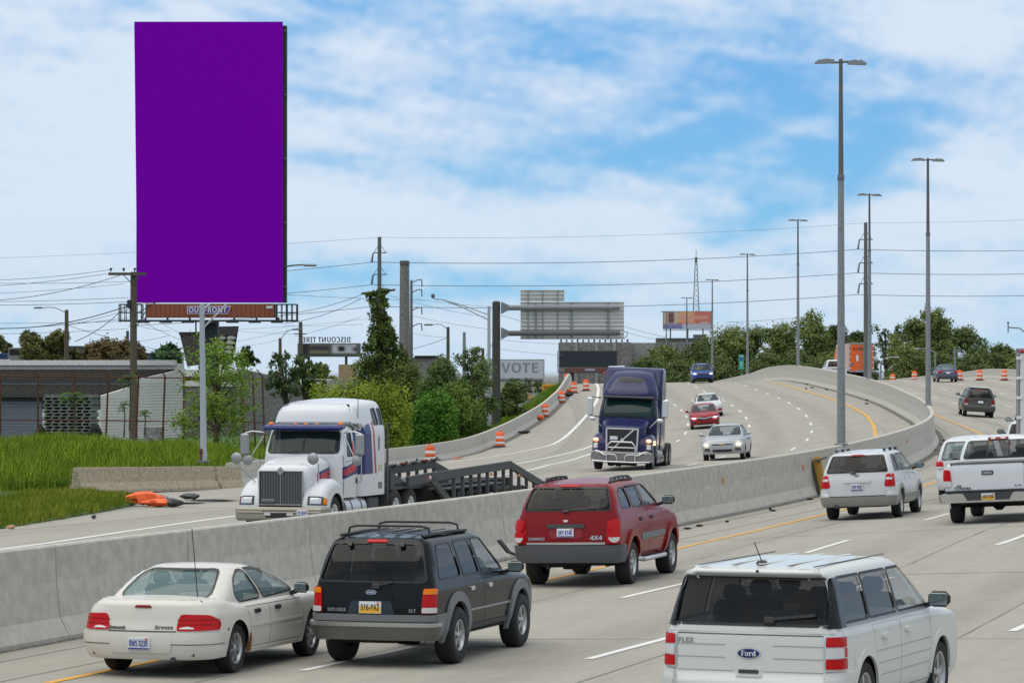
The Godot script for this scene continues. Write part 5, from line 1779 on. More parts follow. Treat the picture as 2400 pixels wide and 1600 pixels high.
func grey_suv()->void:
	var o:=thing("sport_utility_vehicle","dark grey square-backed SUV alone in its lane beyond the white pickup","SUV",Transform3D(),"cars driving away")
	var s:=suv_spec(paint("grey green paint",lin(0.075,0.078,0.068),0.35,0.7),4.75,1.87,1.72,true)
	s.pieces.append_array([
		["l",1,1,rpoly([-1.25,0.38,1.25,0.38,1.3,0.64,-1.3,0.64],0.04),0.05,s.paint,"rear_bumper"],
		["l",1,0,rpoly([0.68,0.80,0.92,0.80,0.90,1.08,0.72,1.08],0.02),0.012,"dark red lens","tail_light"],
		["l",1,0,rpoly([0.70,0.72,0.90,0.72,0.90,0.79,0.70,0.79],0.02),0.014,"clear lens","reversing_light"],
		["l",1,1,poly([-0.42,1.0,0.42,1.0,0.40,1.035,-0.40,1.035]),0.02,"black plastic","tailgate_trim"],
		["l",1,1,poly([-0.62,0.645,0.62,0.645,0.62,0.665,-0.62,0.665]),0.004,"black plastic","tailgate_gap"],
		["c",1,1,rpoly([-0.14,1.61,0.14,1.61,0.14,1.64,-0.14,1.64],0.01),0.012,"dark red lens","brake_light"]])
	build_car(o,s)
	plate(o,on_end(s,true,0.05,0.90,0.02),"","mi")
	for sg in [-1.0,1.0]: mirror(o,Vector3(sg*1.08,1.24,-0.72),sg,M["black plastic"],1.15)
	var rl:=B.new()
	rl.box(Vector3(0,1.735,1.0),Vector3(1.2,0.02,1.9))
	obj("pale_roof",rl,paint("pale roof",lin(0.3,0.31,0.32)),o)
	drive(o,Vector3(26.85,0,-202.5),deg_to_rad(3.0),1.58,1.39,-1.0)

func blue_grey_sedan()->void:
	var o:=thing("sedan","blue-grey sedan with glowing brake lights near the three barrels on the far right","car",Transform3D(),"cars driving away")
	var s:=sedan_spec(paint("blue grey paint",lin(0.085,0.10,0.15),0.3,0.8),4.6,1.80,1.48,false)
	s.pieces.append_array([
		["l",1,0,rpoly([0.44,0.80,0.96,0.78,0.96,0.92,0.56,0.95],0.04),0.014,"tail red","tail_light"],
		["l",1,1,rpoly([-0.44,0.86,0.44,0.86,0.44,0.90,-0.44,0.90],0.01),0.014,"chrome","boot_strip"],
		["l",1,1,rpoly([-1.2,0.28,1.2,0.28,1.25,0.42,-1.25,0.42],0.03),0.04,"dark plastic","bumper_valance"]])
	build_car(o,s)
	plate(o,on_end(s,true,0.0,0.78,0.02),"","mi")
	for sg in [-1.0,1.0]: mirror(o,Vector3(sg*1.0,1.08,-0.72),sg,s.paint,0.9)
	drive(o,Vector3(38.0,0,-292.0),deg_to_rad(0.5),1.54,1.33,1.0)

func edge_cars()->void:
	var o:=thing("sedan","dark blue car at the right edge, mostly behind the trailer, above the silver one","car",Transform3D(),"cars driving away")
	var s:=suv_spec(paint("navy paint",lin(0.02,0.03,0.085),0.3,0.8),4.7,1.85,1.68)
	s.pieces.append(["l",1,0,rpoly([0.68,0.80,0.96,0.80,0.92,1.06,0.74,1.06],0.04),0.014,"tail red","tail_light"])
	build_car(o,s)
	for sg in [-1.0,1.0]: mirror(o,Vector3(sg*1.08,1.25,-0.8),sg,M["black plastic"],1.2)
	drive(o,Vector3(21.15,0,-143.0),deg_to_rad(8.0),1.58,1.4,-1.0)
	var p:=thing("hatchback","silver car with a round red tail light at the right edge above the pickup roof","car",Transform3D(),"cars driving away")
	var s2:=suv_spec(M["silver white paint"],4.5,1.82,1.60)
	s2.pieces.append(["l",1,0,rpoly([0.62,0.76,1.0,0.78,0.98,1.02,0.76,1.04],0.1),0.02,"tail red","tail_light"])
	s2.pieces.append(["l",1,0,rpoly([0.74,0.84,0.86,0.84,0.86,0.92,0.74,0.92],0.04),0.026,"clear lens","reversing_light"])
	build_car(p,s2)
	for sg in [-1.0,1.0]: mirror(p,Vector3(sg*1.06,1.18,-0.8),sg,M["black plastic"],1.2)
	drive(p,Vector3(18.05,0,-124.0),deg_to_rad(9.5),1.55,1.35,-1.0)
	var q:=thing("van","white van roof showing above the median beside the orange trailer","van",Transform3D(),"cars driving away")
	var s3:=suv_spec(M["plain white paint"],5.0,1.95,1.85)
	s3.pieces.append(["l",1,1,poly([-0.4,1.02,0.4,1.02,0.4,1.06,-0.4,1.06]),0.02,"black plastic","tailgate_trim"])
	build_car(q,s3)
	drive(q,Vector3(28.1,0,-305.0),0.0,1.62,1.45,-1.0)
	var v:=thing("van","white vehicle roof just showing over the crest of the median","van",Transform3D(),"cars driving away")
	build_car(v,suv_spec(M["plain white paint"],5.0,1.9,1.8))
	drive(v,Vector3(26.8,0,-346.0),0.0,1.62,1.45,-1.0)

func shell_obj(called: String,d: Dictionary,c: float,m: Material,parent: Node,hb: float,cuts:={})->Shell:
	var sh:=Shell.new().setup(self,d)
	var st:=B.new()
	var reg:=side_region(sh,[[sh.seam(true,hb,sh.zr),hb],[sh.seam(false,hb,sh.zf),hb]])
	for sg in [1.0,-1.0]: skin(st,sh,0,sg,reg,cuts.get(0,[]),0.0,c,0.2,0.12)
	skin(st,sh,1,1.0,end_region(sh,true,hb),cuts.get(1,[]),0.0,c,0.2,0.12)
	skin(st,sh,2,1.0,end_region(sh,false,hb),cuts.get(2,[]),0.0,c,0.2,0.12)
	lid(st,sh,c)
	obj(called,st,m,parent)
	return sh

func patch(called: String,sh: Shell,ch: int,sg: float,p: PackedVector2Array,rise: float,m: Material,parent: Node,c: float)->MeshInstance3D:
	var st:=B.new()
	skin(st,sh,ch,sg,p,[],rise,c,0.12,0.1,rise+0.012)
	return obj(called,st,m,parent)

func pane(called: String,sh: Shell,ch: int,sg: float,p: PackedVector2Array,m: Material,parent: Node,c: float)->void:
	var st:=B.new()
	skin(st,sh,ch,sg,p,[],-0.012,c,0.2,0.12)
	var o:=obj(called,st,m,parent)
	var outer:=Geometry2D.offset_polygon(p,0.03)
	var tr:=B.new()
	skin(tr,sh,ch,sg,outer[0],[p],0.006,c,0.2,0.12)
	obj("window_frame",tr,M["black plastic"],o)

func dual_wheels(o: Node3D,zs: Array,r:=0.5)->void:
	for z in zs:
		for sg in [-1.0,1.0]:
			wheel(o,Vector3(sg*1.10,r,z),sg,r,0.26,0.29,10,"reflective white")
			wheel(o,Vector3(sg*0.80,r,z),sg,r,0.26,0.29,10,"reflective white")

func marker(o: Node3D,p: Vector3,r:=0.06)->void:
	var b:=B.new()
	b.lathe([[r,0.0],[r,r*0.5],[r*0.75,r*1.1],[0.0,r*1.3]],12,Transform3D(Basis(),p))
	obj("marker_light",b,M["amber lens"],o)

func fender(o: Node3D,sg: float,path: Array,y0: float,y1: float,rad: float,af: float,ar: float,pm: Material,lamp: Array)->void:
	var rows:=[]
	var n:=path.size()
	var pts:=[]
	for i in n-1:
		for k in 4:
			var t:=k/4.0
			var a: Array=path[maxi(i-1,0)]; var b: Array=path[i]; var c: Array=path[i+1]; var e: Array=path[mini(i+2,n-1)]
			pts.append(Vector2(b[0],b[1]).cubic_interpolate(Vector2(c[0],c[1]),Vector2(a[0],a[1]),Vector2(e[0],e[1]),t))
	pts.append(Vector2(path[-1][0],path[-1][1]))
	var m:=pts.size()
	var P:=func(i: int,j: int,off: float)->Array:
		var d: Vector2=(pts[mini(i+1,m-1)]-pts[maxi(i-1,0)]).normalized()
		var nn:=Vector2(-d.y,d.x)
		var y: float
		var dep:=0.0
		var nl:=Vector3(0,nn.y,nn.x)
		if j<=6:
			y=lerpf(y0,y1-rad,j/6.0)
		else:
			var a:=(j-6)/6.0*PI/2
			y=y1-rad+rad*sin(a)
			dep=rad*(1-cos(a))
			nl=Vector3(sin(a),nn.y*cos(a),nn.x*cos(a))
		var q: Vector2=pts[i]-nn*dep
		return [loc(Vector3(y,q.y,q.x)+nl*off,sg,0.0),Vector3(nl.x*sg,nl.y,-nl.z)]
	var part:=func(st: B,i0: int,i1: int,j0: int,j1: int,off: float)->void:
		for i in range(i0,i1):
			for j in range(j0,j1):
				var a: Array=P.call(i,j,off); var b: Array=P.call(i,j+1,off); var c: Array=P.call(i+1,j+1,off); var d: Array=P.call(i+1,j,off)
				st.quad_n(a[0],b[0],c[0],d[0],a[1],b[1],c[1],d[1])
	var st:=B.new()
	part.call(st,0,m-1,0,12,0.0)
	var side:=PackedVector2Array()
	for i in m:
		var d: Vector2=(pts[mini(i+1,m-1)]-pts[maxi(i-1,0)]).normalized()
		side.append(pts[i]-Vector2(-d.y,d.x)*rad)
	var foot: float=pts[m-1].y
	for k in 15:
		var a:=lerpf(0.2,PI-0.2,k/14.0)
		side.append(Vector2(af+cos(a)*ar,0.5+sin(a)*ar))
	for piece in [side]:
		var ix:=Geometry2D.triangulate_polygon(piece)
		for i in range(0,ix.size(),3):
			var v:=[]
			for k in 3: v.append(loc(Vector3(y1,piece[ix[i+k]].y,piece[ix[i+k]].x),sg,0.0))
			st.tri(v[0],v[1],v[2],Vector3(sg,0,0),Vector3(sg,0,0),Vector3(sg,0,0))
	var w:=obj("fender",st,pm,o)
	var dk:=B.new()
	for k in 12:
		var a:=PI*k/12.0
		var b:=PI*(k+1)/12.0
		var r:=ar-0.004
		dk.quad(loc(Vector3(y1-0.02,0.5+sin(a)*r,af+cos(a)*r),sg,0),loc(Vector3(y1-0.02,0.5+sin(b)*r,af+cos(b)*r),sg,0),loc(Vector3(0.6,0.5+sin(b)*r,af+cos(b)*r),sg,0),loc(Vector3(0.6,0.5+sin(a)*r,af+cos(a)*r),sg,0))
	obj("wheel_well",dk,M["underside"],w)
	for q in lamp:
		var l:=B.new()
		part.call(l,q[0],q[1],q[2],q[3],q[4])
		obj(q[6],l,M[q[5]],o)

func white_semi()->void:
	var o:=thing("semi_truck","white conventional semi tractor with blue and red side stripes behind the median","truck")
	var pm:=paint("truck white paint",lin(0.63,0.645,0.67),0.32,0.9)
	var blue:=paint("truck blue paint",lin(0.022,0.035,0.15),0.35,0.8)
	var red:=paint("truck red paint",lin(0.50,0.035,0.045),0.4,0.6)
	var c:=0.0
	var hood:=shell_obj("bonnet",{"W": [[0.7,0.70],[1.1,0.74],[1.55,0.78],[1.85,0.74],[2.0,0.66]],"XR": [[0.7,-1.75],[2.0,-1.75]],"XF": [[0.7,-0.12],[1.2,-0.10],[1.6,-0.16],[1.72,-0.22],[2.0,-0.26]],
		"top": [[-1.75,2.02],[-1.05,1.96],[-0.55,1.86],[-0.25,1.76],[-0.1,1.70]],"rr": 0.05,"rf": 0.22,"br": 0.0,"bf": 0.10,"rt": 0.16,"mid": -0.9,"crown": 0.06,"base": 0.7},c,pm,o,0.75)
	for sg in [-1.0,1.0]:
		fender(o,sg,[[-1.74,0.90],[-1.66,1.14],[-1.42,1.36],[-1.04,1.45],[-0.62,1.38],[-0.32,1.24],[-0.14,1.06],[-0.06,0.90],[-0.04,0.76],[-0.05,0.66]],0.60,1.19,0.2,-1.04,0.58,pm,
			[[25,31,2,12,0.008,"dark plastic","headlight"],[26,30,3,8,0.014,"headlamp","headlamp_lens"],[25,30,9,12,0.014,"amber lens","indicator"]])
	var wind:=rpoly([-0.98,2.10,0.98,2.10,0.93,2.66,-0.93,2.66],0.1)
	var sidew:=rpoly([-3.10,2.02,-2.62,2.02,-2.66,2.2,-2.78,2.60,-3.10,2.60],0.05)
	var cab:=shell_obj("cab",{"W": [[0.85,1.13],[1.6,1.15],[2.0,1.13],[2.4,1.08],[2.8,1.02]],"XR": [[0.8,-3.5],[2.8,-3.5]],"XF": [[0.8,-2.3],[2.0,-2.28],[2.1,-2.32],[2.6,-2.55],[2.8,-2.68]],
		"top": [[-3.5,2.80],[-2.9,2.80],[-2.5,2.76]],"rr": 0.03,"rf": 0.2,"br": 0.0,"bf": 0.08,"rt": 0.10,"mid": -2.9,"crown": 0.03,"base": 0.85},c,pm,o,0.92,{0: [sidew],2: [wind]})
	pane("windscreen",cab,2,1.0,wind,M["green glass"],o,c)
	var dv:=B.new()
	skin(dv,cab,2,1.0,poly([-0.015,2.09,0.015,2.09,0.015,2.67,-0.015,2.67]),[],0.01,c)
	obj("windscreen_divider",dv,M["black plastic"],o)
	for sg in [1.0,-1.0]: pane("door_window",cab,0,sg,sidew,M["green glass"],o,c)
	var inn:=B.new()
	inn.box(Vector3(0,1.98,3.0),Vector3(2.1,0.04,1.0))
	inn.box(Vector3(0,2.3,3.49),Vector3(2.05,0.9,0.03))
	obj("interior",inn,M["interior"],o)
	seats(o,0.0,[-3.2],2.02,1.0)
	var slw:=[rpoly([-5.16,2.82,-4.74,2.82,-4.74,3.20,-5.08,3.24],0.05),rpoly([-5.56,2.82,-5.26,2.82,-5.26,3.22,-5.50,3.22],0.05)]
	var slp:=shell_obj("sleeper",{"W": [[0.85,1.2],[2.6,1.2],[2.85,1.15],[3.1,1.10],[3.36,1.02]],"XR": [[0.85,-5.75],[2.8,-5.75],[3.45,-5.66]],"XF": [[0.85,-3.5],[2.75,-3.5],[2.85,-2.95],[3.0,-2.98],[3.2,-3.06],[3.4,-3.25]],
		"top": [[-5.75,3.44],[-5.2,3.46],[-4.0,3.42],[-3.5,3.38],[-3.1,3.34]],"rr": 0.12,"rf": 0.35,"br": 0.0,"bf": 0.22,"rt": 0.16,"mid": -4.3,"crown": 0.06,"base": 0.85},c,pm,o,0.92,{0: slw})
	for sg in [1.0,-1.0]:
		for w in slw: pane("sleeper_window",slp,0,sg,w,M["privacy glass"],o,c)
	var vz:=B.new()
	vz.cbox(Vector3.ZERO,Vector3(2.24,0.12,0.36),0.05,Transform3D(Basis(Vector3.RIGHT,-0.12),Vector3(0,2.765,2.46)))
	obj("sun_visor",vz,blue,o)
	for x in [-0.97,-0.3,0.0,0.3,0.97]: marker(o,Vector3(x,2.81,2.60),0.075 if absf(x)>0.5 else 0.055)
	var gl:=B.new()
	gl.cbox(Vector3(0,1.22,0.085),Vector3(1.16,0.86,0.05),0.02)
	var g:=obj("grille",gl,M["black plastic"],o)
	var gf:=B.new()
	for q in [[Vector3(-0.59,1.22,0.06),Vector3(0.03,0.9,0.05)],[Vector3(0.59,1.22,0.06),Vector3(0.03,0.9,0.05)],[Vector3(0,1.66,0.06),Vector3(1.2,0.03,0.05)],[Vector3(0,0.79,0.06),Vector3(1.2,0.03,0.05)],[Vector3(0,1.22,0.05),Vector3(0.025,0.86,0.05)]]:
		gf.cbox(q[0],q[1],0.01)
	obj("grille_frame",gf,M["steel"],g)
	for k in 26:
		if k==13: continue
		var bb:=B.new()
		var x:=-0.56+k*0.0431
		bb.box(Vector3(x,1.22,0.055),Vector3(0.014,0.84,0.012))
		obj("grille_bar",bb,mat("grille bar",lin(0.22,0.22,0.22),0.35,0.6),g)
	var bd:=B.new()
	bd.cbox(Vector3.ZERO,Vector3(0.17,0.17,0.03),0.01,Transform3D(Basis(Vector3(0,0,1),PI/4),Vector3(0,1.66,0.03)))
	bd.cbox(Vector3.ZERO,Vector3(0.11,0.11,0.04),0.01,Transform3D(Basis(Vector3(0,0,1),PI/4),Vector3(0,1.66,0.03)))
	obj("badge",bd,M["steel"],o)
	var mp:=B.new()
	mp.cbox(Vector3(0.34,0.90,0.03),Vector3(0.34,0.07,0.02),0.008)
	var mpo:=obj("maker_plate",mp,M["steel"],o)
	lettering("INTERNATIONAL",0.035,M["dark plastic"],mpo,Transform3D(Basis(Vector3.UP,PI),Vector3(0.34,0.9,0.018)),"badge_lettering",false,0.3,0.004)
	var bp:=B.new()
	bp.cbox(Vector3(0,0.56,0.0),Vector3(2.40,0.36,0.22),0.06)
	bp.cbox(Vector3(0,0.60,-0.10),Vector3(2.30,0.05,0.06),0.02)
	for sg in [-1.0,1.0]: bp.cbox(Vector3(0,0,0),Vector3(0.2,0.36,0.6),0.05,Transform3D(Basis(),Vector3(sg*1.12,0.56,0.28)))
	var bo:=obj("bumper",bp,mat("truck bumper",lin(0.30,0.28,0.24),0.5,0.5),o)
	var bh:=B.new()
	bh.prism(poly([-0.46,0.64,0.46,0.64,0.34,0.46,-0.34,0.46]),-0.114,-0.08)
	obj("bumper_opening",bh,M["black plastic"],bo)
	for x in [-0.31,0.31]:
		var fg:=B.new()
		fg.cbox(Vector3(x,0.555,-0.12),Vector3(0.18,0.075,0.02),0.01)
		obj("fog_light",fg,M["clear lens"],bo)
	plate(o,Transform3D(Basis(Vector3.UP,PI),Vector3(-0.66,0.60,-0.135)),"PA 3624A","mi")
	var kick:=B.new()
	kick.cbox(Vector3(0,0.30,0.3),Vector3(2.0,0.2,0.3),0.04)
	kick.box(Vector3(0,0.75,3.2),Vector3(0.9,0.3,6.2))
	kick.box(Vector3(0,0.8,7.2),Vector3(0.8,0.24,2.8))
	kick.box(Vector3(0,0.9,1.4),Vector3(1.3,0.5,1.6))
	obj("chassis",kick,M["underside"],o)
	for sg in [1.0,-1.0]:
		patch("blue_stripe",slp,0,sg,poly([-4.62,1.50,-3.52,1.50,-3.52,2.72,-4.30,2.84,-4.40,2.84]),0.004,blue,o,c)
		patch("red_stripe",slp,0,sg,poly([-4.92,1.50,-4.76,1.50,-4.56,2.88,-4.66,2.88]),0.004,red,o,c)
		patch("blue_stripe",cab,0,sg,poly([-3.48,1.55,-2.32,1.42,-2.32,1.72,-3.30,1.86,-3.30,2.70,-3.48,2.72]),0.004,blue,o,c)
		patch("red_stripe",cab,0,sg,poly([-3.28,1.62,-2.36,1.50,-2.36,1.66,-3.14,1.78,-3.14,2.3,-3.20,2.44,-3.26,2.1]),0.008,red,o,c)
		patch("bonnet_stripe",hood,0,sg,poly([-1.74,1.42,-0.88,1.34,-0.79,1.62,-1.74,1.74]),0.004,blue,o,c)
		patch("bonnet_stripe",hood,0,sg,poly([-1.74,1.50,-0.98,1.43,-0.91,1.56,-1.74,1.66]),0.008,red,o,c)
		patch("bonnet_stripe",hood,0,sg,poly([-0.78,1.33,-0.64,1.32,-0.58,1.58,-0.72,1.60]),0.004,red,o,c)
		var dl:=B.new()
		for q in [[-2.36,-2.36],[-3.44,-3.44]]: skin(dl,cab,0,sg,poly([q[0]-0.008,0.95,q[0]+0.008,0.95,q[0]+0.008,2.02,q[0]-0.008,2.02]),[],0.006,c)
		obj("door_gap",dl,M["dark plastic"],o)
		patch("door_handle",cab,0,sg,rpoly([-3.36,1.28,-3.30,1.28,-3.30,1.42,-3.36,1.42],0.02),0.03,M["dark plastic"],o,c)
		patch("hood_vent",hood,0,sg,poly([-1.64,1.555,-1.42,1.54,-1.42,1.575,-1.64,1.59]),0.012,M["black plastic"],o,c)
		patch("luggage_slot",slp,0,sg,rpoly([-5.16,2.1,-5.04,2.1,-5.04,2.5,-5.16,2.5],0.05),0.006,M["steel"],o,c)
		patch("luggage_slot",slp,0,sg,rpoly([-5.14,2.14,-5.08,2.14,-5.08,2.46,-5.14,2.46],0.03),0.012,M["dark plastic"],o,c)
		for k in 3: patch("permit_decal",slp,0,sg,poly([-5.38,1.08+k*0.24,-5.04,1.08+k*0.24,-5.04,1.26+k*0.24,-5.38,1.26+k*0.24]),0.004,[M["grey plastic"],M["reflective white"],mat("cream decal",lin(0.5,0.48,0.3),0.6)][k],o,c)
		var tk:=B.new()
		tk.tube([Vector3(sg*0.86,0.62,2.45),Vector3(sg*0.86,0.62,4.1)],0.33,20)
		obj("fuel_tank",tk,M["silver tank"] if M.has("silver tank") else mat("silver tank",lin(0.55,0.56,0.58),0.3,0.5),o)
		var tb:=B.new()
		for z in [2.9,3.7]: tb.lathe([[0.338,-0.03],[0.345,0.0],[0.338,0.03]],20,Transform3D(Basis(Vector3.RIGHT,PI/2),Vector3(sg*0.86,0.62,z)))
		obj("tank_strap",tb,M["dark plastic"],o)
		var bx:=B.new()
		bx.cbox(Vector3(sg*0.92,0.62,4.75),Vector3(0.5,0.5,0.9),0.05)
		obj("battery_box",bx,M["dark plastic"],o)
		var ms:=B.new()
		ms.tube([Vector3(sg*1.1,2.62,2.5),Vector3(sg*1.42,2.66,2.35),Vector3(sg*1.62,2.6,2.35)],0.018,6)
		ms.tube([Vector3(sg*1.15,1.86,2.55),Vector3(sg*1.62,2.0,2.35),Vector3(sg*1.62,2.6,2.35)],0.018,6)
		ms.tube([Vector3(sg*1.12,2.55,2.45),Vector3(sg*1.46,1.95,2.32)],0.014,6)
		var mm:=obj("mirror_bracket",ms,M["chrome"],o)
		var mh:=B.new()
		mh.cbox(Vector3(sg*1.60,2.32,2.30),Vector3(0.24,0.56,0.11),0.04)
		mh.lathe([[0.0,-0.04],[0.10,-0.03],[0.14,0.0],[0.13,0.03],[0.0,0.03]],16,Transform3D(Basis(Vector3.RIGHT,PI/2),Vector3(sg*1.52,1.90,2.30)))
		obj("wing_mirror",mh,M["steel"],mm)
		var fm:=B.new()
		fm.tube([Vector3(sg*0.86,1.36,0.5),Vector3(sg*(1.30 if sg>0 else 0.95),1.86,0.28)],0.014,6)
		fm.lathe([[0.0,-0.05],[0.10,-0.045],[0.155,0.0],[0.15,0.03],[0.0,0.035]],18,Transform3D(Basis(Vector3.RIGHT,PI/2),Vector3(sg*(1.30 if sg>0 else 0.80),1.98,0.28)))
		obj("fender_mirror",fm,M["steel"],o)
		var gh:=B.new()
		gh.tube([Vector3(sg*1.17,1.3,3.5),Vector3(sg*1.24,1.35,3.5),Vector3(sg*1.24,2.45,3.48),Vector3(sg*1.14,2.55,3.46)],0.018,6)
		obj("grab_rail",gh,M["chrome"],o)
		var fr:=B.new()
		fr.cbox(Vector3(sg*1.21,1.9,5.82),Vector3(0.03,1.9,0.14),0.012)
		obj("side_extender",fr,M["dark plastic"],o)
		wheel(o,Vector3(sg*1.0,0.5,1.64),sg,0.5,0.28,0.29,10,"reflective white")
		var mg:=B.new()
		mg.cbox(Vector3(sg*0.95,0.86,5.75),Vector3(0.6,0.6,0.06),0.02)
		obj("mud_guard",mg,M["dark plastic"],o)
	var wp:=B.new()
	for x in [-0.5,0.42]:
		wp.bar(Vector3(x,2.10,2.22),Vector3(x-0.36,2.13,2.24),0.03,0.03)
	obj("wiper",wp,M["black plastic"],o)
	var an:=B.new()
	an.tube([Vector3(-1.12,2.5,3.55),Vector3(-1.12,3.75,3.6)],0.01,5)
	obj("aerial",an,M["black plastic"],o)
	dual_wheels(o,[6.55,7.9])
	var fw:=B.new()
	fw.cbox(Vector3(0,1.08,7.2),Vector3(0.9,0.12,1.0),0.04)
	obj("fifth_wheel",fw,M["underside"],o)
	for ch in o.get_children():
		if not ch is Node3D: continue
		var nm:=String(ch.name).rstrip("0123456789")
		if nm in ["bonnet","fender","headlight","headlamp_lens","indicator","grille","badge","maker_plate","bumper","licence_plate","bonnet_stripe","hood_vent","fender_mirror","chassis"]: continue
		ch.position.z-=0.6
	var where:=Transform3D()
	var d:=81.0
	var hd:=atan(bend(84.0))
	var bx2:=(656.0-1200.0)*d/K
	var f:=Vector3(-sin(hd),0,cos(hd))
	var y0:=road_y(bx2,d)
	where=Transform3D(Basis(Vector3(cos(hd),0,sin(hd))*-1.0,Vector3.UP,-f).scaled(Vector3.ONE*0.92),Vector3(bx2,y0,-d))
	o.transform=where
	car_trailer(where)

func car_trailer(truck: Transform3D)->void:
	var o:=thing("car_hauler_trailer","empty dark steel car-hauler trailer with sloping ramps behind the white semi","trailer")
	var m: Material=M["steel grey paint"]
	o.transform=truck*Transform3D(Basis(),Vector3(0,-0.1,6.0))
	var deck:=B.new()
	deck.cbox(Vector3(0,1.22,1.6),Vector3(2.3,0.14,3.2),0.03)
	deck.box(Vector3(0,1.12,5.0),Vector3(0.5,0.3,6.0))
	obj("gooseneck_deck",deck,m,o)
	var head:=B.new()
	head.prism(poly([0.0,1.1,1.2,1.1,1.2,1.3,0.0,1.62]),-1.15,-1.05,Transform3D(Basis(Vector3.UP,-PI/2),Vector3(0,0,-0.3)))
	head.prism(poly([0.0,1.1,1.2,1.1,1.2,1.3,0.0,1.62]),1.05,1.15,Transform3D(Basis(Vector3.UP,-PI/2),Vector3(0,0,-0.3)))
	head.box(Vector3(0,1.36,-0.28),Vector3(2.1,0.5,0.05))
	obj("headboard",head,m,o)
	var L0:=2.6
	var L1:=15.2
	for sg in [-1.0,1.0]:
		var x: float=sg*1.24
		var rail:=B.new()
		rail.bar(Vector3(x,1.30,0.9),Vector3(x,1.36,3.0),0.10,0.26)
		rail.bar(Vector3(x,1.36,2.95),Vector3(x,1.50,11.2),0.10,0.24)
		rail.bar(Vector3(x,1.50,11.15),Vector3(x,0.70,15.3),0.10,0.22)
		obj("top_rail",rail,m,o)
		var low:=B.new()
		low.bar(Vector3(x,0.42,5.2),Vector3(x,0.50,15.4),0.10,0.20)
		obj("bottom_rail",low,m,o)
		var dg:=B.new()
		dg.bar(Vector3(x,1.30,3.1),Vector3(x,0.44,5.3),0.10,0.20)
		obj("front_strut",dg,m,o)
		for k in 12:
			var z:=5.3+k*0.86
			var top:=1.38 if z<11.2 else lerpf(1.42,0.66,(z-11.2)/4.1)
			var p:=B.new()
			p.bar(Vector3(x,0.48,z),Vector3(x,top,z),0.09,0.09)
			obj("post",p,m,o)
		for k in 6:
			var rf:=B.new()
			rf.box(Vector3(x+sg*0.054,0.44+k*0.01,5.7+k*1.7),Vector3(0.006,0.07,0.15))
			obj("red_reflector",rf,M["tail red"],o)
			var rw:=B.new()
			rw.box(Vector3(x+sg*0.054,0.44+k*0.01,5.86+k*1.7),Vector3(0.006,0.07,0.15))
			obj("white_reflector",rw,M["reflective white"],o)
		var r2:=B.new()
		r2.box(Vector3(x+sg*0.054,1.36,2.7),Vector3(0.006,0.09,0.16))
		obj("red_reflector",r2,M["tail red"],o)
		var r3:=B.new()
		r3.box(Vector3(x+sg*0.054,1.36,2.87),Vector3(0.006,0.09,0.16))
		obj("white_reflector",r3,M["reflective white"],o)
		for q in [[9.0,1.28],[12.0,1.15]]:
			var al:=B.new()
			al.cbox(Vector3(x+sg*0.05,q[1],q[0]),Vector3(0.05,0.09,0.14),0.02)
			obj("side_marker",al,M["amber lens"],o)
		var rn:=B.new()
		rn.box(Vector3(sg*0.8,0.95,8.2),Vector3(0.6,0.05,6.0))
		rn.cbox(Vector3(sg*0.75,0.72,6.9),Vector3(0.5,0.35,0.7),0.05)
		rn.tube([Vector3(sg*0.8,0.75,7.8),Vector3(sg*0.8,0.8,9.4)],0.09,10)
		obj("runway",rn,M["dark plastic"],o)
	var dk:=B.new()
	dk.box(Vector3(0,0.80,8.0),Vector3(1.5,0.5,5.0))
	dk.box(Vector3(0,0.85,12.2),Vector3(1.3,0.4,2.6))
	obj("well",dk,M["underside"],o)
	for k in 11:
		var z:=1.0+k*1.02
		var ck:=B.new()
		var yy:=1.38 if z<3 else lerpf(1.47,1.62,(z-3.0)/8.2)
		ck.cbox(Vector3(1.2,yy+0.02,z),Vector3(0.16,0.09,0.34),0.03,Transform3D(Basis(Vector3.UP,0.0),Vector3.ZERO))
		ck.tube([Vector3(0.9,yy,z-0.3),Vector3(1.1,yy+0.06+0.04*(k % 3),z),Vector3(1.24,yy+0.02,z+0.35)],0.025,5)
		obj("tie_down",ck,M["rust"] if k % 2 else M["dark plastic"],o)
	dual_wheels(o,[11.6,12.75],0.42)

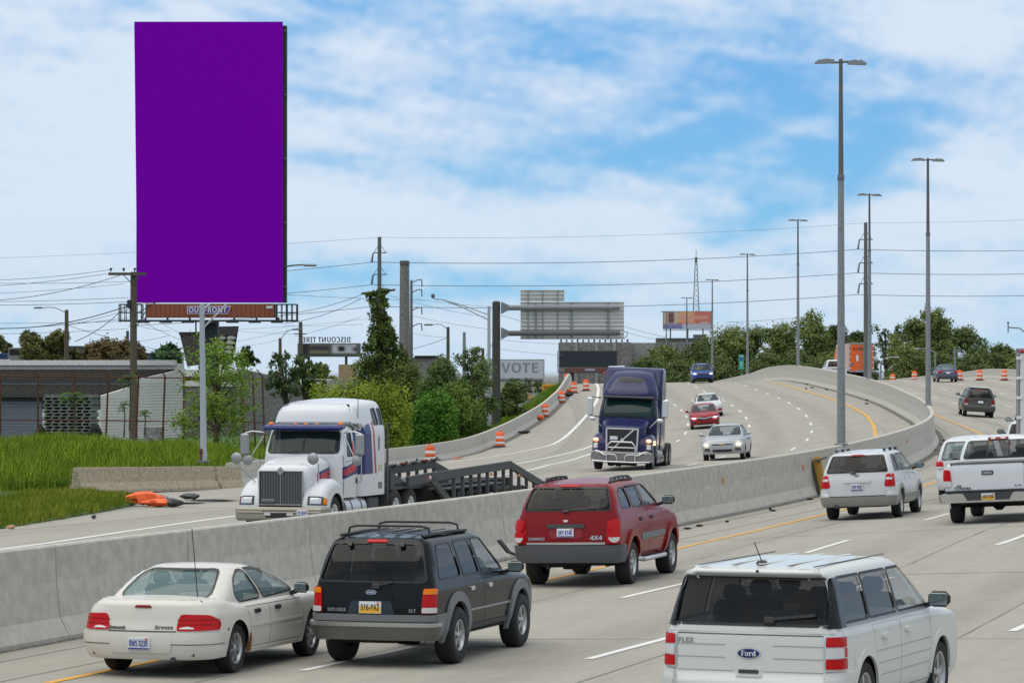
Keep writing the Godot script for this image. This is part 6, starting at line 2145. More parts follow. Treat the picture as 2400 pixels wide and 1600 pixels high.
func blue_semi()->void:
	var o:=thing("semi_truck","dark blue semi tractor with chrome bull bar and amber lamps coming down the ramp","truck")
	var pm:=paint("deep blue paint",lin(0.013,0.017,0.075),0.3,0.9)
	var c:=0.0
	var hood:=shell_obj("bonnet",{"W": [[0.55,0.76],[1.1,0.80],[1.6,0.84],[1.95,0.92],[2.1,0.90]],"XR": [[0.5,-1.75],[2.1,-1.75]],"XF": [[0.5,-0.12],[1.0,-0.14],[1.5,-0.20],[1.62,-0.26],[2.05,-0.30]],
		"top": [[-1.75,2.06],[-1.2,1.98],[-0.7,1.84],[-0.3,1.72],[-0.1,1.62]],"rr": 0.05,"rf": 0.2,"br": 0.0,"bf": 0.12,"rt": 0.12,"mid": -1.0,"crown": 0.05,"base": 0.5},c,pm,o,0.62)
	for sg in [-1.0,1.0]:
		fender(o,sg,[[-1.85,0.95],[-1.76,1.2],[-1.5,1.42],[-1.15,1.48],[-0.7,1.44],[-0.4,1.32],[-0.22,1.12],[-0.15,0.92],[-0.13,0.75],[-0.14,0.62]],0.66,1.19,0.22,-1.15,0.58,pm,
			[[21,30,5,11,0.008,"dark plastic","headlight"],[25,29,6,9,0.014,"headlamp","headlamp_lens"]])
		lamp_glow(o,Vector3(sg*1.04,1.20,0.21),Color(1.0,0.45,0.01),0.11,0.03)
	var wind:=rpoly([-1.05,2.12,1.05,2.12,0.98,2.80,-0.98,2.80],0.08)
	var sidew:=rpoly([-2.85,2.05,-2.1,2.05,-2.2,2.3,-2.4,2.72,-2.85,2.72],0.05)
	var cab:=shell_obj("cab",{"W": [[0.8,1.16],[1.9,1.18],[2.2,1.16],[2.7,1.10],[2.95,1.06]],"XR": [[0.8,-3.2],[2.95,-3.2]],"XF": [[0.8,-1.75],[2.1,-1.7],[2.8,-2.1],[2.95,-2.2]],
		"top": [[-3.2,2.95],[-2.2,2.95]],"rr": 0.03,"rf": 0.25,"br": 0.0,"bf": 0.16,"rt": 0.03,"mid": -2.5,"crown": 0.0,"base": 0.8},c,pm,o,0.75,{0: [sidew],2: [wind]})
	pane("windscreen",cab,2,1.0,wind,M["windscreen blue green"] if M.has("windscreen blue green") else glass("windscreen blue green",Color(0.10,0.21,0.21),0.75),o,c)
	for sg in [1.0,-1.0]: pane("door_window",cab,0,sg,sidew,M["green glass"],o,c)
	var inn:=B.new()
	inn.box(Vector3(0,2.02,2.5),Vector3(2.1,0.04,1.2))
	inn.box(Vector3(0,2.4,3.15),Vector3(2.1,0.9,0.03))
	obj("interior",inn,M["interior"],o)
	seats(o,0.0,[-2.8],2.05,1.0)
	shell_obj("sleeper_roof",{"W": [[2.86,1.10],[3.1,1.09],[3.4,1.0],[3.7,0.90],[3.95,0.82]],"XR": [[2.86,-5.0],[3.95,-5.0]],"XF": [[2.86,-1.98],[3.05,-2.05],[3.3,-2.35],[3.7,-2.9],[3.95,-3.5]],
		"top": [[-5.0,3.98],[-4.2,3.98],[-3.5,3.92],[-2.9,3.86]],"rr": 0.05,"rf": 0.4,"br": 0.0,"bf": 0.25,"rt": 0.12,"mid": -3.6,"crown": 0.04,"base": 2.86},c,pm,o,2.86)
	shell_obj("sleeper",{"W": [[0.8,1.2],[3.0,1.2],[4.0,1.16]],"XR": [[0.8,-5.1],[4.05,-5.1]],"XF": [[0.8,-3.2],[2.9,-3.2],[4.05,-3.9]],"top": [[-5.1,4.06],[-3.8,4.03]],
		"rr": 0.05,"rf": 0.06,"br": 0.0,"bf": 0.05,"rt": 0.06,"mid": -4.1,"crown": 0.0,"base": 0.8},c,pm,o,0.8)
	var sky:=Shell.new().setup(self,{"W": [[2.86,1.10],[3.1,1.09],[3.4,1.0],[3.7,0.90],[3.95,0.82]],"XR": [[2.86,-5.0],[3.95,-5.0]],"XF": [[2.86,-1.98],[3.05,-2.05],[3.3,-2.35],[3.7,-2.9],[3.95,-3.5]],
		"top": [[-5.0,3.98],[-4.2,3.98],[-3.5,3.92],[-2.9,3.86]],"rr": 0.05,"rf": 0.4,"br": 0.0,"bf": 0.25,"rt": 0.12,"mid": -3.6,"crown": 0.04})
	patch("roof_window",sky,2,1.0,rpoly([-0.46,3.46,0.46,3.46,0.52,3.66,-0.52,3.66],0.06),0.006,M["dark glass"],o,c)
	var vz:=B.new()
	vz.cbox(Vector3(0,2.86,2.02),Vector3(2.06,0.12,0.3),0.05)
	obj("sun_visor",vz,M["black plastic"],o)
	var gl:=B.new()
	gl.prism(poly([-0.62,1.66,0.62,1.66,0.52,0.72,-0.52,0.72]),0.0,0.05,Transform3D(Basis(),Vector3(0,0,0.06)))
	var g:=obj("grille",gl,M["black plastic"],o)
	var fr:=B.new()
	for q in [[Vector3(-0.62,1.66,0.05),Vector3(0.62,1.66,0.05)],[Vector3(-0.62,1.68,0.05),Vector3(-0.60,0.80,0.05)],[Vector3(0.62,1.68,0.05),Vector3(0.60,0.80,0.05)]]: fr.bar(q[0],q[1],0.06,0.05,Vector3(0,0,1))
	obj("grille_frame",fr,mat("bright trim",lin(0.6,0.61,0.62),0.3,0.4),g)
	var di:=B.new()
	di.bar(Vector3(-0.46,1.64,0.04),Vector3(0.42,0.80,0.04),0.055,0.04,Vector3(0,0,1))
	di.lathe([[0.0,0.03],[0.07,0.03],[0.075,0.0]],16,Transform3D(Basis(Vector3.RIGHT,-PI/2),Vector3(-0.01,1.21,0.03)))
	obj("grille_bar",di,M["bright trim"],g)
	for k in 9:
		var sl:=B.new()
		sl.box(Vector3(0,0.80+k*0.095,0.052),Vector3(1.1,0.02,0.012))
		obj("grille_slat",sl,mat("grille slat",lin(0.05,0.052,0.055),0.4),g)
	plate(o,Transform3D(Basis(Vector3.UP,PI),Vector3(0.32,1.28,0.01)),"","mi")
	var bp:=B.new()
	bp.cbox(Vector3(0,0.56,0.06),Vector3(2.38,0.40,0.24),0.06)
	obj("bumper",bp,mat("blue truck bumper",lin(0.26,0.25,0.24),0.35,0.7),o)
	var mc: Material=M["chrome"]
	var t:=[]
	var loop:=func(ps: Array,r: float)->void:
		var b:=B.new()
		b.tube(ps,r,8)
		obj("bull_bar_tube",b,mc,o)
	loop.call([Vector3(-0.56,0.40,-0.18),Vector3(-0.56,0.98,-0.18),Vector3(-0.40,1.14,-0.16),Vector3(0.40,1.14,-0.16),Vector3(0.56,0.98,-0.18),Vector3(0.56,0.40,-0.18)],0.035)
	loop.call([Vector3(-0.56,0.92,-0.16),Vector3(0.56,0.92,-0.16)],0.03)
	loop.call([Vector3(-1.18,0.42,0.1),Vector3(-1.08,0.38,-0.12),Vector3(-0.5,0.36,-0.2),Vector3(0.5,0.36,-0.2),Vector3(1.08,0.38,-0.12),Vector3(1.18,0.42,0.1)],0.04)
	for sg in [-1.0,1.0]:
		loop.call([Vector3(sg*1.19,0.42,0.15),Vector3(sg*1.17,0.70,0.0),Vector3(sg*1.0,0.78,-0.1),Vector3(sg*0.86,0.74,-0.14),Vector3(sg*0.7,0.64,-0.17),Vector3(sg*0.56,0.62,-0.18)],0.035)
		loop.call([Vector3(sg*0.56,0.66,-0.18),Vector3(sg*0.24,0.64,-0.2),Vector3(sg*0.16,0.56,-0.2),Vector3(sg*0.16,0.40,-0.2)],0.03)
		var ms:=B.new()
		ms.tube([Vector3(sg*1.1,2.82,1.95),Vector3(sg*1.44,2.84,1.75),Vector3(sg*1.46,2.10,1.75),Vector3(sg*1.1,2.06,1.9)],0.03,6)
		var mb:=obj("mirror_arm",ms,M["black plastic"],o)
		var mh:=B.new()
		mh.cbox(Vector3(sg*1.50,2.47,1.76),Vector3(0.26,0.72,0.14),0.05)
		obj("wing_mirror",mh,M["bright trim"],mb)
		var fm:=B.new()
		fm.tube([Vector3(sg*0.95,1.7,1.2),Vector3(sg*1.22,1.98,1.1)],0.02,6)
		fm.cbox(Vector3(sg*(1.36 if sg<0 else 1.32),2.0,1.08),Vector3(0.26,0.16,0.12),0.05)
		obj("hood_mirror",fm,M["bright trim"],o)
		var tk:=B.new()
		tk.tube([Vector3(sg*0.9,0.62,2.2),Vector3(sg*0.9,0.62,4.2)],0.32,18)
		obj("fuel_tank",tk,M["steel"],o)
		var sd:=B.new()
		sd.cbox(Vector3(sg*1.1,0.42,3.6),Vector3(0.2,0.3,3.0),0.05)
		obj("side_fairing",sd,pm,o)
		wheel(o,Vector3(sg*1.02,0.5,1.15),sg,0.5,0.28,0.29,10,"steel")
	for z in [6.2,7.5]:
		for sg in [-1.0,1.0]:
			wheel(o,Vector3(sg*1.08,0.5,z),sg,0.5,0.26,0.29,10,"steel")
			wheel(o,Vector3(sg*0.78,0.5,z),sg,0.5,0.26,0.29,10,"steel")
	var kick:=B.new()
	kick.box(Vector3(0,0.75,4.2),Vector3(0.9,0.3,7.6))
	kick.box(Vector3(0,0.34,0.5),Vector3(1.1,0.24,0.5))
	kick.box(Vector3(0,0.9,1.0),Vector3(1.4,0.7,1.4))
	obj("chassis",kick,M["underside"],o)
	var fw:=B.new()
	fw.cbox(Vector3(0,1.08,6.8),Vector3(0.9,0.12,1.0),0.04)
	fw.box(Vector3(0.7,0.95,5.5),Vector3(0.4,0.5,0.5))
	obj("fifth_wheel",fw,M["underside"],o)
	var wp:=B.new()
	for x in [-0.5,0.42]: wp.bar(Vector3(x,2.12,1.62),Vector3(x+0.55,2.16,1.66),0.03,0.03)
	obj("wiper",wp,M["black plastic"],o)
	var d:=133.5
	var bx2:=(1455.0-1200.0)*d/K
	var hd:=atan(bend(d))-deg_to_rad(2.0)
	var f:=Vector3(-sin(hd),0,cos(hd))
	var y0:=road_y(bx2,d+2)
	o.transform=Transform3D(Basis(Vector3(cos(hd),0,sin(hd))*-1.0,Vector3.UP,-f),Vector3(bx2,y0,-d))*Transform3D(Basis(Vector3(0,0,1),0.035),Vector3.ZERO)

func box_trailer(o: Node3D,body: Material,side_m: Material,L: float)->void:
	var h:=4.1
	var st:=B.new()
	st.box(Vector3(0,2.66,-L/2),Vector3(2.54,2.86,L))
	obj("van_body",st,side_m,o)
	var rf:=B.new()
	for sg in [-1.0,1.0]:
		rf.cbox(Vector3(sg*1.25,2.66,0.03),Vector3(0.1,2.86,0.06),0.015)
	rf.cbox(Vector3(0,4.05,0.03),Vector3(2.6,0.14,0.06),0.015)
	rf.cbox(Vector3(0,1.17,0.04),Vector3(2.6,0.2,0.08),0.02)
	obj("rear_frame",rf,M["steel"],o)
	for sg in [-1.0,1.0]:
		var dr:=B.new()
		dr.cbox(Vector3(sg*0.595,2.62,0.035),Vector3(1.17,2.68,0.04),0.01)
		var door:=obj("rear_door",dr,body,o)
		for x in [0.14,0.32]:
			var lk:=B.new()
			lk.tube([Vector3(sg*x,1.3,0.075),Vector3(sg*x,3.94,0.075)],0.018,6)
			for y in [1.35,2.2,3.1,3.9]: lk.cbox(Vector3(sg*x,y,0.07),Vector3(0.09,0.07,0.04),0.01)
			obj("lock_rod",lk,M["steel"],door)
		for k in 5:
			var hg:=B.new()
			hg.cbox(Vector3(sg*1.2,1.5+k*0.58,0.07),Vector3(0.18,0.09,0.03),0.01)
			obj("hinge",hg,M["reflective white"],door)
		for x in [0.75,1.05]:
			var tl:=B.new()
			tl.cbox(Vector3(sg*x,1.17,0.085),Vector3(0.14,0.1,0.03),0.01)
			obj("tail_light",tl,M["tail red"],o)
	var un:=B.new()
	un.box(Vector3(0,1.1,-L/2),Vector3(1.0,0.2,L-1))
	un.bar(Vector3(-1.1,0.55,-0.1),Vector3(1.1,0.55,-0.1),0.1,0.1)
	for x in [-0.6,0.6]: un.bar(Vector3(x,1.1,-0.05),Vector3(x,0.55,-0.1),0.1,0.1)
	un.box(Vector3(0,0.85,-1.9),Vector3(2.4,0.5,0.03))
	obj("underframe",un,M["underside"],o)
	for z in [-1.3,-2.6]:
		for sg in [-1.0,1.0]:
			wheel(o,Vector3(sg*1.08,0.5,z),sg,0.5,0.26,0.29,10,"steel",false)
			wheel(o,Vector3(sg*0.78,0.5,z),sg,0.5,0.26,0.29,10,"steel",false)

func orange_truck()->void:
	var o:=thing("box_trailer","orange semitrailer with pale pink sides seen from behind beyond the median","trailer")
	box_trailer(o,mat("trailer orange",lin(0.72,0.11,0.004),0.6),mat("trailer side",lin(0.58,0.36,0.31),0.5),14.5)
	lettering("SCHNEIDER",0.30,M["black plastic"],o,Transform3D(Basis(),Vector3(0,3.48,0.06)),"lettering",false,1.9,0.01)
	for q in [[-0.42,2.55,0.26,0.62],[0.42,2.55,0.26,0.62],[0.86,1.85,0.32,0.4]]:
		var b:=B.new()
		b.box(Vector3(q[0],q[1],0.061),Vector3(q[2],q[3],0.008))
		obj("white_decal",b,M["reflective white"],o)
	var dm:=B.new()
	dm.cbox(Vector3.ZERO,Vector3(0.3,0.3,0.02),0.005,Transform3D(Basis(Vector3(0,0,1),PI/4),Vector3(-0.95,1.9,0.062)))
	obj("diamond_placard",dm,M["grey plastic"],o)
	var d:=355.0
	o.transform=Transform3D(Basis(Vector3.UP,0.0),Vector3((2020.0-1200)*d/K,road_y(36.0,d)+0.25,-d))
	var t:=thing("semi_truck","pale yellow-white tractor pulling the orange trailer, glimpsed at its left side","truck",o.transform*Transform3D(Basis(),Vector3(0,0,-15.5)))
	shell_obj("cab",{"W": [[0.8,1.2],[3.6,1.15]],"XR": [[0.8,0.0],[3.6,0.0]],"XF": [[0.8,3.4],[2.2,3.2],[2.8,2.6],[3.6,1.6]],"top": [[0,3.7],[1.6,3.6]],"rr": 0.05,"rf": 0.3,"rt": 0.1,"mid": 1.7,"base": 0.8},0.0,M["trailer orange"],t,0.8)
	for z in [-0.2,-3.0]:
		for sg in [-1.0,1.0]: wheel(t,Vector3(sg*1.05,0.5,z),sg,0.5,0.28,0.29,10,"steel",false)

func edge_trailer()->void:
	var o:=thing("box_trailer","rear corner of a white box trailer with a red top light at the right edge","trailer")
	box_trailer(o,M["plain white paint"],M["plain white paint"],12.0)
	var tr:=B.new()
	tr.cbox(Vector3(-1.12,4.02,0.08),Vector3(0.12,0.07,0.04),0.01)
	obj("top_light",tr,M["tail red"],o)
	var d:=100.0
	var hd:=atan(bend(100.0))
	o.transform=Transform3D(Basis(Vector3.UP,-hd),Vector3((2383.0-1200)*d/K,0.0,-d)+Vector3(1.30*cos(hd),0,1.30*sin(hd)))
	o.position.y=road_y(o.position.x,d)

func far_vehicles()->void:
	var a:=thing("car","tiny dark blue car on the service road left of the ramp","car")
	build_car(a,sedan_spec(M["navy paint"],4.6,1.8,1.45,false))
	a.transform=Transform3D(Basis(Vector3.UP,-1.1).scaled(Vector3.ONE*0.55),at(1226,938,520))
	var b:=thing("dump_truck","tiny yellow dump truck on the service road left of the ramp","truck")
	b.transform=Transform3D(Basis(Vector3.UP,1.4).scaled(Vector3.ONE*0.4),at(1240,939,512))
	var st:=B.new()
	st.cbox(Vector3(0,1.2,0.6),Vector3(2.0,1.3,3.2),0.1)
	obj("bed",st,mat("dull yellow",lin(0.42,0.28,0.08),0.7),b)
	var cb:=B.new()
	cb.cbox(Vector3(0,1.3,-1.8),Vector3(1.9,1.5,1.4),0.2)
	obj("cab",cb,M["dull yellow"],b)
	var rl:=B.new()
	rl.cbox(Vector3(0,2.25,0.2),Vector3(0.9,0.35,0.9),0.1)
	obj("red_beacon",rl,M["tail red"],b)
	for z in [-1.7,1.3]:
		for sg in [-1.0,1.0]: wheel(b,Vector3(sg*0.9,0.45,z),sg,0.45,0.3,0.25,8,"steel",false)

func traffic()->void:
	white_sedan()
	black_suv()
	red_suv()
	white_wagon()
	white_crossover()
	white_pickup()
	white_van()
	silver_sedan()
	red_sedan()
	white_far_sedan()
	blue_suv()
	far_pickup()
	grey_suv()
	blue_grey_sedan()
	edge_cars()
	white_semi()
	blue_semi()
	orange_truck()
	edge_trailer()
	far_vehicles()

# ---------------------------------------------------------------- things along the road
func barrel_node(label: String,p: Vector3,group: String,hurt:=false)->Node3D:
	var o:=thing("traffic_barrel",label,"traffic barrel",spot(p,rng.randf()*TAU),group)
	var bands:=[[0.08,0.20,"orange"],[0.20,0.34,"reflective white"],[0.34,0.52,"orange"],[0.52,0.66,"reflective white"],[0.66,0.90,"orange"]]
	for b in bands:
		var st:=B.new()
		var r0: float=0.285-0.045*b[0]
		var r1: float=0.285-0.045*b[1]
		if b[1]>0.85: st.lathe([[r0,b[0]],[r1-0.01,b[1]-0.03],[r1-0.07,b[1]],[0.0,b[1]]],20)
		else: st.lathe([[r0,b[0]],[r0+0.006,b[0]+0.012],[r1+0.006,b[1]-0.012],[r1,b[1]]],20)
		var m: Material=M["dull orange"] if (hurt or b[0]<0.1) and b[2]=="orange" else M[b[2]]
		var q:=obj("orange_band" if b[2]=="orange" else "white_band",st,m,o)
		if hurt and b[0]<0.3: q.transform=Transform3D(Basis(Vector3(0,0,1),0.12).scaled(Vector3(1.08,0.9,0.95)),Vector3(0.03,0.01,0))
	var h:=B.new()
	h.tube([Vector3(-0.11,0.89,0),Vector3(-0.10,0.98,0),Vector3(0.10,0.98,0),Vector3(0.11,0.89,0)],0.028,6)
	obj("handle",h,M["orange"],o)
	var f:=B.new()
	f.lathe([[0.0,0.09],[0.30,0.09],[0.34,0.05],[0.47,0.03],[0.48,0.0]],10)
	obj("rubber_base",f,M["tyre base"],o)
	return o

func lump(called: String,label: String,cat: String,p: Vector3,size: Vector3,m: Material,turn:=0.0,sd:=1,group:="")->void:
	var r:=RandomNumberGenerator.new()
	r.seed=sd
	var st:=B.new()
	var n:=9
	var rings:=[]
	for i in 5:
		var ring:=[]
		var a:=(float(i)/4-0.5)*2
		for k in n:
			var t:=TAU*k/n
			var e:=sqrt(maxf(0.02,1-a*a*0.9))*r.randf_range(0.7,1.15)
			ring.append(Vector3(a*size.x/2+r.randf_range(-0.06,0.06)*size.x,maxf(0.0,(0.5+0.5*sin(t)*e))*size.y,cos(t)*e*size.z/2))
		rings.append(ring)
	for i in 4:
		for k in n: st.quad(rings[i][k],rings[i][(k+1) % n],rings[i+1][(k+1) % n],rings[i+1][k])
	for e in [0,4]:
		var c:=Vector3.ZERO
		for v in rings[e]: c+=v/n
		for k in n: st.tri(c,rings[e][k],rings[e][(k+1) % n])
	tag(obj(called,st,m,self,spot(p,turn)),label,cat,group)

func light_pole(d: float,label: String)->void:
	var p: Array=median_path(d)
	var o:=thing("light_pole",label,"light pole",spot(p[0]+Vector3.UP*1.36,0.0),"tall twin light poles along the median")
	var st:=B.new()
	st.tube([Vector3.ZERO,Vector3(0,8.6,0)],[0.14,0.098],14)
	obj("lower_pole",st,M["galvanized"],o)
	var s2:=B.new()
	s2.tube([Vector3(0,8.6,0),Vector3(0,12.4,0)],[0.085,0.06],12)
	s2.lathe([[0.11,8.5],[0.115,8.65],[0.09,8.7]],12)
	obj("upper_pole",s2,mat("upper pole",lin(0.11,0.11,0.115),0.6),o)
	var bs:=B.new()
	bs.cbox(Vector3(0,0.03,0),Vector3(0.42,0.06,0.42),0.02)
	obj("base_plate",bs,M["galvanized"],o)
	var ar:=B.new()
	ar.tube([Vector3(-0.3,12.28,0),Vector3(0.3,12.32,0)],0.035,8)
	obj("cross_arm",ar,M["upper pole"],o)
	for sg in [-1.0,1.0]:
		var l:=B.new()
		l.prism(poly([0.22,12.24,0.80,12.22,0.84,12.25,0.74,12.33,0.45,12.37,0.22,12.34]),-0.16,0.16,Transform3D(Basis.from_scale(Vector3(sg,1,1)),Vector3(0,-0.02*sg+0.01,0)))
		for x in [0.45,0.66]: l.cbox(Vector3(sg*x,12.37,0),Vector3(0.06,0.05,0.06),0.015)
		obj("luminaire",l,mat("luminaire grey",lin(0.22,0.24,0.245),0.5),o)

func sign_gantry()->void:
	var d:=235.0
	var s:=K/d
	var o:=thing("overhead_sign","back of a large overhead road sign on a dark cantilever pole","road sign",Transform3D(Basis(),at(1163,998,d)))
	var base:=at(1163,998,d)
	var P:=func(x: float,y: float,z:=0.0)->Vector3: return at(x,y,d)-base+Vector3(0,0,z)
	var st:=B.new()
	st.tube([P.call(1163,1010),P.call(1163,708)],[0.30,0.27],16)
	st.lathe([[0.28,0.0],[0.2,0.1],[0.0,0.13]],16,Transform3D(Basis(),P.call(1163,709)))
	obj("pole",st,M["dark pole paint"],o)
	for y in [721.0,781.0]:
		var fl:=B.new()
		fl.cbox(P.call(1178,y),Vector3(0.16,0.75,0.5),0.03)
		fl.prism(poly([0.0,0.42,0.55,0.18,0.55,-0.18,0.0,-0.42]),-0.18,0.18,Transform3D(Basis(),P.call(1174,y)))
		obj("arm_flange",fl,M["galvanized"],o)
		var a:=B.new()
		a.tube([P.call(1186,y),P.call(1453,y-1)],[0.19,0.17],14)
		obj("arm",a,M["galvanized"] if y<750 else mat("dark galvanized",lin(0.11,0.12,0.12),0.6),o)
	var pm:=grained("sign back",lin(0.52,0.51,0.48),0.6,0.05,2.0,41)
	var planks:=[[1220,1323,679,707],[1220,1463,707,795]]
	for q in planks:
		var y: float=q[2]
		while y<q[3]-1:
			var e:=minf(y+9.0,q[3])
			var pl:=B.new()
			var c: Vector3=(P.call(q[0],y,-0.28)+P.call(q[1],e,-0.28))/2
			pl.box(c,Vector3((q[1]-q[0])/s,(e-y)/s-0.012,0.02))
			pl.box(c+Vector3(0,(e-y)/s/2-0.03,0.035),Vector3((q[1]-q[0])/s,0.035,0.05))
			obj("sign_plank",pl,pm,o)
			y=e
	for x in [1238.0,1272.0,1307.0]:
		var r:=B.new()
		r.bar(P.call(x,680,-0.20),P.call(x,794,-0.20),0.05,0.06)
		obj("stiffener",r,M["galvanized"],o)
	for x in [1256.0,1340.0,1426.0]:
		var r:=B.new()
		r.bar(P.call(x,710,-0.16),P.call(x,794,-0.16),0.12,0.14)
		obj("hanger",r,M["galvanized"],o)
	var br:=B.new()
	br.tube([P.call(1463,777),P.call(1472,779),P.call(1470,786),P.call(1463,794)],0.03,6)
	obj("walkway_bracket",br,M["dark galvanized"],o)

func cobra_lamp(o: Node3D,a: Vector3,b: Vector3,m: Material,r:=0.05)->void:
	var st:=B.new()
	st.tube([a,a.lerp(b,0.45)+Vector3(0,0.22,0),a.lerp(b,0.72)+Vector3(0,0.15,0),b],r,6)
	obj("lamp_arm",st,m,o)
	var h:=B.new()
	var dir:=(b-a); dir.y=0; dir=dir.normalized()
	h.cbox(Vector3.ZERO,Vector3(0.7,0.13,0.28),0.06,Transform3D(Basis(dir,Vector3.UP,dir.cross(Vector3.UP)),b+dir*0.3))
	obj("luminaire",h,m,o)

func roadside()->void:
	var names:=["nearest and tallest twin light pole, standing on the median by the white crossover","second twin light pole, where the median bends out of sight on the right","third twin light pole, in line with the steel power pole","fourth twin light pole, over the crest of the median","fifth twin light pole beyond the crest, left of the fourth","sixth twin light pole, right of the red and orange billboard","seventh twin light pole, short and thin in front of the far grey building","eighth and farthest twin light pole, above the blue semi"]
	var ds:=[109.6,171.0,228.0,288.5,350.5,412.0,472.0,535.0]
	for i in 8: light_pole(ds[i],names[i])
	sign_gantry()
	var bl:=[[1008,174.5,"dented orange barrel nearest the trailer, its foot crushed"],[1172,200.5,"second orange barrel along the ramp, standing clear of the wall"],[1277,243.0,"third orange barrel up the ramp, next to an orange fragment"],[1316,270.5,"fourth orange barrel up the ramp with black scrap beside it"],[1345,285.0,"orange barrel at the crest close to the wall"],[1374,288.0,"orange barrel at the crest nearest the blue semi"],[1329,305.0,"orange barrel peeping over the wall at the crest"]]
	for i in bl.size():
		var x: float=(bl[i][0]-1200.0)*bl[i][1]/K
		barrel_node(bl[i][2],Vector3(x,road_y(x,bl[i][1]),-bl[i][1]),"orange barrels along the exit ramp",i==0)
	var br:=[[2093,345.0,"orange barrel top only, leftmost on the far right carriageway"],[2144,332.0,"half-sunk orange barrel left of the blue-grey sedan"],[2250,300.0,"orange barrel just right of the blue-grey sedan"],[2297,300.0,"middle orange barrel of the three before the right wall"],[2355,300.0,"rightmost orange barrel, close to the box trailer"]]
	for q in br:
		var x: float=(q[0]-1200.0)*q[1]/K
		barrel_node(q[2],Vector3(x,road_y(x,q[1]),-q[1]),"orange barrels on the right carriageway")
	var G:=func(px: float,d: float)->Vector3:
		var x:=(px-1200.0)*d/K
		return Vector3(x,road_y(x,d)+0.01,-d)
	var SC:=func(px: float,py: float)->Vector3:
		var d:=40.0
		while d<400.0:
			var x:=(px-1200.0)*d/K
			if EYE-(py-879.0)*d/K<=road_y(x,d): return Vector3(x,road_y(x,d)+0.005,-d)
			d+=0.5
		return Vector3.ZERO
	lump("barrel_wreck","flattened orange barrel lying on the shoulder at the end of the grass","debris",SC.call(338,1186),Vector3(1.1,0.46,0.8),M["orange"],0.3,3)
	lump("barrel_wreck","second piece of flattened orange barrel, right of the first","debris",SC.call(372,1189),Vector3(1.0,0.26,0.6),M["orange"],-0.2,4)
	lump("plastic_sheet","crumpled dark grey sheet beside the flattened orange barrel","debris",SC.call(402,1188),Vector3(0.7,0.26,0.6),M["dark plastic"],0.1,5)
	lump("plastic_sheet","grey scrap between the orange pieces and the dark strips","debris",SC.call(374,1176),Vector3(0.6,0.22,0.5),M["grey plastic"],0.8,6)
	lump("tyre_strip","long black strip of tyre pointing at the white semi","debris",SC.call(500,1176),Vector3(1.5,0.08,0.4),M["rubber"],-0.1,7)
	lump("tyre_strip","humped grey-black tyre piece on the shoulder left of the white semi","debris",SC.call(444,1173),Vector3(0.6,0.24,0.5),M["dark plastic"],0.2,8)
	lump("tyre_strip","thin black strip lying just below the humped tyre piece","debris",SC.call(440,1182),Vector3(1.0,0.06,0.25),M["rubber"],-0.08,9)
	lump("can","small dark can alone on the shoulder","debris",SC.call(219,1216),Vector3(0.14,0.12,0.12),M["dark plastic"],0.5,10)
	lump("rubble","pale concrete rubble at the tip of the grass","debris",SC.call(240,1194),Vector3(0.4,0.14,0.3),M["concrete"],0.3,11)
	lump("paper_scrap","tan scrap on the edge of the grass at far left","debris",SC.call(25,1240),Vector3(0.22,0.1,0.2),mat("tan scrap",lin(0.5,0.3,0.18),0.9),0.3,12)
	lump("barrel_wreck","flat orange strip on the ramp right of the dented barrel","debris",SC.call(1072,1076),Vector3(0.7,0.07,0.4),M["orange"],0.1,13)
	lump("tyre_strip","black scrap beside the ramp wall near the second barrel","debris",SC.call(1228,1017),Vector3(0.8,0.22,0.5),M["rubber"],0.2,14)
	lump("barrel_wreck","fallen orange fragment by the third barrel","debris",SC.call(1262,986),Vector3(0.8,0.42,0.4),M["orange"],-0.5,15)
	lump("tyre_strip","black lump tangled in the fallen orange fragment","debris",SC.call(1256,988),Vector3(0.4,0.34,0.4),M["rubber"],0.2,16)
	lump("barrel_wreck","orange sliver near the crest of the ramp","debris",SC.call(1334,921),Vector3(0.5,0.4,0.4),M["dull orange"],-0.5,17)
	lump("tyre_strip","black wedge beside the fourth barrel","debris",SC.call(1332,930),Vector3(0.8,0.36,0.5),M["rubber"],0.2,18)
	var sd:=30
	for q in [[1890,912],[1904,910],[1938,914],[1978,923],[2032,939],[2032,948],[1892,902],[1210,1010],[1180,1030],[1160,1036]]:
		lump("gravel_lump","small dark scrap along the foot of a concrete wall","debris",SC.call(q[0],q[1]),Vector3(0.3,0.1,0.14),M["underside"],sd*0.7,sd,"dark scraps along the walls")
		sd+=1
	for q in [[1612,1239],[1640,1232],[1704,1222],[1805,1191],[1811,1195],[1898,1169],[1620,1203],[2200,1063],[2206,1040],[2192,1052],[2212,1030]]:
		lump("gravel_lump","small dark scrap on the inner shoulder below the median","debris",SC.call(q[0],q[1]+4),Vector3(0.2,0.06,0.09),M["underside"],sd*0.7,sd,"dark scraps on the inner shoulder")
		sd+=1
	var ts:=B.new()
	var t0: Vector3=SC.call(1228,1320)
	ts.bar(t0+Vector3(0.05,0.08,0),t0+Vector3(-0.32,0.20,-0.3),0.10,0.035)
	ts.bar(t0+Vector3(-0.31,0.195,-0.3),t0+Vector3(-0.50,0.42,-0.45),0.11,0.04)
	ts.bar(t0+Vector3(0.05,0.08,0),t0+Vector3(0.5,0.0,0.3),0.10,0.035)
	tag(obj("tyre_strip",ts,M["rubber"]),"black strip of tyre tread curling up left of the red SUV","debris")
	var hz:=thing("hazard_panel","yellow hazard board leaning against the median below the first light pole","road sign",Transform3D(Basis(Vector3.UP,-0.9)*Basis(Vector3(0,0,1),0.32),at(1932,1152,102.8)))
	var hb:=B.new()
	hb.cbox(Vector3(0.0,0.55,0),Vector3(0.34,1.08,0.03),0.01)
	obj("board",hb,mat("hazard yellow",lin(0.50,0.29,0.06),0.7),hz)
	var he:=B.new()
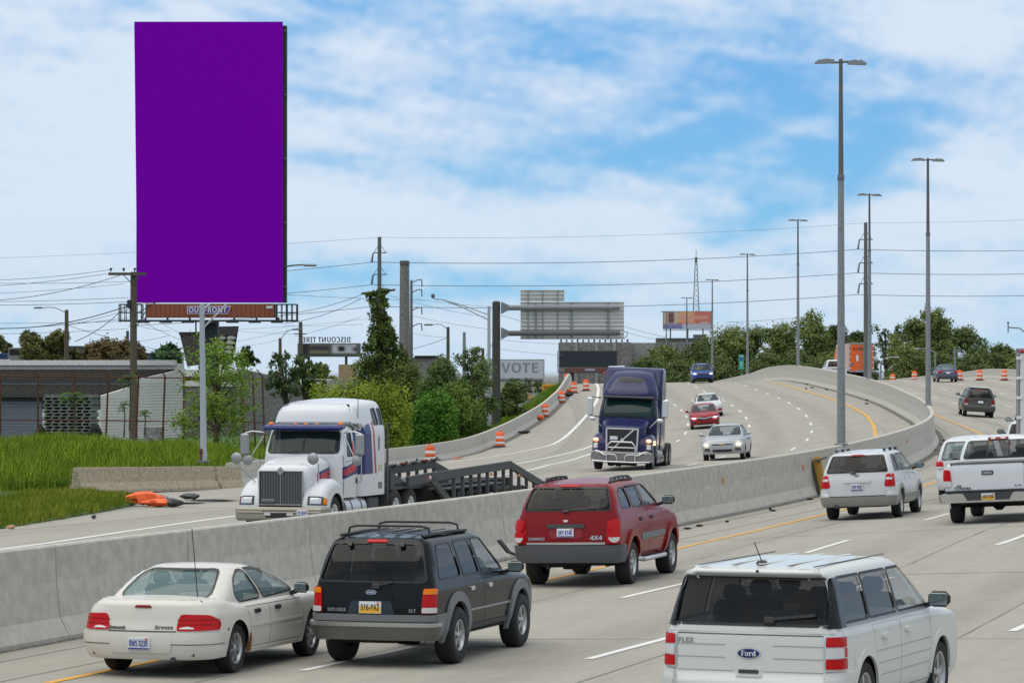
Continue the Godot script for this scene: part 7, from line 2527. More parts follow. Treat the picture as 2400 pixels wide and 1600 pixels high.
	he.cbox(Vector3(-0.19,0.5,0),Vector3(0.05,1.06,0.22),0.015)
	obj("dark_back",he,M["dark plastic"],hz)
	var hr:=B.new()
	hr.bar(Vector3(-0.05,0.98,0.03),Vector3(0.55,0.92,0.1),0.05,0.05)
	obj("bracket",hr,M["dark galvanized"],hz)

# ---------------------------------------------------------------- plants
func leaf_mesh(sd: int,blobs: Array,n: int,size: float,ca: Color,cb: Color,droop:=0.0)->ArrayMesh:
	var r:=RandomNumberGenerator.new()
	r.seed=sd
	var V:=PackedVector3Array()
	var N:=PackedVector3Array()
	var C:=PackedColorArray()
	var I:=PackedInt32Array()
	var vol:=0.0
	for b in blobs: vol+=pow(b[1].x*b[1].y*b[1].z,0.66)
	for b in blobs:
		var k:=int(n*pow(b[1].x*b[1].y*b[1].z,0.66)/vol)
		var tone:=r.randf_range(-0.25,0.25)
		var clumps:=[]
		for j in maxi(5,k/26):
			var d:=Vector3(r.randfn(),r.randfn(),r.randfn()).normalized()
			clumps.append([d*pow(r.randf_range(0.12,1.0),0.45),r.randf_range(-0.3,0.3)])
		for j in k:
			var c=clumps[r.randi() % clumps.size()]
			var o: Vector3=c[0]+Vector3(r.randfn(),r.randfn(),r.randfn())*0.16
			o.y-=droop*r.randf()*r.randf()
			var p: Vector3=b[0]+o*b[1]
			var nn:=(o.normalized()*0.7+Vector3(r.randfn(),r.randfn()+0.6,r.randfn())*0.6).normalized()
			var u:=nn.cross(Vector3(r.randfn(),r.randfn(),r.randfn())).normalized()
			var w:=nn.cross(u)
			var s:=size*r.randf_range(0.6,1.3)
			var col:=(ca*1.7).lerp(cb*1.7,clampf(0.5+tone+c[1]+r.randf_range(-0.2,0.2),0,1))
			var i0:=V.size()
			V.append(p-u*s); V.append(p-w*s*0.45); V.append(p+u*s); V.append(p+w*s*0.45)
			for q in 4:
				N.append(nn); C.append(col)
			I.append_array([i0,i0+2,i0+1,i0,i0+3,i0+2])
	var arr:=[]
	arr.resize(Mesh.ARRAY_MAX)
	arr[Mesh.ARRAY_VERTEX]=V
	arr[Mesh.ARRAY_NORMAL]=N
	arr[Mesh.ARRAY_COLOR]=C
	arr[Mesh.ARRAY_INDEX]=I
	var m:=ArrayMesh.new()
	m.add_surface_from_arrays(Mesh.PRIMITIVE_TRIANGLES,arr)
	return m

func leaf_mat()->StandardMaterial3D:
	if M.has("leaves"): return M["leaves"]
	var m:=mat("leaves",Color.WHITE,0.75)
	m.vertex_color_use_as_albedo=true
	m.metallic_specular=0.25
	m.cull_mode=BaseMaterial3D.CULL_DISABLED
	m.backlight_enabled=true
	m.backlight=Color(0.5,0.56,0.3)
	return m

func crown_blobs(sd: int,h: float,w: float,low: float,n: int)->Array:
	var r:=RandomNumberGenerator.new()
	r.seed=sd
	var o:=[]
	for i in n:
		var t:=(i+0.5)/n
		var y:=lerpf(low+0.12,0.88,t)
		var ww:=w*0.5*sin(PI*clampf(lerpf(0.28,0.92,t),0,1))
		var a:=r.randf()*TAU
		var c:=Vector3(cos(a)*ww*r.randf_range(0.35,0.85),y*h+r.randf_range(-0.05,0.05)*h,sin(a)*ww*r.randf_range(0.35,0.8))
		var q:=w*r.randf_range(0.17,0.27)
		o.append([c,Vector3(q,q*r.randf_range(0.7,1.05),q)])
	return o

func tree(label: String,px: float,top: float,foot: float,wide: float,d: float,sd: int,look: Dictionary,called:="tree",cat:="tree",group:="")->Node3D:
	var s:=d/K
	var h:=(foot-top)*s
	var w:=wide*s
	var o:=thing(called,label,cat,spot(at(px,foot,d)),group)
	var low: float=look.get("low",0.25)
	var blobs:=crown_blobs(sd,h,w,low,look.get("blobs",9))
	var r:=RandomNumberGenerator.new()
	r.seed=sd+5
	var tr:=B.new()
	var lean:=Vector3(r.randf_range(-0.05,0.05)*w,h*0.55,0)
	tr.tube([Vector3.ZERO,lean*0.5+Vector3(0.03*w,0,0),lean,Vector3(lean.x*1.2,h*0.85,0)],[h*0.02+0.06,h*0.016+0.04,h*0.01+0.025,0.02],7)
	for b in blobs:
		var c: Vector3=b[0]
		var st:=Vector3(lean.x*c.y/h,clampf(c.y*0.55,h*0.12,h*0.6),0)
		tr.tube([st,st.lerp(c,0.55)+Vector3(0,0.04*h,0),c],[h*0.008+0.02,h*0.005+0.012,0.01],5,false)
	obj("trunk",tr,M["bark"],o)
	obj("crown",leaf_mesh(sd,blobs,look.get("leaves",2600),look.get("size",0.28),look.a,look.b,look.get("droop",0.0)),leaf_mat(),o)
	return o

func bush(label: String,px: float,top: float,foot: float,wide: float,d: float,sd: int,look: Dictionary,called:="bush",cat:="bush")->Node3D:
	var s:=d/K
	var h:=(foot-top)*s
	var w:=wide*s
	var o:=thing(called,label,cat,spot(at(px,foot,d)))
	var r:=RandomNumberGenerator.new()
	r.seed=sd
	var blobs:=[]
	var n: int=look.get("blobs",8)
	for i in n:
		var x:=lerpf(-0.36,0.36,(i+0.5)/n)*w+r.randf_range(-0.05,0.05)*w
		var k: float=1.0-pow(absf(x)/(w*0.5),look.get("flat",2.0))*0.5
		var q:=h*r.randf_range(0.30,0.42)*k
		blobs.append([Vector3(x,h*k*0.98-q,r.randf_range(-0.2,0.2)*w*0.6),Vector3(w/n*1.25,q,w/n*1.3)])
		blobs.append([Vector3(x,h*0.25,r.randf_range(-0.1,0.25)*w*0.6),Vector3(w/n*1.25,h*0.28,w/n*1.3)])
	var st:=B.new()
	for b in blobs: st.tube([Vector3(b[0].x*0.6,0,0),b[0]],[0.04,0.012],5,false)
	obj("stems",st,M["bark"],o)
	obj("foliage",leaf_mesh(sd,blobs,look.get("leaves",3000),look.get("size",0.2),look.a,look.b,look.get("droop",0.0)),leaf_mat(),o)
	return o

func tree_of_heaven(label: String,px: float,top: float,foot: float,wide: float,d: float,sd: int)->void:
	var s:=d/K
	var h:=(foot-top)*s
	var o:=thing("sapling",label,"sapling",spot(at(px,foot,d)),"saplings in front of the warehouses")
	var r:=RandomNumberGenerator.new()
	r.seed=sd
	var st:=B.new()
	st.tube([Vector3.ZERO,Vector3(0.05,h*0.5,0),Vector3(0.0,h*0.8,0)],[0.05,0.035,0.02],6)
	obj("stem",st,M["bark"],o)
	var lv:=B.new()
	lv.tinted=true
	for i in 22:
		var a:=r.randf()*TAU
		var y:=h*r.randf_range(0.6,0.86)
		var l:=wide*s*r.randf_range(0.4,0.62)
		var dir:=Vector3(cos(a),0,sin(a))
		var base:=Vector3(0,y,0)
		lv.tint=Color(0.05,0.11,0.02).lerp(Color(0.10,0.17,0.03),r.randf())
		for k in 9:
			var t:=(k+0.5)/9.0
			var p:=base+dir*l*t+Vector3.UP*(h*0.16*t-h*0.2*t*t)
			for sg in [-1.0,1.0]:
				var side: Vector3=dir.cross(Vector3.UP)*sg
				var tip: Vector3=p+side*l*0.28*(1.1-t)+Vector3.DOWN*0.06+dir*0.05
				var wv:=dir*l*0.07
				lv.tri(p-wv,p+wv,tip,Vector3.UP,(Vector3.UP+side).normalized(),(Vector3.UP+side*2).normalized())
	obj("fronds",lv,leaf_mat(),o)

func grass_patch(called: String,label: String,spots: Array,sd: int,hi: float,ca: Color,cb: Color)->void:
	var r:=RandomNumberGenerator.new()
	r.seed=sd
	var t:=B.new()
	for i in 16:
		var a:=r.randf()*TAU
		var d:=Vector3(cos(a),0,sin(a))
		var p:=d*r.randf_range(0.0,0.2)
		var h:=r.randf_range(0.55,1.0)
		var lean:=d*r.randf_range(0.05,0.4)
		var w:=d.cross(Vector3.UP)*r.randf_range(0.006,0.014)
		var m:=p+lean*0.35+Vector3.UP*h*0.6
		var e:=p+lean+Vector3.UP*h
		var n:=(Vector3.UP*1.2+d*0.5+w.normalized()*0.3).normalized()
		t.quad_n(p-w,p+w,m+w*0.8,m-w*0.8,n,n,n,n)
		t.tri(m-w*0.8,m+w*0.8,e,n,n,n)
	var mm:=MultiMesh.new()
	mm.transform_format=MultiMesh.TRANSFORM_3D
	mm.use_colors=true
	mm.mesh=t.mesh()
	mm.instance_count=spots.size()
	var f:=FastNoiseLite.new()
	f.seed=sd
	f.frequency=0.35
	for i in spots.size():
		var p: Vector3=spots[i]
		var k:=f.get_noise_2d(p.x,p.z)
		var h:=hi*(0.75+0.5*k)*r.randf_range(0.6,1.25)
		mm.set_instance_transform(i,Transform3D(Basis(Vector3.UP,r.randf()*TAU).scaled(Vector3(h*1.3,h,h*1.3)),p))
		mm.set_instance_color(i,ca.lerp(cb,clampf(0.5+k*0.9+r.randf_range(-0.25,0.25),0,1)))
	var o:=MultiMeshInstance3D.new()
	o.name=called
	o.multimesh=mm
	o.material_override=leaf_mat()
	add_child(o,true)
	kind(tag(o,label,"grass"),"stuff")

# ---------------------------------------------------------------- the city behind
func wire(called: String,label: String,a: Vector3,b: Vector3,sag: float,m: Material,r:=0.03,group:="")->void:
	var ps:=[]
	for i in 17:
		var t:=i/16.0
		ps.append(a.lerp(b,t)-Vector3.UP*sag*4*t*(1-t))
	var st:=B.new()
	st.tube(ps,r,4,false)
	tag(obj(called,st,m),label,"wire",group)

func wood_pole(label: String,px: float,top: float,foot: float,d: float,thick:=0.17,called:="utility_pole",m:="wood pole")->Node3D:
	var o:=thing(called,label,"utility pole",spot(at(px,foot,d)))
	var h:=(foot-top)*d/K
	var st:=B.new()
	st.tube([Vector3.ZERO,Vector3(0,h,0)],[thick,thick*0.75],10)
	obj("pole",st,M[m],o)
	return o

func power_pole(label: String,px: float,top: float,foot: float,d: float,arms: Array)->void:
	var o:=thing("power_pole",label,"power pole",spot(at(px,foot,d)))
	var s:=d/K
	var h:=(foot-top)*s
	var st:=B.new()
	st.tube([Vector3.ZERO,Vector3(0,h,0)],[0.24,0.17],10)
	obj("pole",st,M["steel pole"],o)
	for y in arms:
		var yy: float=(foot-y)*s
		var a:=B.new()
		a.bar(Vector3(-14*s,yy,0),Vector3(17*s,yy,0),0.09,0.09)
		a.bar(Vector3(-13*s,yy,0),Vector3(0,yy+22*s,0),0.045,0.045)
		a.bar(Vector3(15*s,yy,0),Vector3(0,yy+22*s,0),0.045,0.045)
		var q:=obj("cross_arm",a,M["dark galvanized"],o)
		var i:=B.new()
		for k in 9:
			i.lathe([[0.0,0.06],[0.06,0.05],[0.10,0.0],[0.0,-0.01]],8,Transform3D(Basis(),Vector3(-15*s-k*0.02,yy-0.08-k*2.5*s,0)))
		i.tube([Vector3(-14.5*s,yy,0),Vector3(-17*s,yy-23*s,0)],0.05,6)
		obj("insulator",i,M["black plastic"],q)

func slab_building(called: String,label: String,cat: String,corners: Array,base_y: float,top_y: float,m: Material)->Node3D:
	var o:=thing(called,label,cat)
	var pg:=PackedVector2Array()
	for c in corners: pg.append(Vector2(c.x,-c.z))
	var st:=B.new()
	st.prism(pg,base_y,top_y,Transform3D(Basis(Vector3(1,0,0),Vector3(0,0,-1),Vector3(0,1,0)),Vector3.ZERO))
	obj("walls",st,m,o)
	return o

func board(called: String,label: String,x0: float,x1: float,y0: float,y1: float,d: float,m: Material)->Node3D:
	var a:=at(x0,y0,d)
	var b:=at(x1,y1,d)
	var o:=thing(called,label,"billboard",Transform3D(Basis(),Vector3((a.x+b.x)/2,b.y,-d)))
	var st:=B.new()
	st.cbox(Vector3(0,(a.y-b.y)/2,0),Vector3(b.x-a.x,a.y-b.y,0.5),0.04)
	obj("frame",st,M["dark galvanized"],o)
	var f:=B.new()
	var w:=(b.x-a.x)-0.3
	var h:=(a.y-b.y)-0.3
	var c:=Vector3(0,(a.y-b.y)/2,0.27)
	f.quad_n(c+Vector3(-w/2,-h/2,0),c+Vector3(w/2,-h/2,0),c+Vector3(w/2,h/2,0),c+Vector3(-w/2,h/2,0),Vector3.BACK,Vector3.BACK,Vector3.BACK,Vector3.BACK,Vector2(0,1),Vector2(1,1),Vector2(1,0),Vector2(0,0))
	obj("face",f,m,o)
	return o

func print_mat(called: String,w: int,h: int,fills: Array,blur: int)->StandardMaterial3D:
	var im:=Image.create(w,h,false,Image.FORMAT_RGB8)
	for f in fills: im.fill_rect(Rect2i(int(f[0]*w),int(f[1]*h),int(ceil(f[2]*w)),int(ceil(f[3]*h))),f[4])
	im.resize(maxi(3,w/blur),maxi(3,h/blur),Image.INTERPOLATE_LANCZOS)
	im.resize(w,h,Image.INTERPOLATE_CUBIC)
	var m:=mat(called,Color.WHITE,0.7)
	m.albedo_texture=ImageTexture.create_from_image(im)
	m.texture_repeat=false
	return m

func big_billboard()->void:
	var d:=236.0
	var s:=d/K
	var o:=thing("billboard","huge upright plain purple billboard on a dark column with an orange skirt","billboard",Transform3D(Basis(),at(492,860,d)))
	var o0:=at(492,860,d)
	var P:=func(x: float,y: float,z:=0.0)->Vector3: return at(x,y,d)-o0+Vector3(0,0,z)
	var box:=func(b: B,x0: float,y0: float,x1: float,y1: float,z: float,deep: float,r:=0.0)->void:
		var c: Vector3=(P.call(x0,y0,z)+P.call(x1,y1,z))/2
		var sz:=Vector3(absf(x1-x0)*s,absf(y1-y0)*s,deep)
		if r>0: b.cbox(c,sz,r)
		else: b.box(c,sz)
	var st:=B.new()
	var zf:=0.6
	var face:=PackedVector2Array()
	for v in [[315,52],[663,52],[664,709],[323,709]]:
		var q: Vector3=P.call(v[0],v[1])
		face.append(Vector2(q.x,q.y))
	st.prism(face,zf-0.12,zf)
	obj("panel",st,mat("purple vinyl",Color(0.50,0.0,0.70),0.75),o)
	M["purple vinyl"].metallic_specular=0.15
	var bk:=B.new()
	box.call(bk,320,60,664,709,0.0,0.9)
	box.call(bk,664,60,671,709,-0.2,0.9)
	obj("back_frame",bk,mat("dark frame",lin(0.03,0.034,0.038),0.7),o)
	for k in 5:
		var rb:=B.new()
		box.call(rb,665.0,70+k*150,672.5,74+k*150,0.25,0.2)
		obj("frame_rib",rb,M["dark galvanized"],o)
	for k in 27:
		var b:=B.new()
		var x:=344+k*11.1
		box.call(b,x+0.4,712,x+10.7,744,zf,0.06)
		obj("skirt_board",b,M["skirt orange"] if M.has("skirt orange") else grained("skirt orange",lin(0.28,0.085,0.045),0.8,0.15,1.2,81),o)
	var sb:=B.new()
	box.call(sb,342,712,646,745,zf-0.08,0.04)
	obj("skirt_backing",sb,M["dark frame"],o)
	var lg:=B.new()
	var lp:=PackedVector2Array()
	for v in [[440,717.5],[543,717.5],[534,736],[440,736]]:
		var q: Vector3=P.call(v[0],v[1])
		lp.append(Vector2(q.x,q.y))
	lg.prism(lp,zf+0.035,zf+0.09)
	var lo:=obj("maker_sign",lg,M["reflective white"],o)
	var l2:=B.new()
	l2.prism(Geometry2D.offset_polygon(lp,-0.05)[0],zf+0.05,zf+0.10)
	obj("sign_field",l2,mat("sign purple",lin(0.10,0.03,0.25),0.7),lo)
	lettering("OUTFRONT",0.36,M["reflective white"],lo,Transform3D(Basis(),P.call(488,726.8,zf+0.105)),"sign_lettering",false,2.62,0.02)
	var wd:=B.new()
	box.call(wd,625,717,640,723,zf+0.05,0.03)
	obj("number_plate",wd,M["reflective white"],o)
	var wk:=B.new()
	box.call(wk,286,750,700,754,1.0,1.0)
	obj("walkway",wk,M["dark frame"],o)
	for k in 7:
		var hg:=B.new()
		box.call(hg,340+k*52,744,344+k*52,756,0.6,0.3)
		box.call(hg,326+k*52,753,352+k*52,757,1.1,1.1)
		obj("walkway_bracket",hg,M["dark frame"],o)
	for x in [[284,336],[650,698]]:
		for z in [0.5,1.5]:
			for y in [714,733,752]:
				var rl:=B.new()
				rl.tube([P.call(x[0],y,z),P.call(x[1],y,z)],0.035,5)
				obj("rail",rl,M["dark frame"],o)
			var n:=4
			for k in n+1:
				var px:=lerpf(x[0],x[1],float(k)/n)
				var po:=B.new()
				po.tube([P.call(px,714,z),P.call(px,755,z)],0.045 if k % 2==0 else 0.03,5)
				obj("rail_post",po,M["dark frame"],o)
	var cl:=B.new()
	cl.tube([P.call(493,752,-0.3),P.call(493,905,-0.3)],0.56,20)
	obj("column",cl,mat("column paint",lin(0.018,0.026,0.032),0.45),o)
	var cs:=B.new()
	cs.tube([P.call(459,752,0.2),P.call(459,790,0.2)],0.06,6)
	obj("conduit",cs,M["dark frame"],o)
	var la:=B.new()
	la.tube([P.call(664,625,0.2),P.call(690,622,0.5),P.call(712,621,0.6)],0.06,6)
	var lao:=obj("floodlight_arm",la,M["dark galvanized"],o)
	var lh:=B.new()
	lh.cbox(P.call(727,622,0.6),Vector3(0.95,0.16,0.4),0.07)
	obj("floodlight",lh,M["luminaire grey"],lao)

func far_signs()->void:
	var d:=262.0
	var o:=thing("sign_box","brown funnel-shaped sign box below the purple billboard","sign",Transform3D())
	var P:=func(x: float,y: float)->Vector2:
		var q:=at(x,y,d)
		return Vector2(q.x,q.y)
	var st:=B.new()
	st.prism(PackedVector2Array([P.call(420,781),P.call(482,779),P.call(500,850),P.call(438,858)]),-d-1.5,-d)
	obj("box",st,mat("sign brown",lin(0.055,0.045,0.045),0.8),o)
	var ed:=B.new()
	ed.prism(PackedVector2Array([P.call(418,778),P.call(484,777),P.call(484,782),P.call(419,784)]),-d-1.6,-d+0.1)
	obj("top_edge",ed,mat("sign brown dark",lin(0.03,0.025,0.025),0.8),o)
	var pg:=B.new()
	pg.tube([Vector3(P.call(470,850).x,P.call(470,850).y+0.5,-d-0.7),Vector3(P.call(470,850).x,-1.5,-d-0.7)],0.25,8)
	obj("post",pg,M["dark frame"],o)
	var b:=thing("sign_box","black upright sign with columns of pale ovals beside the billboard column","sign",Transform3D())
	var s2:=B.new()
	s2.prism(PackedVector2Array([P.call(500,764),P.call(553,763),P.call(538,852),P.call(500,856)]),-d-2.6,-d-2.2)
	obj("board",s2,M["underside"],b)
	var bt:=B.new()
	bt.prism(PackedVector2Array([P.call(500,765),P.call(552.5,764),P.call(548,785),P.call(500,785)]),-d-2.2,-d-2.17)
	obj("top_field",bt,M["sign brown"],b)
	for k in 4:
		for c in [[512.0,0.5],[536.0,0.78]]:
			var q: Vector2=P.call(c[0]-k*2.6,791+k*11.3)
			var ov:=B.new()
			ov.lathe([[0.0,0.03],[0.28,0.03],[0.30,0.0]],16,Transform3D(Basis(Vector3(1.2,0,0),Vector3(0,0,1),Vector3(0,-0.52,0)),Vector3(q.x,q.y,-d-2.2)))
			obj("oval",ov,mat("oval cream",lin(0.42,0.42,0.38),0.7),b)
	var p2:=B.new()
	p2.tube([Vector3(P.call(520,850).x,P.call(520,850).y+0.3,-d-2.4),Vector3(P.call(520,850).x,-1.5,-d-2.4)],0.25,8)
	obj("post",p2,M["dark frame"],b)
	var db:=board("billboard","blurred grey and white billboard with reversed letters along its top",697,845,804,836,400,print_mat("blurred print",148,32,[[0,0,1,1,Color(0.35,0.35,0.33)],[0,0,0.16,1,Color(0.12,0.12,0.13)],[0.16,0.2,0.34,0.3,Color(0.2,0.2,0.2)],[0.18,0.55,0.3,0.25,Color(0.45,0.45,0.3)],[0.55,0.05,0.4,0.8,Color(0.68,0.69,0.71)],[0.66,0.2,0.1,0.4,Color(0.12,0.12,0.13)],[0.9,0.3,0.06,0.3,Color(0.25,0.25,0.25)],[0,0.85,1,0.15,Color(0.2,0.23,0.17)]],6))
	lettering("DISCOUNT TIRE",0.62,M["dark frame"],db,Transform3D(Basis(Vector3.UP,PI),Vector3(-0.3,2.0,0.0)),"lettering",false,5.6,0.1)
	var pp:=B.new()
	for x in [-2.4,2.0]: pp.tube([Vector3(x,0,0),Vector3(x,-4.5,0)],0.16,8)
	obj("posts",pp,M["dark frame"],db)
	var vb:=board("billboard","pale grey billboard reading VOTE behind the ramp wall",1128,1276,842,888,760,mat("vote sheet",lin(0.48,0.51,0.53),0.7))
	lettering("VOTE",2.15,mat("vote ink",lin(0.22,0.245,0.26),0.7),vb,Transform3D(Basis(),Vector3(1.6,2.45,0.28)),"lettering",false,8.2,0.02)
	var vp:=B.new()
	vp.tube([Vector3(0.95,0,-0.2),Vector3(0.95,-9.0,-0.2)],0.62,14)
	vp.box(Vector3(0,-0.35,0.4),Vector3(13.6,0.4,1.6))
	obj("column",vp,mat("blue grey steel",lin(0.05,0.065,0.08),0.6),vb)
	var nb:=board("billboard","blank dark screen billboard with a rust skirt in front of the grey plant",1311,1447,821,861,880,mat("dark screen",lin(0.018,0.023,0.032),0.4))
	for k in 13:
		var sk:=B.new()
		sk.box(Vector3(-5.6+k*0.95,-0.62,0.3),Vector3(0.9,1.05,0.1))
		obj("skirt_board",sk,grained("rust skirt",lin(0.16,0.062,0.04),0.9,0.2,2.0,83),nb)
	var nl:=B.new()
	nl.cbox(Vector3(0.4,-0.62,0.4),Vector3(2.6,0.5,0.1),0.04)
	obj("maker_sign",nl,mat("pale lilac",lin(0.38,0.36,0.48),0.7),nb)
	var np:=B.new()
	np.tube([Vector3(-4.2,-1.2,-0.3),Vector3(-4.2,-9,-0.3)],0.5,10)
	np.box(Vector3(0,-1.3,0.5),Vector3(15.0,0.25,1.6))
	for y in [-1.2,0.5,2.4,4.2]: np.tube([Vector3(-7.9,y,0.6),Vector3(-7.5,y,0.6)],0.1,5)
	np.tube([Vector3(-7.9,-1.2,0.6),Vector3(-7.9,4.2,0.6)],0.1,5)
	obj("column",np,M["dark frame"],nb)
	var cb:=board("billboard","blurred orange, red and white billboard below the radio mast",1554,1668,729,771,900,print_mat("blurred advert",114,42,[[0,0,1,1,Color(0.80,0.46,0.40)],[0.3,0,0.35,0.62,Color(0.86,0.64,0.5)],[0,0,0.3,0.75,Color(0.76,0.70,0.6)],[0.1,0.06,0.12,0.6,Color(0.45,0.32,0.34)],[0.35,0.28,0.6,0.16,Color(0.83,0.62,0.55)],[0,0.76,0.4,0.24,Color(0.5,0.5,0.68)],[0.4,0.72,0.6,0.28,Color(0.72,0.74,0.78)],[0.78,0.6,0.16,0.2,Color(0.72,0.68,0.70)]],4))
	var cp:=B.new()
	for x in [-4.4,0.2,4.2]: cp.bar(Vector3(x,0,-0.4),Vector3(x,-2.6,-0.4),0.3,0.3)
	cp.bar(Vector3(-6.4,-0.3,0.4),Vector3(6.4,-0.3,0.4),1.0,0.15)
	obj("posts",cp,M["dark frame"],cb)
	var ys:=thing("road_sign","orange-yellow work sign peeping over the ramp wall","road sign",spot(at(1287,914,360)))
	var yb:=B.new()
	yb.cbox(Vector3(0,0.3,0),Vector3(1.5,0.62,0.05),0.05)
	obj("panel",yb,mat("work sign yellow",lin(0.70,0.32,0.01),0.6),ys)
	lettering("WORK AREA",0.2,M["black plastic"],ys,Transform3D(Basis(),Vector3(0,0.3,0.03)),"lettering",false,1.2,0.01)
	var yp:=B.new()
	yp.bar(Vector3(0,0,-0.05),Vector3(0,-3.2,-0.05),0.08,0.08)
	obj("post",yp,M["galvanized"],ys)
	var gs:=thing("road_sign","tall narrow green road sign standing before the trees","road sign",spot(at(1738,866,400)))
	var gb:=B.new()
	gb.cbox(Vector3(0,0.87,0),Vector3(0.62,1.75,0.05),0.03)
	obj("panel",gb,mat("sign green",lin(0.01,0.32,0.21),0.5),gs)
	lettering("SOUTH",0.13,M["reflective white"],gs,Transform3D(Basis(),Vector3(0,1.58,0.03)),"lettering",false,0.42,0.01)
	var sh:=B.new()
	sh.prism(poly([-0.2,1.42,0.2,1.42,0.22,1.2,0.0,0.98,-0.22,1.2]),0.026,0.036)
	obj("shield",sh,mat("shield blue",lin(0.05,0.08,0.30),0.5),gs)
	for k in 3:
		var ln:=B.new()
		ln.box(Vector3(0,0.78-k*0.25,0.03),Vector3([0.3,0.24,0.1][k],0.1,0.012))
		obj("legend",ln,M["reflective white"],gs)
	var gp:=B.new()
	gp.bar(Vector3(0,0,-0.04),Vector3(0,-2.5,-0.04),0.06,0.06)
	obj("post",gp,M["galvanized"],gs)

func warehouses()->void:
	var yaw:=deg_to_rad(16.7)
	var fwd:=Vector3(sin(yaw),0,-cos(yaw))
	var left:=Vector3(-cos(yaw),0,-sin(yaw))
	var tr:=func(px: float,d: float)->Transform3D:
		var p:=at(px,879,d)
		p.y=0
		return Transform3D(Basis(left,Vector3.UP,fwd),p)
	var T: Transform3D=tr.call(235.0,226.0)
	var o:=thing("warehouse","low white block warehouse with two dark felt roofs and a stepped white parapet","warehouse",T)
	var prof:=[[0.0,-1.5],[0.0,2.42],[5.5,3.05],[5.5,3.42],[13.2,4.12],[13.2,4.62],[14.6,4.62],[14.6,-1.5]]
	var pg:=PackedVector2Array()
	for q in prof: pg.append(Vector2(q[0],q[1]))
	var Z:=Transform3D(Basis(Vector3(0,0,1),Vector3.UP,Vector3(1,0,0)),Vector3.ZERO)
	var w:=B.new()
	w.prism(pg,0.0,32.0,Z)
	obj("walls",w,M["whitewash"],o)
	for q in [[0.0,2.42,5.5,3.05],[5.5,3.42,13.2,4.12]]:
		var rf:=B.new()
		rf.prism(PackedVector2Array([Vector2(q[0]-0.35,q[1]-0.02),Vector2(q[2]-0.01,q[3]+0.02),Vector2(q[2]-0.01,q[3]+0.09),Vector2(q[0]-0.35,q[1]+0.07)]),0.18,32.2,Z)
		obj("roof",rf,M["roof felt"],o)
		var gt:=B.new()
		gt.box(Vector3(16.1,q[1]-0.02,q[0]-0.42),Vector3(32.0,0.13,0.10))
		obj("gutter",gt,M["dark plastic"],o)
	for q in [[0.0,12.8,4.86],[12.8,32.0,4.92]]:
		var pp:=B.new()
		pp.box(Vector3((q[0]+q[1])/2,(4.5+q[2])/2,13.1),Vector3(q[1]-q[0]-0.02,q[2]-4.5,0.35))
		obj("parapet",pp,M["whitewash"],o)
	var cs:=B.new()
	for k in 24:
		var y:=-1.2+k*0.2
		for i in 3:
			var lim:=14.6 if y<2.3 else (14.6 if y<3.0 else 14.6)
			var z0:=0.1 if y<2.3 else (5.4 if y<3.3 else 12.0)
			cs.quad(Vector3(-0.004,y,z0),Vector3(-0.004,y,lim),Vector3(-0.004,y+0.025,lim),Vector3(-0.004,y+0.025,z0),Vector3(-1,0,0))
			break
	kind(obj("block_courses",cs,mat("mortar",lin(0.27,0.25,0.24),0.95),o),"stuff")
	for k in 16:
		var l:=B.new()
		l.cbox(Vector3(9.0,-0.9+k*0.19,-0.04),Vector3(9.6,0.175,0.05),0.02)
		obj("shutter_lath",l,M["shutter"] if M.has("shutter") else grained("shutter",lin(0.13,0.15,0.185),0.7,0.12,2.0,85),o)
	var fw:=B.new()
	fw.box(Vector3(16.0,2.0,-0.02),Vector3(32.0,0.9,0.03))
	obj("dark_fascia",fw,mat("fascia brown",lin(0.06,0.055,0.05),0.9),o)
	var T2: Transform3D=tr.call(575.0,246.0)
	var p:=thing("warehouse","weathered grey warehouse behind the saplings, right of the white one","warehouse",T2)
	var w2:=B.new()
	w2.prism(PackedVector2Array([Vector2(0,-1.5),Vector2(0,4.2),Vector2(6,3.7),Vector2(18,2.5),Vector2(18,-1.5)]),0.0,13.5,Z)
	obj("walls",w2,M["weathered grey wall"],p)
	for q in [[3.95,0.5],[3.2,0.4]]:
		var st:=B.new()
		st.box(Vector3(6.9,q[0],-0.06),Vector3(13.4,q[1],0.1))
		obj("white_band",st,M["whitewash"],p)
	var dk:=B.new()
	dk.box(Vector3(6.9,3.56,-0.03),Vector3(13.4,0.28,0.05))
	obj("dark_band",dk,M["rust"],p)
	for q in [[3.0,1.2],[7.0,1.2],[10.5,1.0]]:
		var wn:=B.new()
		wn.box(Vector3(q[0],q[1],-0.03),Vector3(1.3,1.2,0.06))
		obj("window",wn,M["dark glass"],p)
	for k in 2:
		var dp:=B.new()
		dp.box(Vector3(0.5+k*9.0,2.2,-0.1),Vector3(0.22,4.2,0.16))
		obj("downpipe",dp,mat("pale blue grey",lin(0.28,0.31,0.34),0.6),p)
	var T3: Transform3D=tr.call(700.0,262.0)
	var q3:=thing("shed","collapsed pale roof between the saplings and the ivy pole","shed",T3)
	var w3:=B.new()
	w3.prism(PackedVector2Array([Vector2(0,-1.5),Vector2(0,3.0),Vector2(5,3.5),Vector2(22,3.0),Vector2(22,-1.5)]),-1.0,5.0,Z)
	obj("walls",w3,M["far grey light"],q3)
	for k in 4:
		var sc:=B.new()
		sc.cbox(Vector3.ZERO,Vector3(1.2,0.35,0.8),0.1,Transform3D(Basis(Vector3(0,0,1),0.3*k),Vector3(-0.5+k*1.2,3.3,3.0+k*3.0)))
		obj("roof_scrap",sc,M["roof felt"],q3)
	var pl:=thing("pallet_stack","tall stack of grey-green slatted pallets before the warehouses","pallets",Transform3D(Basis(left,Vector3.UP,fwd),Vector3(at(228,0,214).x,-0.9,-214.0)))
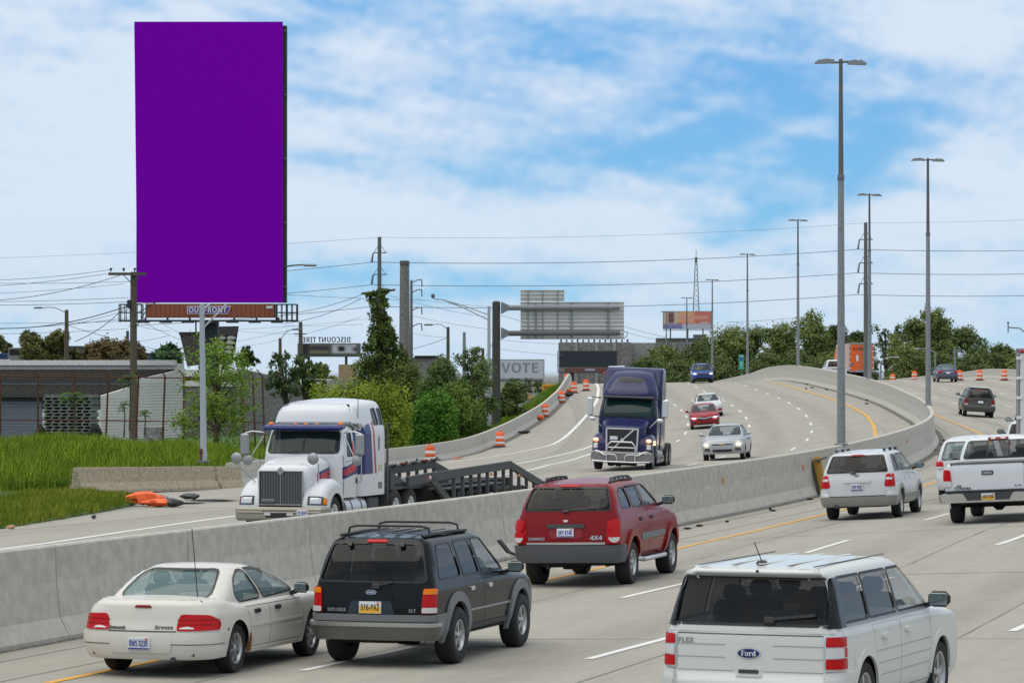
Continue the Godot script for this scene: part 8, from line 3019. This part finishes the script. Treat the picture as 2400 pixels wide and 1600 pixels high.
	for k in 17:
		var sl:=B.new()
		sl.box(Vector3(1.75,0.12+k*0.2,0),Vector3(3.3,0.045,1.1))
		obj("slat",sl,mat("old pallet",lin(0.17,0.185,0.17),0.95),pl)
		for i in 7:
			var bk:=B.new()
			bk.box(Vector3(0.2+i*0.52+(0.12 if k % 2 else 0.0),0.21+k*0.2,0),Vector3(0.13,0.15,1.0))
			obj("block",bk,M["old pallet"],pl)
	for q in [[3.6,1.6],[-0.1,1.7]]:
		lump("scrap_heap",["dark scrap heap left of the pallet stack","dark scrap heap right of the pallet stack"][0 if q[0]>1 else 1],"scrap heap",pl.transform*Vector3(q[0],0,-0.6),Vector3(0.9,q[1],0.9),M["underside"],0.4,int(q[0]*7)+50)
	var dr:=thing("container","open grey bin with a propped board by the white wall","container",Transform3D(Basis(left,Vector3.UP,fwd),Vector3(at(378,0,212).x,-0.9,-212.0)))
	var db:=B.new()
	db.cbox(Vector3(0.5,0.75,0),Vector3(1.1,1.5,0.8),0.04)
	db.bar(Vector3(0.6,0.9,-0.5),Vector3(-0.9,0.1,-0.6),0.3,0.08)
	obj("bin",db,M["weathered grey wall"],dr)
	var hv:=thing("rooftop_unit","grey rooftop cabin with two dark louvres above the parapet","rooftop unit",Transform3D(Basis(),at(52,850,300)))
	var hb:=B.new()
	hb.cbox(Vector3(0,0.65,0),Vector3(2.2,1.35,2.0),0.03)
	obj("cabin",hb,mat("cabin grey",lin(0.24,0.23,0.24),0.7),hv)
	for x in [-0.55,0.75]:
		for k in 5:
			var lv:=B.new()
			lv.box(Vector3(x,0.72+k*0.11,1.01),Vector3(0.95 if x<0 else 0.6,0.09,0.04))
			obj("louvre",lv,M["underside"],hv)
	for q in [["blue container at the far left edge",4,26,828,852,320],["dark blue and bright blue containers behind the power pole",348,381,827,856,330]]:
		var ct:=thing("container",q[0],"container",Transform3D(Basis(),at((q[1]+q[2])/2.0,q[4],q[5])))
		var cb:=B.new()
		var cw: float=(q[2]-q[1])*q[5]/K
		var ch: float=(q[4]-q[3])*q[5]/K
		cb.cbox(Vector3(0,ch/2,0),Vector3(cw,ch,6),0.04)
		obj("box",cb,mat("container blue",lin(0.025,0.055,0.14),0.7),ct)
		for k in 7:
			var rb:=B.new()
			rb.box(Vector3(lerpf(-cw/2,cw/2,(k+0.5)/7.0),ch/2,3.02),Vector3(cw/14,ch-0.1,0.05))
			obj("rib",rb,M["container blue"],ct)
	slab_building("building","long dark blue-grey building behind the far left trees","building",[at(95,0,420),at(215,0,420),at(216,0,440),at(94,0,440)],-2.0,7.4,mat("dark blue wall",lin(0.045,0.055,0.075),0.8))
	var fe:=thing("fence","rusty steel fence frame with bent tops before the warehouses","fence")
	var fd:=176.0
	var xs:=[0.0,88.0,174.0,247.0,318.0,380.0,430.0,572.0,598.0,620.0]
	for i in xs.size():
		var a:=at(xs[i]+(6.0 if i in [3,4,5] else (-6.0 if i in [7,8,9] else 0.0)),880,fd)
		var b:=at(xs[i],1045,fd)
		var st:=B.new()
		st.tube([b,a],0.055,6)
		st.tube([a,a+Vector3(-0.28,0.32,0.1)],0.035,5)
		obj("post",st,M["rust"],fe)
	for y in [[881,886],[983,985]]:
		for i in xs.size()-1:
			var rl:=B.new()
			rl.tube([at(xs[i],y[0]+i*0.8,fd),at(xs[i+1],y[0]+(i+1)*0.8,fd)],0.032,5)
			obj("rail",rl,M["rust"],fe)

func plants()->void:
	var A:={"a": Color(0.062,0.084,0.026),"b": Color(0.135,0.16,0.052),"leaves": 15000,"size": 0.19,"low": 0.05,"blobs": 15}
	var Dk:={"a": Color(0.046,0.066,0.025),"b": Color(0.10,0.125,0.046),"leaves": 15000,"size": 0.18,"low": 0.05,"blobs": 13}
	var Th:={"a": Color(0.03,0.045,0.016),"b": Color(0.06,0.08,0.03),"leaves": 1500,"size": 0.2,"low": 0.25,"blobs": 13}
	var rows:=[
		["low spreading tree left of the crest, above the blue semi",1500,838,935,120,455,Dk],["round tree between the blue semi and the crest",1560,818,935,130,470,A],
		["dark tree beside the far grey plant",1640,800,930,110,440,Dk],["broad tree right of the blue crossover",1710,768,930,140,450,A],["tall tree left of the green road sign",1770,762,930,130,455,Dk],
		["tall tree behind the green road sign",1830,760,930,130,450,A],["highest tree of the middle group, with gaps of sky",1905,738,930,140,445,A],["tree just left of the nearest light pole",1955,752,930,110,450,Dk],
		["dark tree over the orange trailer",2015,762,930,100,460,Dk],["thin-leaved tree right of the orange trailer",2075,752,925,110,440,Th],["tall spreading tree left of the second light pole",2140,730,925,130,435,A],
		["tallest tree on the right, its top against the sky",2195,716,925,110,430,A],["round dark tree right of the tallest one",2275,752,925,130,440,Dk],["small pale tree near the right edge",2352,806,925,90,440,A],
		["rounded bush-like tree below the tall ones, by the street lamp",2125,812,925,130,405,A],["low tree behind the three right-hand barrels",2300,822,925,150,405,Dk],["low tree at the foot of the right-hand group",2215,835,925,120,410,Dk],["low tree at the right edge",2390,835,925,110,405,A],
		["low tree under the middle group",1790,830,930,130,425,Dk],["low dark tree at the crest of the median",1880,835,930,140,425,Dk],["low tree behind the white van roof",1960,840,930,120,430,A],["low dark tree next to the crossover at the crest",1685,838,930,110,425,Dk],["low green tree behind the blue semi cab",1590,858,935,120,425,Dk]]
	for i in rows.size():
		var q=rows[i]
		tree(q[0],q[1],q[2],q[3],q[4],q[5],100+i*7,q[6],"tree","tree","trees behind the right side of the road")
	var O:={"a": Color(0.055,0.055,0.022),"b": Color(0.10,0.10,0.035),"leaves": 11000,"size": 0.15,"low": 0.05,"blobs": 11}
	var Rd:={"a": Color(0.075,0.055,0.03),"b": Color(0.11,0.085,0.04),"leaves": 11000,"size": 0.15,"low": 0.05,"blobs": 11}
	tree("olive tree at the far left, left of the small street lamp",75,772,868,90,300,301,O)
	tree("olive tree behind the small street lamp pole",140,778,868,80,302,302,O)
	tree("sparse tree cut off by the left edge",2,788,868,50,320,303,O)
	tree("reddish brown tree over the warehouse parapet",240,800,872,110,296,304,Rd)
	tree("second reddish tree beside the tall power pole",300,802,872,100,294,305,Rd)
	tree("dark leafy tree below the purple billboard",390,815,872,110,288,306,{"a": Color(0.02,0.05,0.02),"b": Color(0.05,0.09,0.035),"leaves": 6000,"size": 0.2,"low": 0.05,"blobs": 10})
	tree("small dark tree right of the sign with pale ovals",570,812,880,60,280,307,Th)
	var iv:=thing("ivy_pole","old pole smothered in dark ivy that spreads to a cone at its foot","ivy",spot(at(890,1010,225)))
	var s:=225.0/K
	var blobs:=[]
	var r:=RandomNumberGenerator.new()
	r.seed=17
	for k in 90:
		var t:=k/89.0
		var y:=lerpf(690,985,t)
		var w:=lerpf(30,40,t)+125*smoothstep(0.15,1.0,t)
		var cx:=890+50*t*t
		blobs.append([Vector3((cx-890+r.randf_range(-0.55,0.55)*w)*s,(1010-y)*s,r.randf_range(-0.5,0.5)*w*s*0.8),Vector3(1,1.1,1)*(11+w*0.20)*s*r.randf_range(0.8,1.2)])
	obj("leaves",leaf_mesh(401,blobs,36000,0.11,Color(0.03,0.05,0.014),Color(0.085,0.11,0.028),0.3),leaf_mat(),iv)
	var ip:=B.new()
	ip.tube([Vector3.ZERO,Vector3(0,330*s,0)],[0.2,0.15],8)
	obj("pole",ip,M["wood pole"],iv)
	var ic:=B.new()
	ic.bar(Vector3(-44*s,322*s,0),Vector3(36*s,331*s,0),0.12,0.14)
	obj("cross_arm",ic,M["wood pole"],iv)
	obj("hanging_leaves",leaf_mesh(402,[[Vector3(-20*s,321*s,0),Vector3(20*s,7*s,0.3)],[Vector3(6*s,326*s,0),Vector3(16*s,7*s,0.3)]],420,0.14,Color(0.03,0.05,0.012),Color(0.08,0.10,0.03),1.0),leaf_mat(),iv)
	bush("rounded light green hedge behind the white semi",842,888,1050,300,200,411,{"a": Color(0.09,0.135,0.018),"b": Color(0.21,0.24,0.035),"leaves": 34000,"size": 0.085,"blobs": 12,"flat": 5.0},"hedge","hedge")
	bush("deep green bush right of the light hedge",1015,912,1045,120,206,412,{"a": Color(0.032,0.085,0.014),"b": Color(0.085,0.18,0.026),"leaves": 16000,"size": 0.10,"blobs": 6})
	var Wd:={"a": Color(0.05,0.075,0.028),"b": Color(0.11,0.145,0.05),"leaves": 12000,"size": 0.095,"low": 0.0,"blobs": 16,"droop": 0.5}
	tree("feathery grey-green tree right of the ivy pole",1040,818,1030,120,216,421,Wd)
	tree("feathery grey-green tree nearest the dark sign pole",1106,806,1025,115,219,422,Wd)
	tree("low thicket tree between the hedge and the sign pole",1080,890,1030,150,213,423,{"a": Color(0.045,0.08,0.018),"b": Color(0.12,0.17,0.036),"leaves": 14000,"size": 0.095,"low": 0.0,"blobs": 10})
	tree("dark tree just right of the sign pole",1200,885,1010,70,250,424,Dk)
	tree("grey leafless-looking tree below the VOTE board",1245,885,960,70,560,425,Th)
	tree("yellow-green sapling thicket around the grey lamp post",505,795,1040,215,172,431,{"a": Color(0.075,0.125,0.018),"b": Color(0.14,0.20,0.03),"leaves": 7000,"size": 0.085,"low": -0.05,"blobs": 24})
	tree("dark slender tree right of the weathered warehouse",668,808,1000,110,215,432,{"a": Color(0.03,0.048,0.02),"b": Color(0.065,0.09,0.036),"leaves": 1700,"size": 0.14,"low": 0.3,"blobs": 12})
	tree("dark slender tree next to the hedge",712,815,1000,95,218,433,{"a": Color(0.03,0.05,0.018),"b": Color(0.065,0.095,0.034),"leaves": 1900,"size": 0.14,"low": 0.2,"blobs": 12})
	tree("light tree under the blurred billboard",740,855,930,80,330,434,A)
	tree_of_heaven("palm-like sapling before the pallet stack",172,902,1040,66,174,441)
	tree_of_heaven("palm-like sapling against the big wooden pole",303,850,1010,54,178,442)
	tree_of_heaven("smallest sapling, right of the big wooden pole",338,952,1020,30,180,443)
	tree_of_heaven("thin sapling left of the big wooden pole",290,925,1025,30,182,444)
	var tall:=[]
	var short:=[]
	var rg:=RandomNumberGenerator.new()
	rg.seed=99
	for i in 52000:
		var d:=rg.randf_range(104.0,172.0)
		var x:=rg.randf_range(-38.0,-6.0)
		if x<-0.168*d or x>-0.06*d: continue
		var lim:=-14.6 if d<111.5 else lerpf(-14.6,-11.5,(d-111.0)/15.5)
		if d>127: lim=para_path(d)[0].x-0.4
		if d<112.0 and x>-14.4-(112.0-d)*0.5: continue
		if x>lim: continue
		tall.append(Vector3(x,mound(x,d)-0.05,-d))
	for i in 40000:
		var d:=rg.randf_range(66.0,112.0)
		var x:=rg.randf_range(-20.0,-10.9)
		var e:=tab([[60,-15.0],[75,-13.7],[85,-12.8],[92,-12.05],[102,-11.35],[105,-11.3],[108,-12.4],[111,-14.3],[127,-14.3]],d)
		if x>e-0.05+0.25*sin(d*3.1)*0.5 or x<-0.165*d: continue
		short.append(Vector3(x,0.0-0.03,-d))
	grass_patch("tall_grass","tall rank grass covering the bank left of the road",tall,5,0.85,Color(0.06,0.13,0.011),Color(0.20,0.29,0.022))
	grass_patch("short_grass","shorter yellow-green grass at the edge of the shoulder",short,6,0.30,Color(0.09,0.15,0.012),Color(0.22,0.26,0.03))
	var far:=[]
	for i in 16000:
		var d:=rg.randf_range(172.0,300.0)
		var px: float=para_path(d)[0].x
		var x:=px-0.4-rg.randf()*rg.randf()*14.0
		var y:=lerpf(road_y(px-0.26,d)+0.1,mound(x,d),smoothstep(0.0,7.0,px-x))
		far.append(Vector3(x,y-0.04,-d))
	grass_patch("ramp_grass","green grass on the bank below the exit ramp",far,7,0.5,Color(0.05,0.115,0.010),Color(0.14,0.22,0.02))

func background()->void:
	mat("steel pole",lin(0.12,0.125,0.125),0.7)
	big_billboard()
	far_signs()
	warehouses()
	var lp:=thing("light_post","pale grey light post at the old barrier, left of the white semi","light pole",spot(at(477,1084,116.5)))
	var st:=B.new()
	var h:=(1084.0-712.0)*116.5/K
	st.tube([Vector3(0,0,0),Vector3(-0.07,h,0)],[0.115,0.085],14)
	obj("post",st,mat("pale grey paint",lin(0.36,0.40,0.44),0.5),lp)
	var bp:=B.new()
	bp.cbox(Vector3(0,0.04,0),Vector3(0.38,0.08,0.38),0.02)
	obj("base_plate",bp,M["dark galvanized"],lp)
	var bo:=B.new()
	bo.cbox(Vector3(-0.08,0.38,0.12),Vector3(0.12,0.2,0.06),0.03)
	bo.bar(Vector3(-0.08,0.3,0.12),Vector3(-0.08,0.0,0.12),0.06,0.05)
	obj("cable_cover",bo,M["rust"],lp)
	for y in [0.22,0.86]:
		var br:=B.new()
		br.tube([Vector3(-0.06,h-y,0),Vector3(0.30+(0.86-y)*-0.2+(y-0.22)*0.7,h-y*0.02,-0.2)],0.035,6)
		obj("bracket",br,M["pale grey paint"],lp)
	var p1:=wood_pole("big wooden power pole with a cross-arm left of the purple billboard",312,637,1030,196,0.24)
	var s:=196.0/K
	var hh:=(1030.0-637)*s
	var ca:=B.new()
	ca.bar(Vector3(-58*s,hh-0.12,0.25),Vector3(30*s,hh-0.12,0.25),0.14,0.16)
	ca.bar(Vector3(-24*s,hh-0.15,0.25),Vector3(0,hh-0.75,0.2),0.05,0.05)
	ca.bar(Vector3(18*s,hh-0.15,0.25),Vector3(0,hh-0.75,0.2),0.05,0.05)
	obj("cross_arm",ca,M["wood pole"],p1)
	for x in [-52.0,-22.0,4.0]:
		var i:=B.new()
		i.lathe([[0.03,-0.05],[0.04,0.05],[0.085,0.1],[0.075,0.16],[0.0,0.18]],8,Transform3D(Basis(),Vector3(x*s,hh+0.05,0.25)))
		obj("insulator",i,M["black plastic"],p1)
	var eq:=B.new()
	eq.cbox(Vector3(-0.25,hh-1.85,0.2),Vector3(0.2,0.5,0.2),0.05)
	eq.bar(Vector3(0.2,hh-2.4,0.2),Vector3(1.4,hh-1.7,0.2),0.05,0.05)
	eq.bar(Vector3(0.15,hh-3.2,0.2),Vector3(0.95,hh-1.9,0.2),0.05,0.05)
	obj("cable_bracket",eq,M["dark frame"],p1)
	var p2:=wood_pole("wooden pole with a street lamp arm at far left",155,726,862,270,0.2)
	cobra_lamp(p2,Vector3(0,4.35,0.2),Vector3(-1.9,4.75,0.4),M["dark galvanized"],0.035)
	wood_pole("short wooden pole just left of the big one",298,775,870,300,0.17)
	var p3:=wood_pole("wooden pole right of the purple billboard",704,754,880,270,0.2)
	var p3c:=B.new()
	p3c.bar(Vector3(-0.5,3.3,0.15),Vector3(0.5,3.3,0.15),0.08,0.08)
	obj("cross_arm",p3c,M["wood pole"],p3)
	var p4:=wood_pole("shorter wooden pole with a lamp arm right of the billboard",656,792,900,262,0.16)
	cobra_lamp(p4,Vector3(0,3.4,0.1),Vector3(1.0,4.2,0.3),M["dark galvanized"],0.03)
	var p5:=wood_pole("dark wooden pole with a lamp arm, left of the sign pole",1050,766,900,262,0.16)
	cobra_lamp(p5,Vector3(0,4.2,0.1),Vector3(-1.2,4.55,0.3),M["dark galvanized"],0.03)
	wood_pole("grey pole among the feathery trees",1088,778,900,280,0.17,"utility_pole","galvanized")
	wood_pole("thin dark pole beside the feathery trees",1132,816,950,240,0.13)
	var p6:=thing("light_post","grey street light post with a long truss arm, left of the dark sign pole","light pole",spot(at(1146,985,226)))
	var s6:=226.0/K
	var q6:=B.new()
	q6.tube([Vector3(0,-0.4,0),Vector3(0,(985-717)*s6,0)],[0.13,0.10],12)
	obj("post",q6,M["pale grey paint"],p6)
	for k in 2:
		var a6:=B.new()
		a6.tube([Vector3(0,(985-738-k*12)*s6,0),Vector3(-60*s6,(985-716-k*5)*s6,0.2),Vector3(-110*s6,(985-702)*s6,0.4),Vector3(-128*s6,(985-701)*s6,0.45)],0.04,6)
		obj("truss_arm",a6,M["pale grey paint"],p6)
	var c6:=B.new()
	c6.cbox(Vector3(-131*s6,(985-694)*s6,0.45),Vector3(0.24,0.30,0.2),0.05)
	obj("camera",c6,M["dark galvanized"],p6)
	power_pole("steel power pole with two bracket arms above the ivy",889,555,1000,300,[592,643])
	power_pole("steel power pole with three bracket arms on the right",2030,521,905,330,[561,616,665])
	var fp:=thing("power_pole","steel power pole with curved arms behind the chimney","power pole",spot(at(964,860,400)))
	var fs:=B.new()
	fs.tube([Vector3(0,-2,0),Vector3(0,10.2,0)],[0.2,0.14],8)
	obj("pole",fs,M["steel pole"],fp)
	for y in [657.0,680.0,722.0,760.0]:
		var fa:=B.new()
		var yy: float=(860-y)*0.05
		fa.tube([Vector3(0,yy-0.3,0),Vector3(0.7,yy+0.05,0),Vector3(1.2,yy+0.1,0)],0.06,5)
		var fo:=obj("cross_arm",fa,M["steel pole"],fp)
		var fi:=B.new()
		fi.tube([Vector3(1.2,yy+0.1,0),Vector3(1.25,yy-0.75,0)],0.07,5)
		obj("insulator",fi,M["dark galvanized"],fo)
	var ch:=thing("chimney","tall square concrete chimney right of the ivy pole","chimney",spot(at(948,850,420)))
	var cs:=B.new()
	var k4:=420.0/K
	cs.lathe([[15.5*k4*1.0,-3.0],[12.0*k4*1.0,(850-612)*k4],[0.0,(850-612)*k4]],4,Transform3D(Basis(Vector3.UP,0.5),Vector3.ZERO),true)
	obj("shaft",cs,grained("chimney concrete",lin(0.19,0.185,0.18),0.95,0.12,5.0,91),ch)
	var cr:=B.new()
	cr.lathe([[12.6*k4,(850-622)*k4],[12.8*k4,(850-611)*k4],[9.0*k4,(850-610.5)*k4]],4,Transform3D(Basis(Vector3.UP,0.5),Vector3.ZERO),true)
	obj("rim",cr,mat("chimney rim",lin(0.10,0.085,0.08),0.95),ch)
	var b1:=slab_building("industrial_building","wide grey industrial building behind the blank dark billboard","building",[at(1309,0,960),at(1479,0,960),at(1482,0,1010),at(1309,0,1010)],-6.0,at(0,802,960).y,M["far grey"])
	for x in [1350.0,1398.0,1440.0]:
		var pl:=B.new()
		pl.box(Vector3(at(x,0,959.6).x,4.0,-959.7),Vector3(0.9,18.0,0.5))
		obj("pilaster",pl,M["far grey light"],b1)
	for k in 13:
		var v:=B.new()
		v.box(at(1315+k*13,800,962)+Vector3(0,0.15,0),Vector3(0.5,0.7 if k % 3 else 1.1,0.5))
		obj("roof_vent",v,M["dark galvanized"],b1)
	slab_building("industrial_building","low connecting block between the two grey industrial buildings","building",[at(1478,0,1000),at(1540,0,1000),at(1540,0,1030),at(1478,0,1030)],-6.0,at(0,803,1000).y,M["far grey light"])
	var b3:=slab_building("industrial_building","grey industrial building below the orange and red billboard","building",[at(1537,0,930),at(1660,0,930),at(1662,0,980),at(1537,0,980)],-6.0,at(0,795,930).y,M["far grey"])
	for x in [1580.0,1620.0]:
		var pl:=B.new()
		pl.box(Vector3(at(x,0,929.6).x,4.0,-929.7),Vector3(1.0,17.0,0.5))
		obj("pilaster",pl,M["far grey light"],b3)
	var rp:=B.new()
	rp.box(at(1598,793.5,931),Vector3(14.0,0.35,3.0))
	rp.box(at(1640,789,932),Vector3(3.4,1.2,3.0))
	obj("roof_edge",rp,M["dark galvanized"],b3)
	slab_building("building","small tan box building behind the hedge","building",[at(793,0,340),at(838,0,340),at(838,0,350),at(793,0,350)],-2.0,at(0,854,340).y,mat("tan wall",lin(0.33,0.25,0.14),0.9))
	var gb:=slab_building("building","small grey flat-roofed building right of the ivy","building",[at(968,0,420),at(1040,0,420),at(1040,0,440),at(968,0,440)],-2.0,at(0,838,420).y,M["weathered grey wall"])
	var gr:=B.new()
	gr.box(at(1000,836,419.8),Vector3(3.0,0.3,0.2))
	obj("roof_edge",gr,M["roof felt"],gb)
	slab_building("retaining_wall","long pale wall along the service road below the ramp","wall",[at(1204,0,545),at(1275,0,545),at(1275,0,546),at(1204,0,546)],-2.0,at(0,921,545).y,M["far grey light"])
	var rm:=thing("radio_mast","lattice radio mast above the orange and red billboard","mast",spot(at(1632,735,1000)))
	var mh:=17.5
	for c in [[-1,-1],[1,-1],[1,1],[-1,1]]:
		var lg:=B.new()
		lg.bar(Vector3(c[0]*0.95,-1.5,c[1]*0.95),Vector3(c[0]*0.28,mh*0.86,c[1]*0.28),0.16,0.16)
		obj("leg",lg,M["dark galvanized"],rm)
	for k in 10:
		var z:=B.new()
		var y0:=mh*0.86*k/10.0
		var y1:=mh*0.86*(k+1)/10.0
		var w0:=lerpf(0.92,0.28,k/10.0)
		var w1:=lerpf(0.92,0.28,(k+1)/10.0)
		z.bar(Vector3(-w0,y0,w0),Vector3(w1,y1,w1),0.1,0.1)
		z.bar(Vector3(w0,y0,w0),Vector3(-w1,y1,w1),0.1,0.1)
		z.bar(Vector3(w0,y0,-w0),Vector3(w1,y1,w1),0.1,0.1)
		obj("brace",z,M["dark galvanized"],rm)
	var an:=B.new()
	an.cbox(Vector3(0,mh*0.9,0),Vector3(0.7,1.6,0.7),0.1)
	an.tube([Vector3(0,mh*0.86,0),Vector3(0,mh+1.2,0)],0.09,5)
	an.tube([Vector3(-0.5,mh*0.93,0),Vector3(0.6,mh*0.93,0)],0.09,5)
	obj("aerials",an,M["dark galvanized"],rm)
	for q in [["small street lamp right of the orange trailer",2065,846,892,390,42.0],["small street lamp arm behind the second light pole",2193,826,890,400,-50.0],["small street lamp over the right barrier",2220,850,880,410,40.0]]:
		var o:=thing("street_lamp",q[0],"street lamp",spot(at(q[1],q[3]+10,q[4])))
		var k:=float(q[4])/K
		var hz: float=(q[3]+10.0-q[2])*k
		var pt:=B.new()
		pt.tube([Vector3.ZERO,Vector3(0,hz,0)],0.11,8)
		obj("post",pt,M["galvanized"],o)
		cobra_lamp(o,Vector3(0,hz,0),Vector3(q[5]*k*0.75,hz+0.45,0),M["pale grey paint"],0.05)
	wood_pole("plain pale post right of the second light pole",2239,812,890,380,0.13,"post","galvanized")
	var cv:=thing("street_lamp","curved lamp arm with a dangling fixture above the box trailer","street lamp",spot(at(2404,900,330)))
	var k3:=330.0/K
	var ct:=B.new()
	ct.tube([Vector3(0,0,0),Vector3(0,120*k3,0),Vector3(-12*k3,131*k3,0),Vector3(-38*k3,133*k3,0)],0.07,8)
	obj("post",ct,M["galvanized"],cv)
	var cf:=B.new()
	cf.tube([Vector3(-40*k3,145*k3,0),Vector3(-40*k3,121*k3,0)],0.06,6)
	cf.cbox(Vector3(-40*k3,144*k3,0),Vector3(0.22,0.16,0.2),0.04)
	obj("fixture",cf,M["dark galvanized"],cv)
	var ts:=thing("traffic_signal","yellow traffic signal head showing green among the thicket","traffic signal",spot(at(1128,921,262)))
	var tb:=B.new()
	tb.cbox(Vector3(0,0.35,0),Vector3(0.34,0.9,0.25),0.04)
	obj("housing",tb,M["work sign yellow"],ts)
	var tl:=SphereMesh.new()
	tl.radius=0.1
	tl.height=0.2
	var gm:=mat("signal green",Color(0.1,0.9,0.7),0.4)
	gm.emission_enabled=true
	gm.emission=Color(0.05,0.8,0.6)
	gm.emission_energy_multiplier=1.2
	obj("signal_light",tl,gm,ts,spot(Vector3(-0.02,0.08,0.14)))
	var tg:=OmniLight3D.new()
	tg.name="signal_glow"
	tg.light_color=Color(0.05,0.8,0.6)
	tg.light_energy=0.04
	tg.light_size=0.1
	tg.omni_range=20.0
	tg.omni_attenuation=2.0
	tg.shadow_enabled=true
	tg.position=Vector3(-0.02,0.08,0.14)
	ts.add_child(tg,true)
	var tp:=B.new()
	tp.bar(Vector3(0,-0.1,0),Vector3(0,-2.5,0),0.08,0.08)
	obj("post",tp,M["dark frame"],ts)
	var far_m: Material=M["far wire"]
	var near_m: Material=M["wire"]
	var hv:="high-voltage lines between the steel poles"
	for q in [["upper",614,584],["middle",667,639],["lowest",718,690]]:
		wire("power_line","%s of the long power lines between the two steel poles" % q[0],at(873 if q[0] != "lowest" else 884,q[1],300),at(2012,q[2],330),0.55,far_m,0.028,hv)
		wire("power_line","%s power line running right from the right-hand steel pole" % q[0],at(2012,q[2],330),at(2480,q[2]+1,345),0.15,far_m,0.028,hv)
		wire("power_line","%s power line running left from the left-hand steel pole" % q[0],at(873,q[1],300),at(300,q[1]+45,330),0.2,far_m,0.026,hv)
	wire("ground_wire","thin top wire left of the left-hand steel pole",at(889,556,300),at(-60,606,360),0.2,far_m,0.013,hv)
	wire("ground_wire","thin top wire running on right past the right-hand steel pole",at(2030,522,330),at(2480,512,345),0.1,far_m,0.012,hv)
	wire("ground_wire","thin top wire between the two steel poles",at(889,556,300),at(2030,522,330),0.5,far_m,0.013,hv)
	var lw:=[
		[-40,657,256,632,0.12,0.022],[-40,671,250,641,0.1,0.022],[-40,705,280,645,0.30,0.03],[-40,663,300,660,0.05,0.02],[-40,707,300,697,0.05,0.022],[-40,715,300,707,0.05,0.024],[-40,689,290,665,0.06,0.018],
		[-40,768,300,716,0.45,0.045],[-40,772,300,745,0.1,0.024],[175,800,300,712,0.25,0.04],[160,762,320,720,0.05,0.022],[160,763,420,830,0.1,0.022],[-40,757,300,752,0.05,0.018],[-40,783,300,770,0.05,0.018],
		[318,800,396,786,0.05,0.018],[318,762,396,776,0.05,0.02],[330,751,440,802,0.1,0.02],[372,753,470,800,0.1,0.018],[318,812,440,838,0.1,0.02]]
	var nth:=["topmost","second","third","fourth","fifth","sixth","seventh","eighth","ninth","tenth","eleventh","twelfth","thirteenth","fourteenth","fifteenth","sixteenth","seventeenth","eighteenth","nineteenth","twentieth","lowest"]
	lw.sort_custom(func(a,b): return a[1]+a[3]<b[1]+b[3])
	for i in lw.size():
		var q=lw[i]
		wire("overhead_cable","%s overhead cable, counted downwards, of those around the big wooden pole" % nth[i],at(q[0],q[1],205),at(q[2],q[3],197),q[4],near_m,q[5]*0.6,"cables at the big wooden pole")
	var rw:=[[664,737,848,690,0.2,0.03,250],[664,758,845,700,0.3,0.03,250],[664,690,1000,704,0.05,0.022,270],[664,763,850,760,0.05,0.018,280],[690,788,845,742,0.1,0.02,270],[553,775,700,783,0.05,0.018,280],[553,800,700,768,0.05,0.02,280],[553,815,660,794,0.05,0.018,280],[553,772,870,746,0.1,0.018,290],
		[905,690,1140,742,0.2,0.024,300],[965,740,1155,772,0.1,0.024,300],[965,780,1050,790,0.1,0.02,290],[965,818,1046,792,0.05,0.03,270],[975,700,1145,718,0.1,0.02,300],[1160,735,1500,810,0.3,0.04,420],[1160,795,1330,806,0.1,0.03,420],[1160,816,1320,832,0.1,0.03,420],[1455,762,1560,790,0.1,0.05,600],[1455,775,1560,800,0.1,0.05,600],[1166,780,1130,850,0.05,0.03,240],[1700,755,1900,740,0.2,0.05,600]]
	rw.sort_custom(func(a,b): return a[1]+a[3]<b[1]+b[3])
	for i in rw.size():
		var q=rw[i]
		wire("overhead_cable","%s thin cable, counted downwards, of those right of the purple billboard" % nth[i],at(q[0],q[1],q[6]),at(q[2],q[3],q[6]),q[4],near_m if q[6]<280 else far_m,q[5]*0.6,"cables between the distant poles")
	plants()
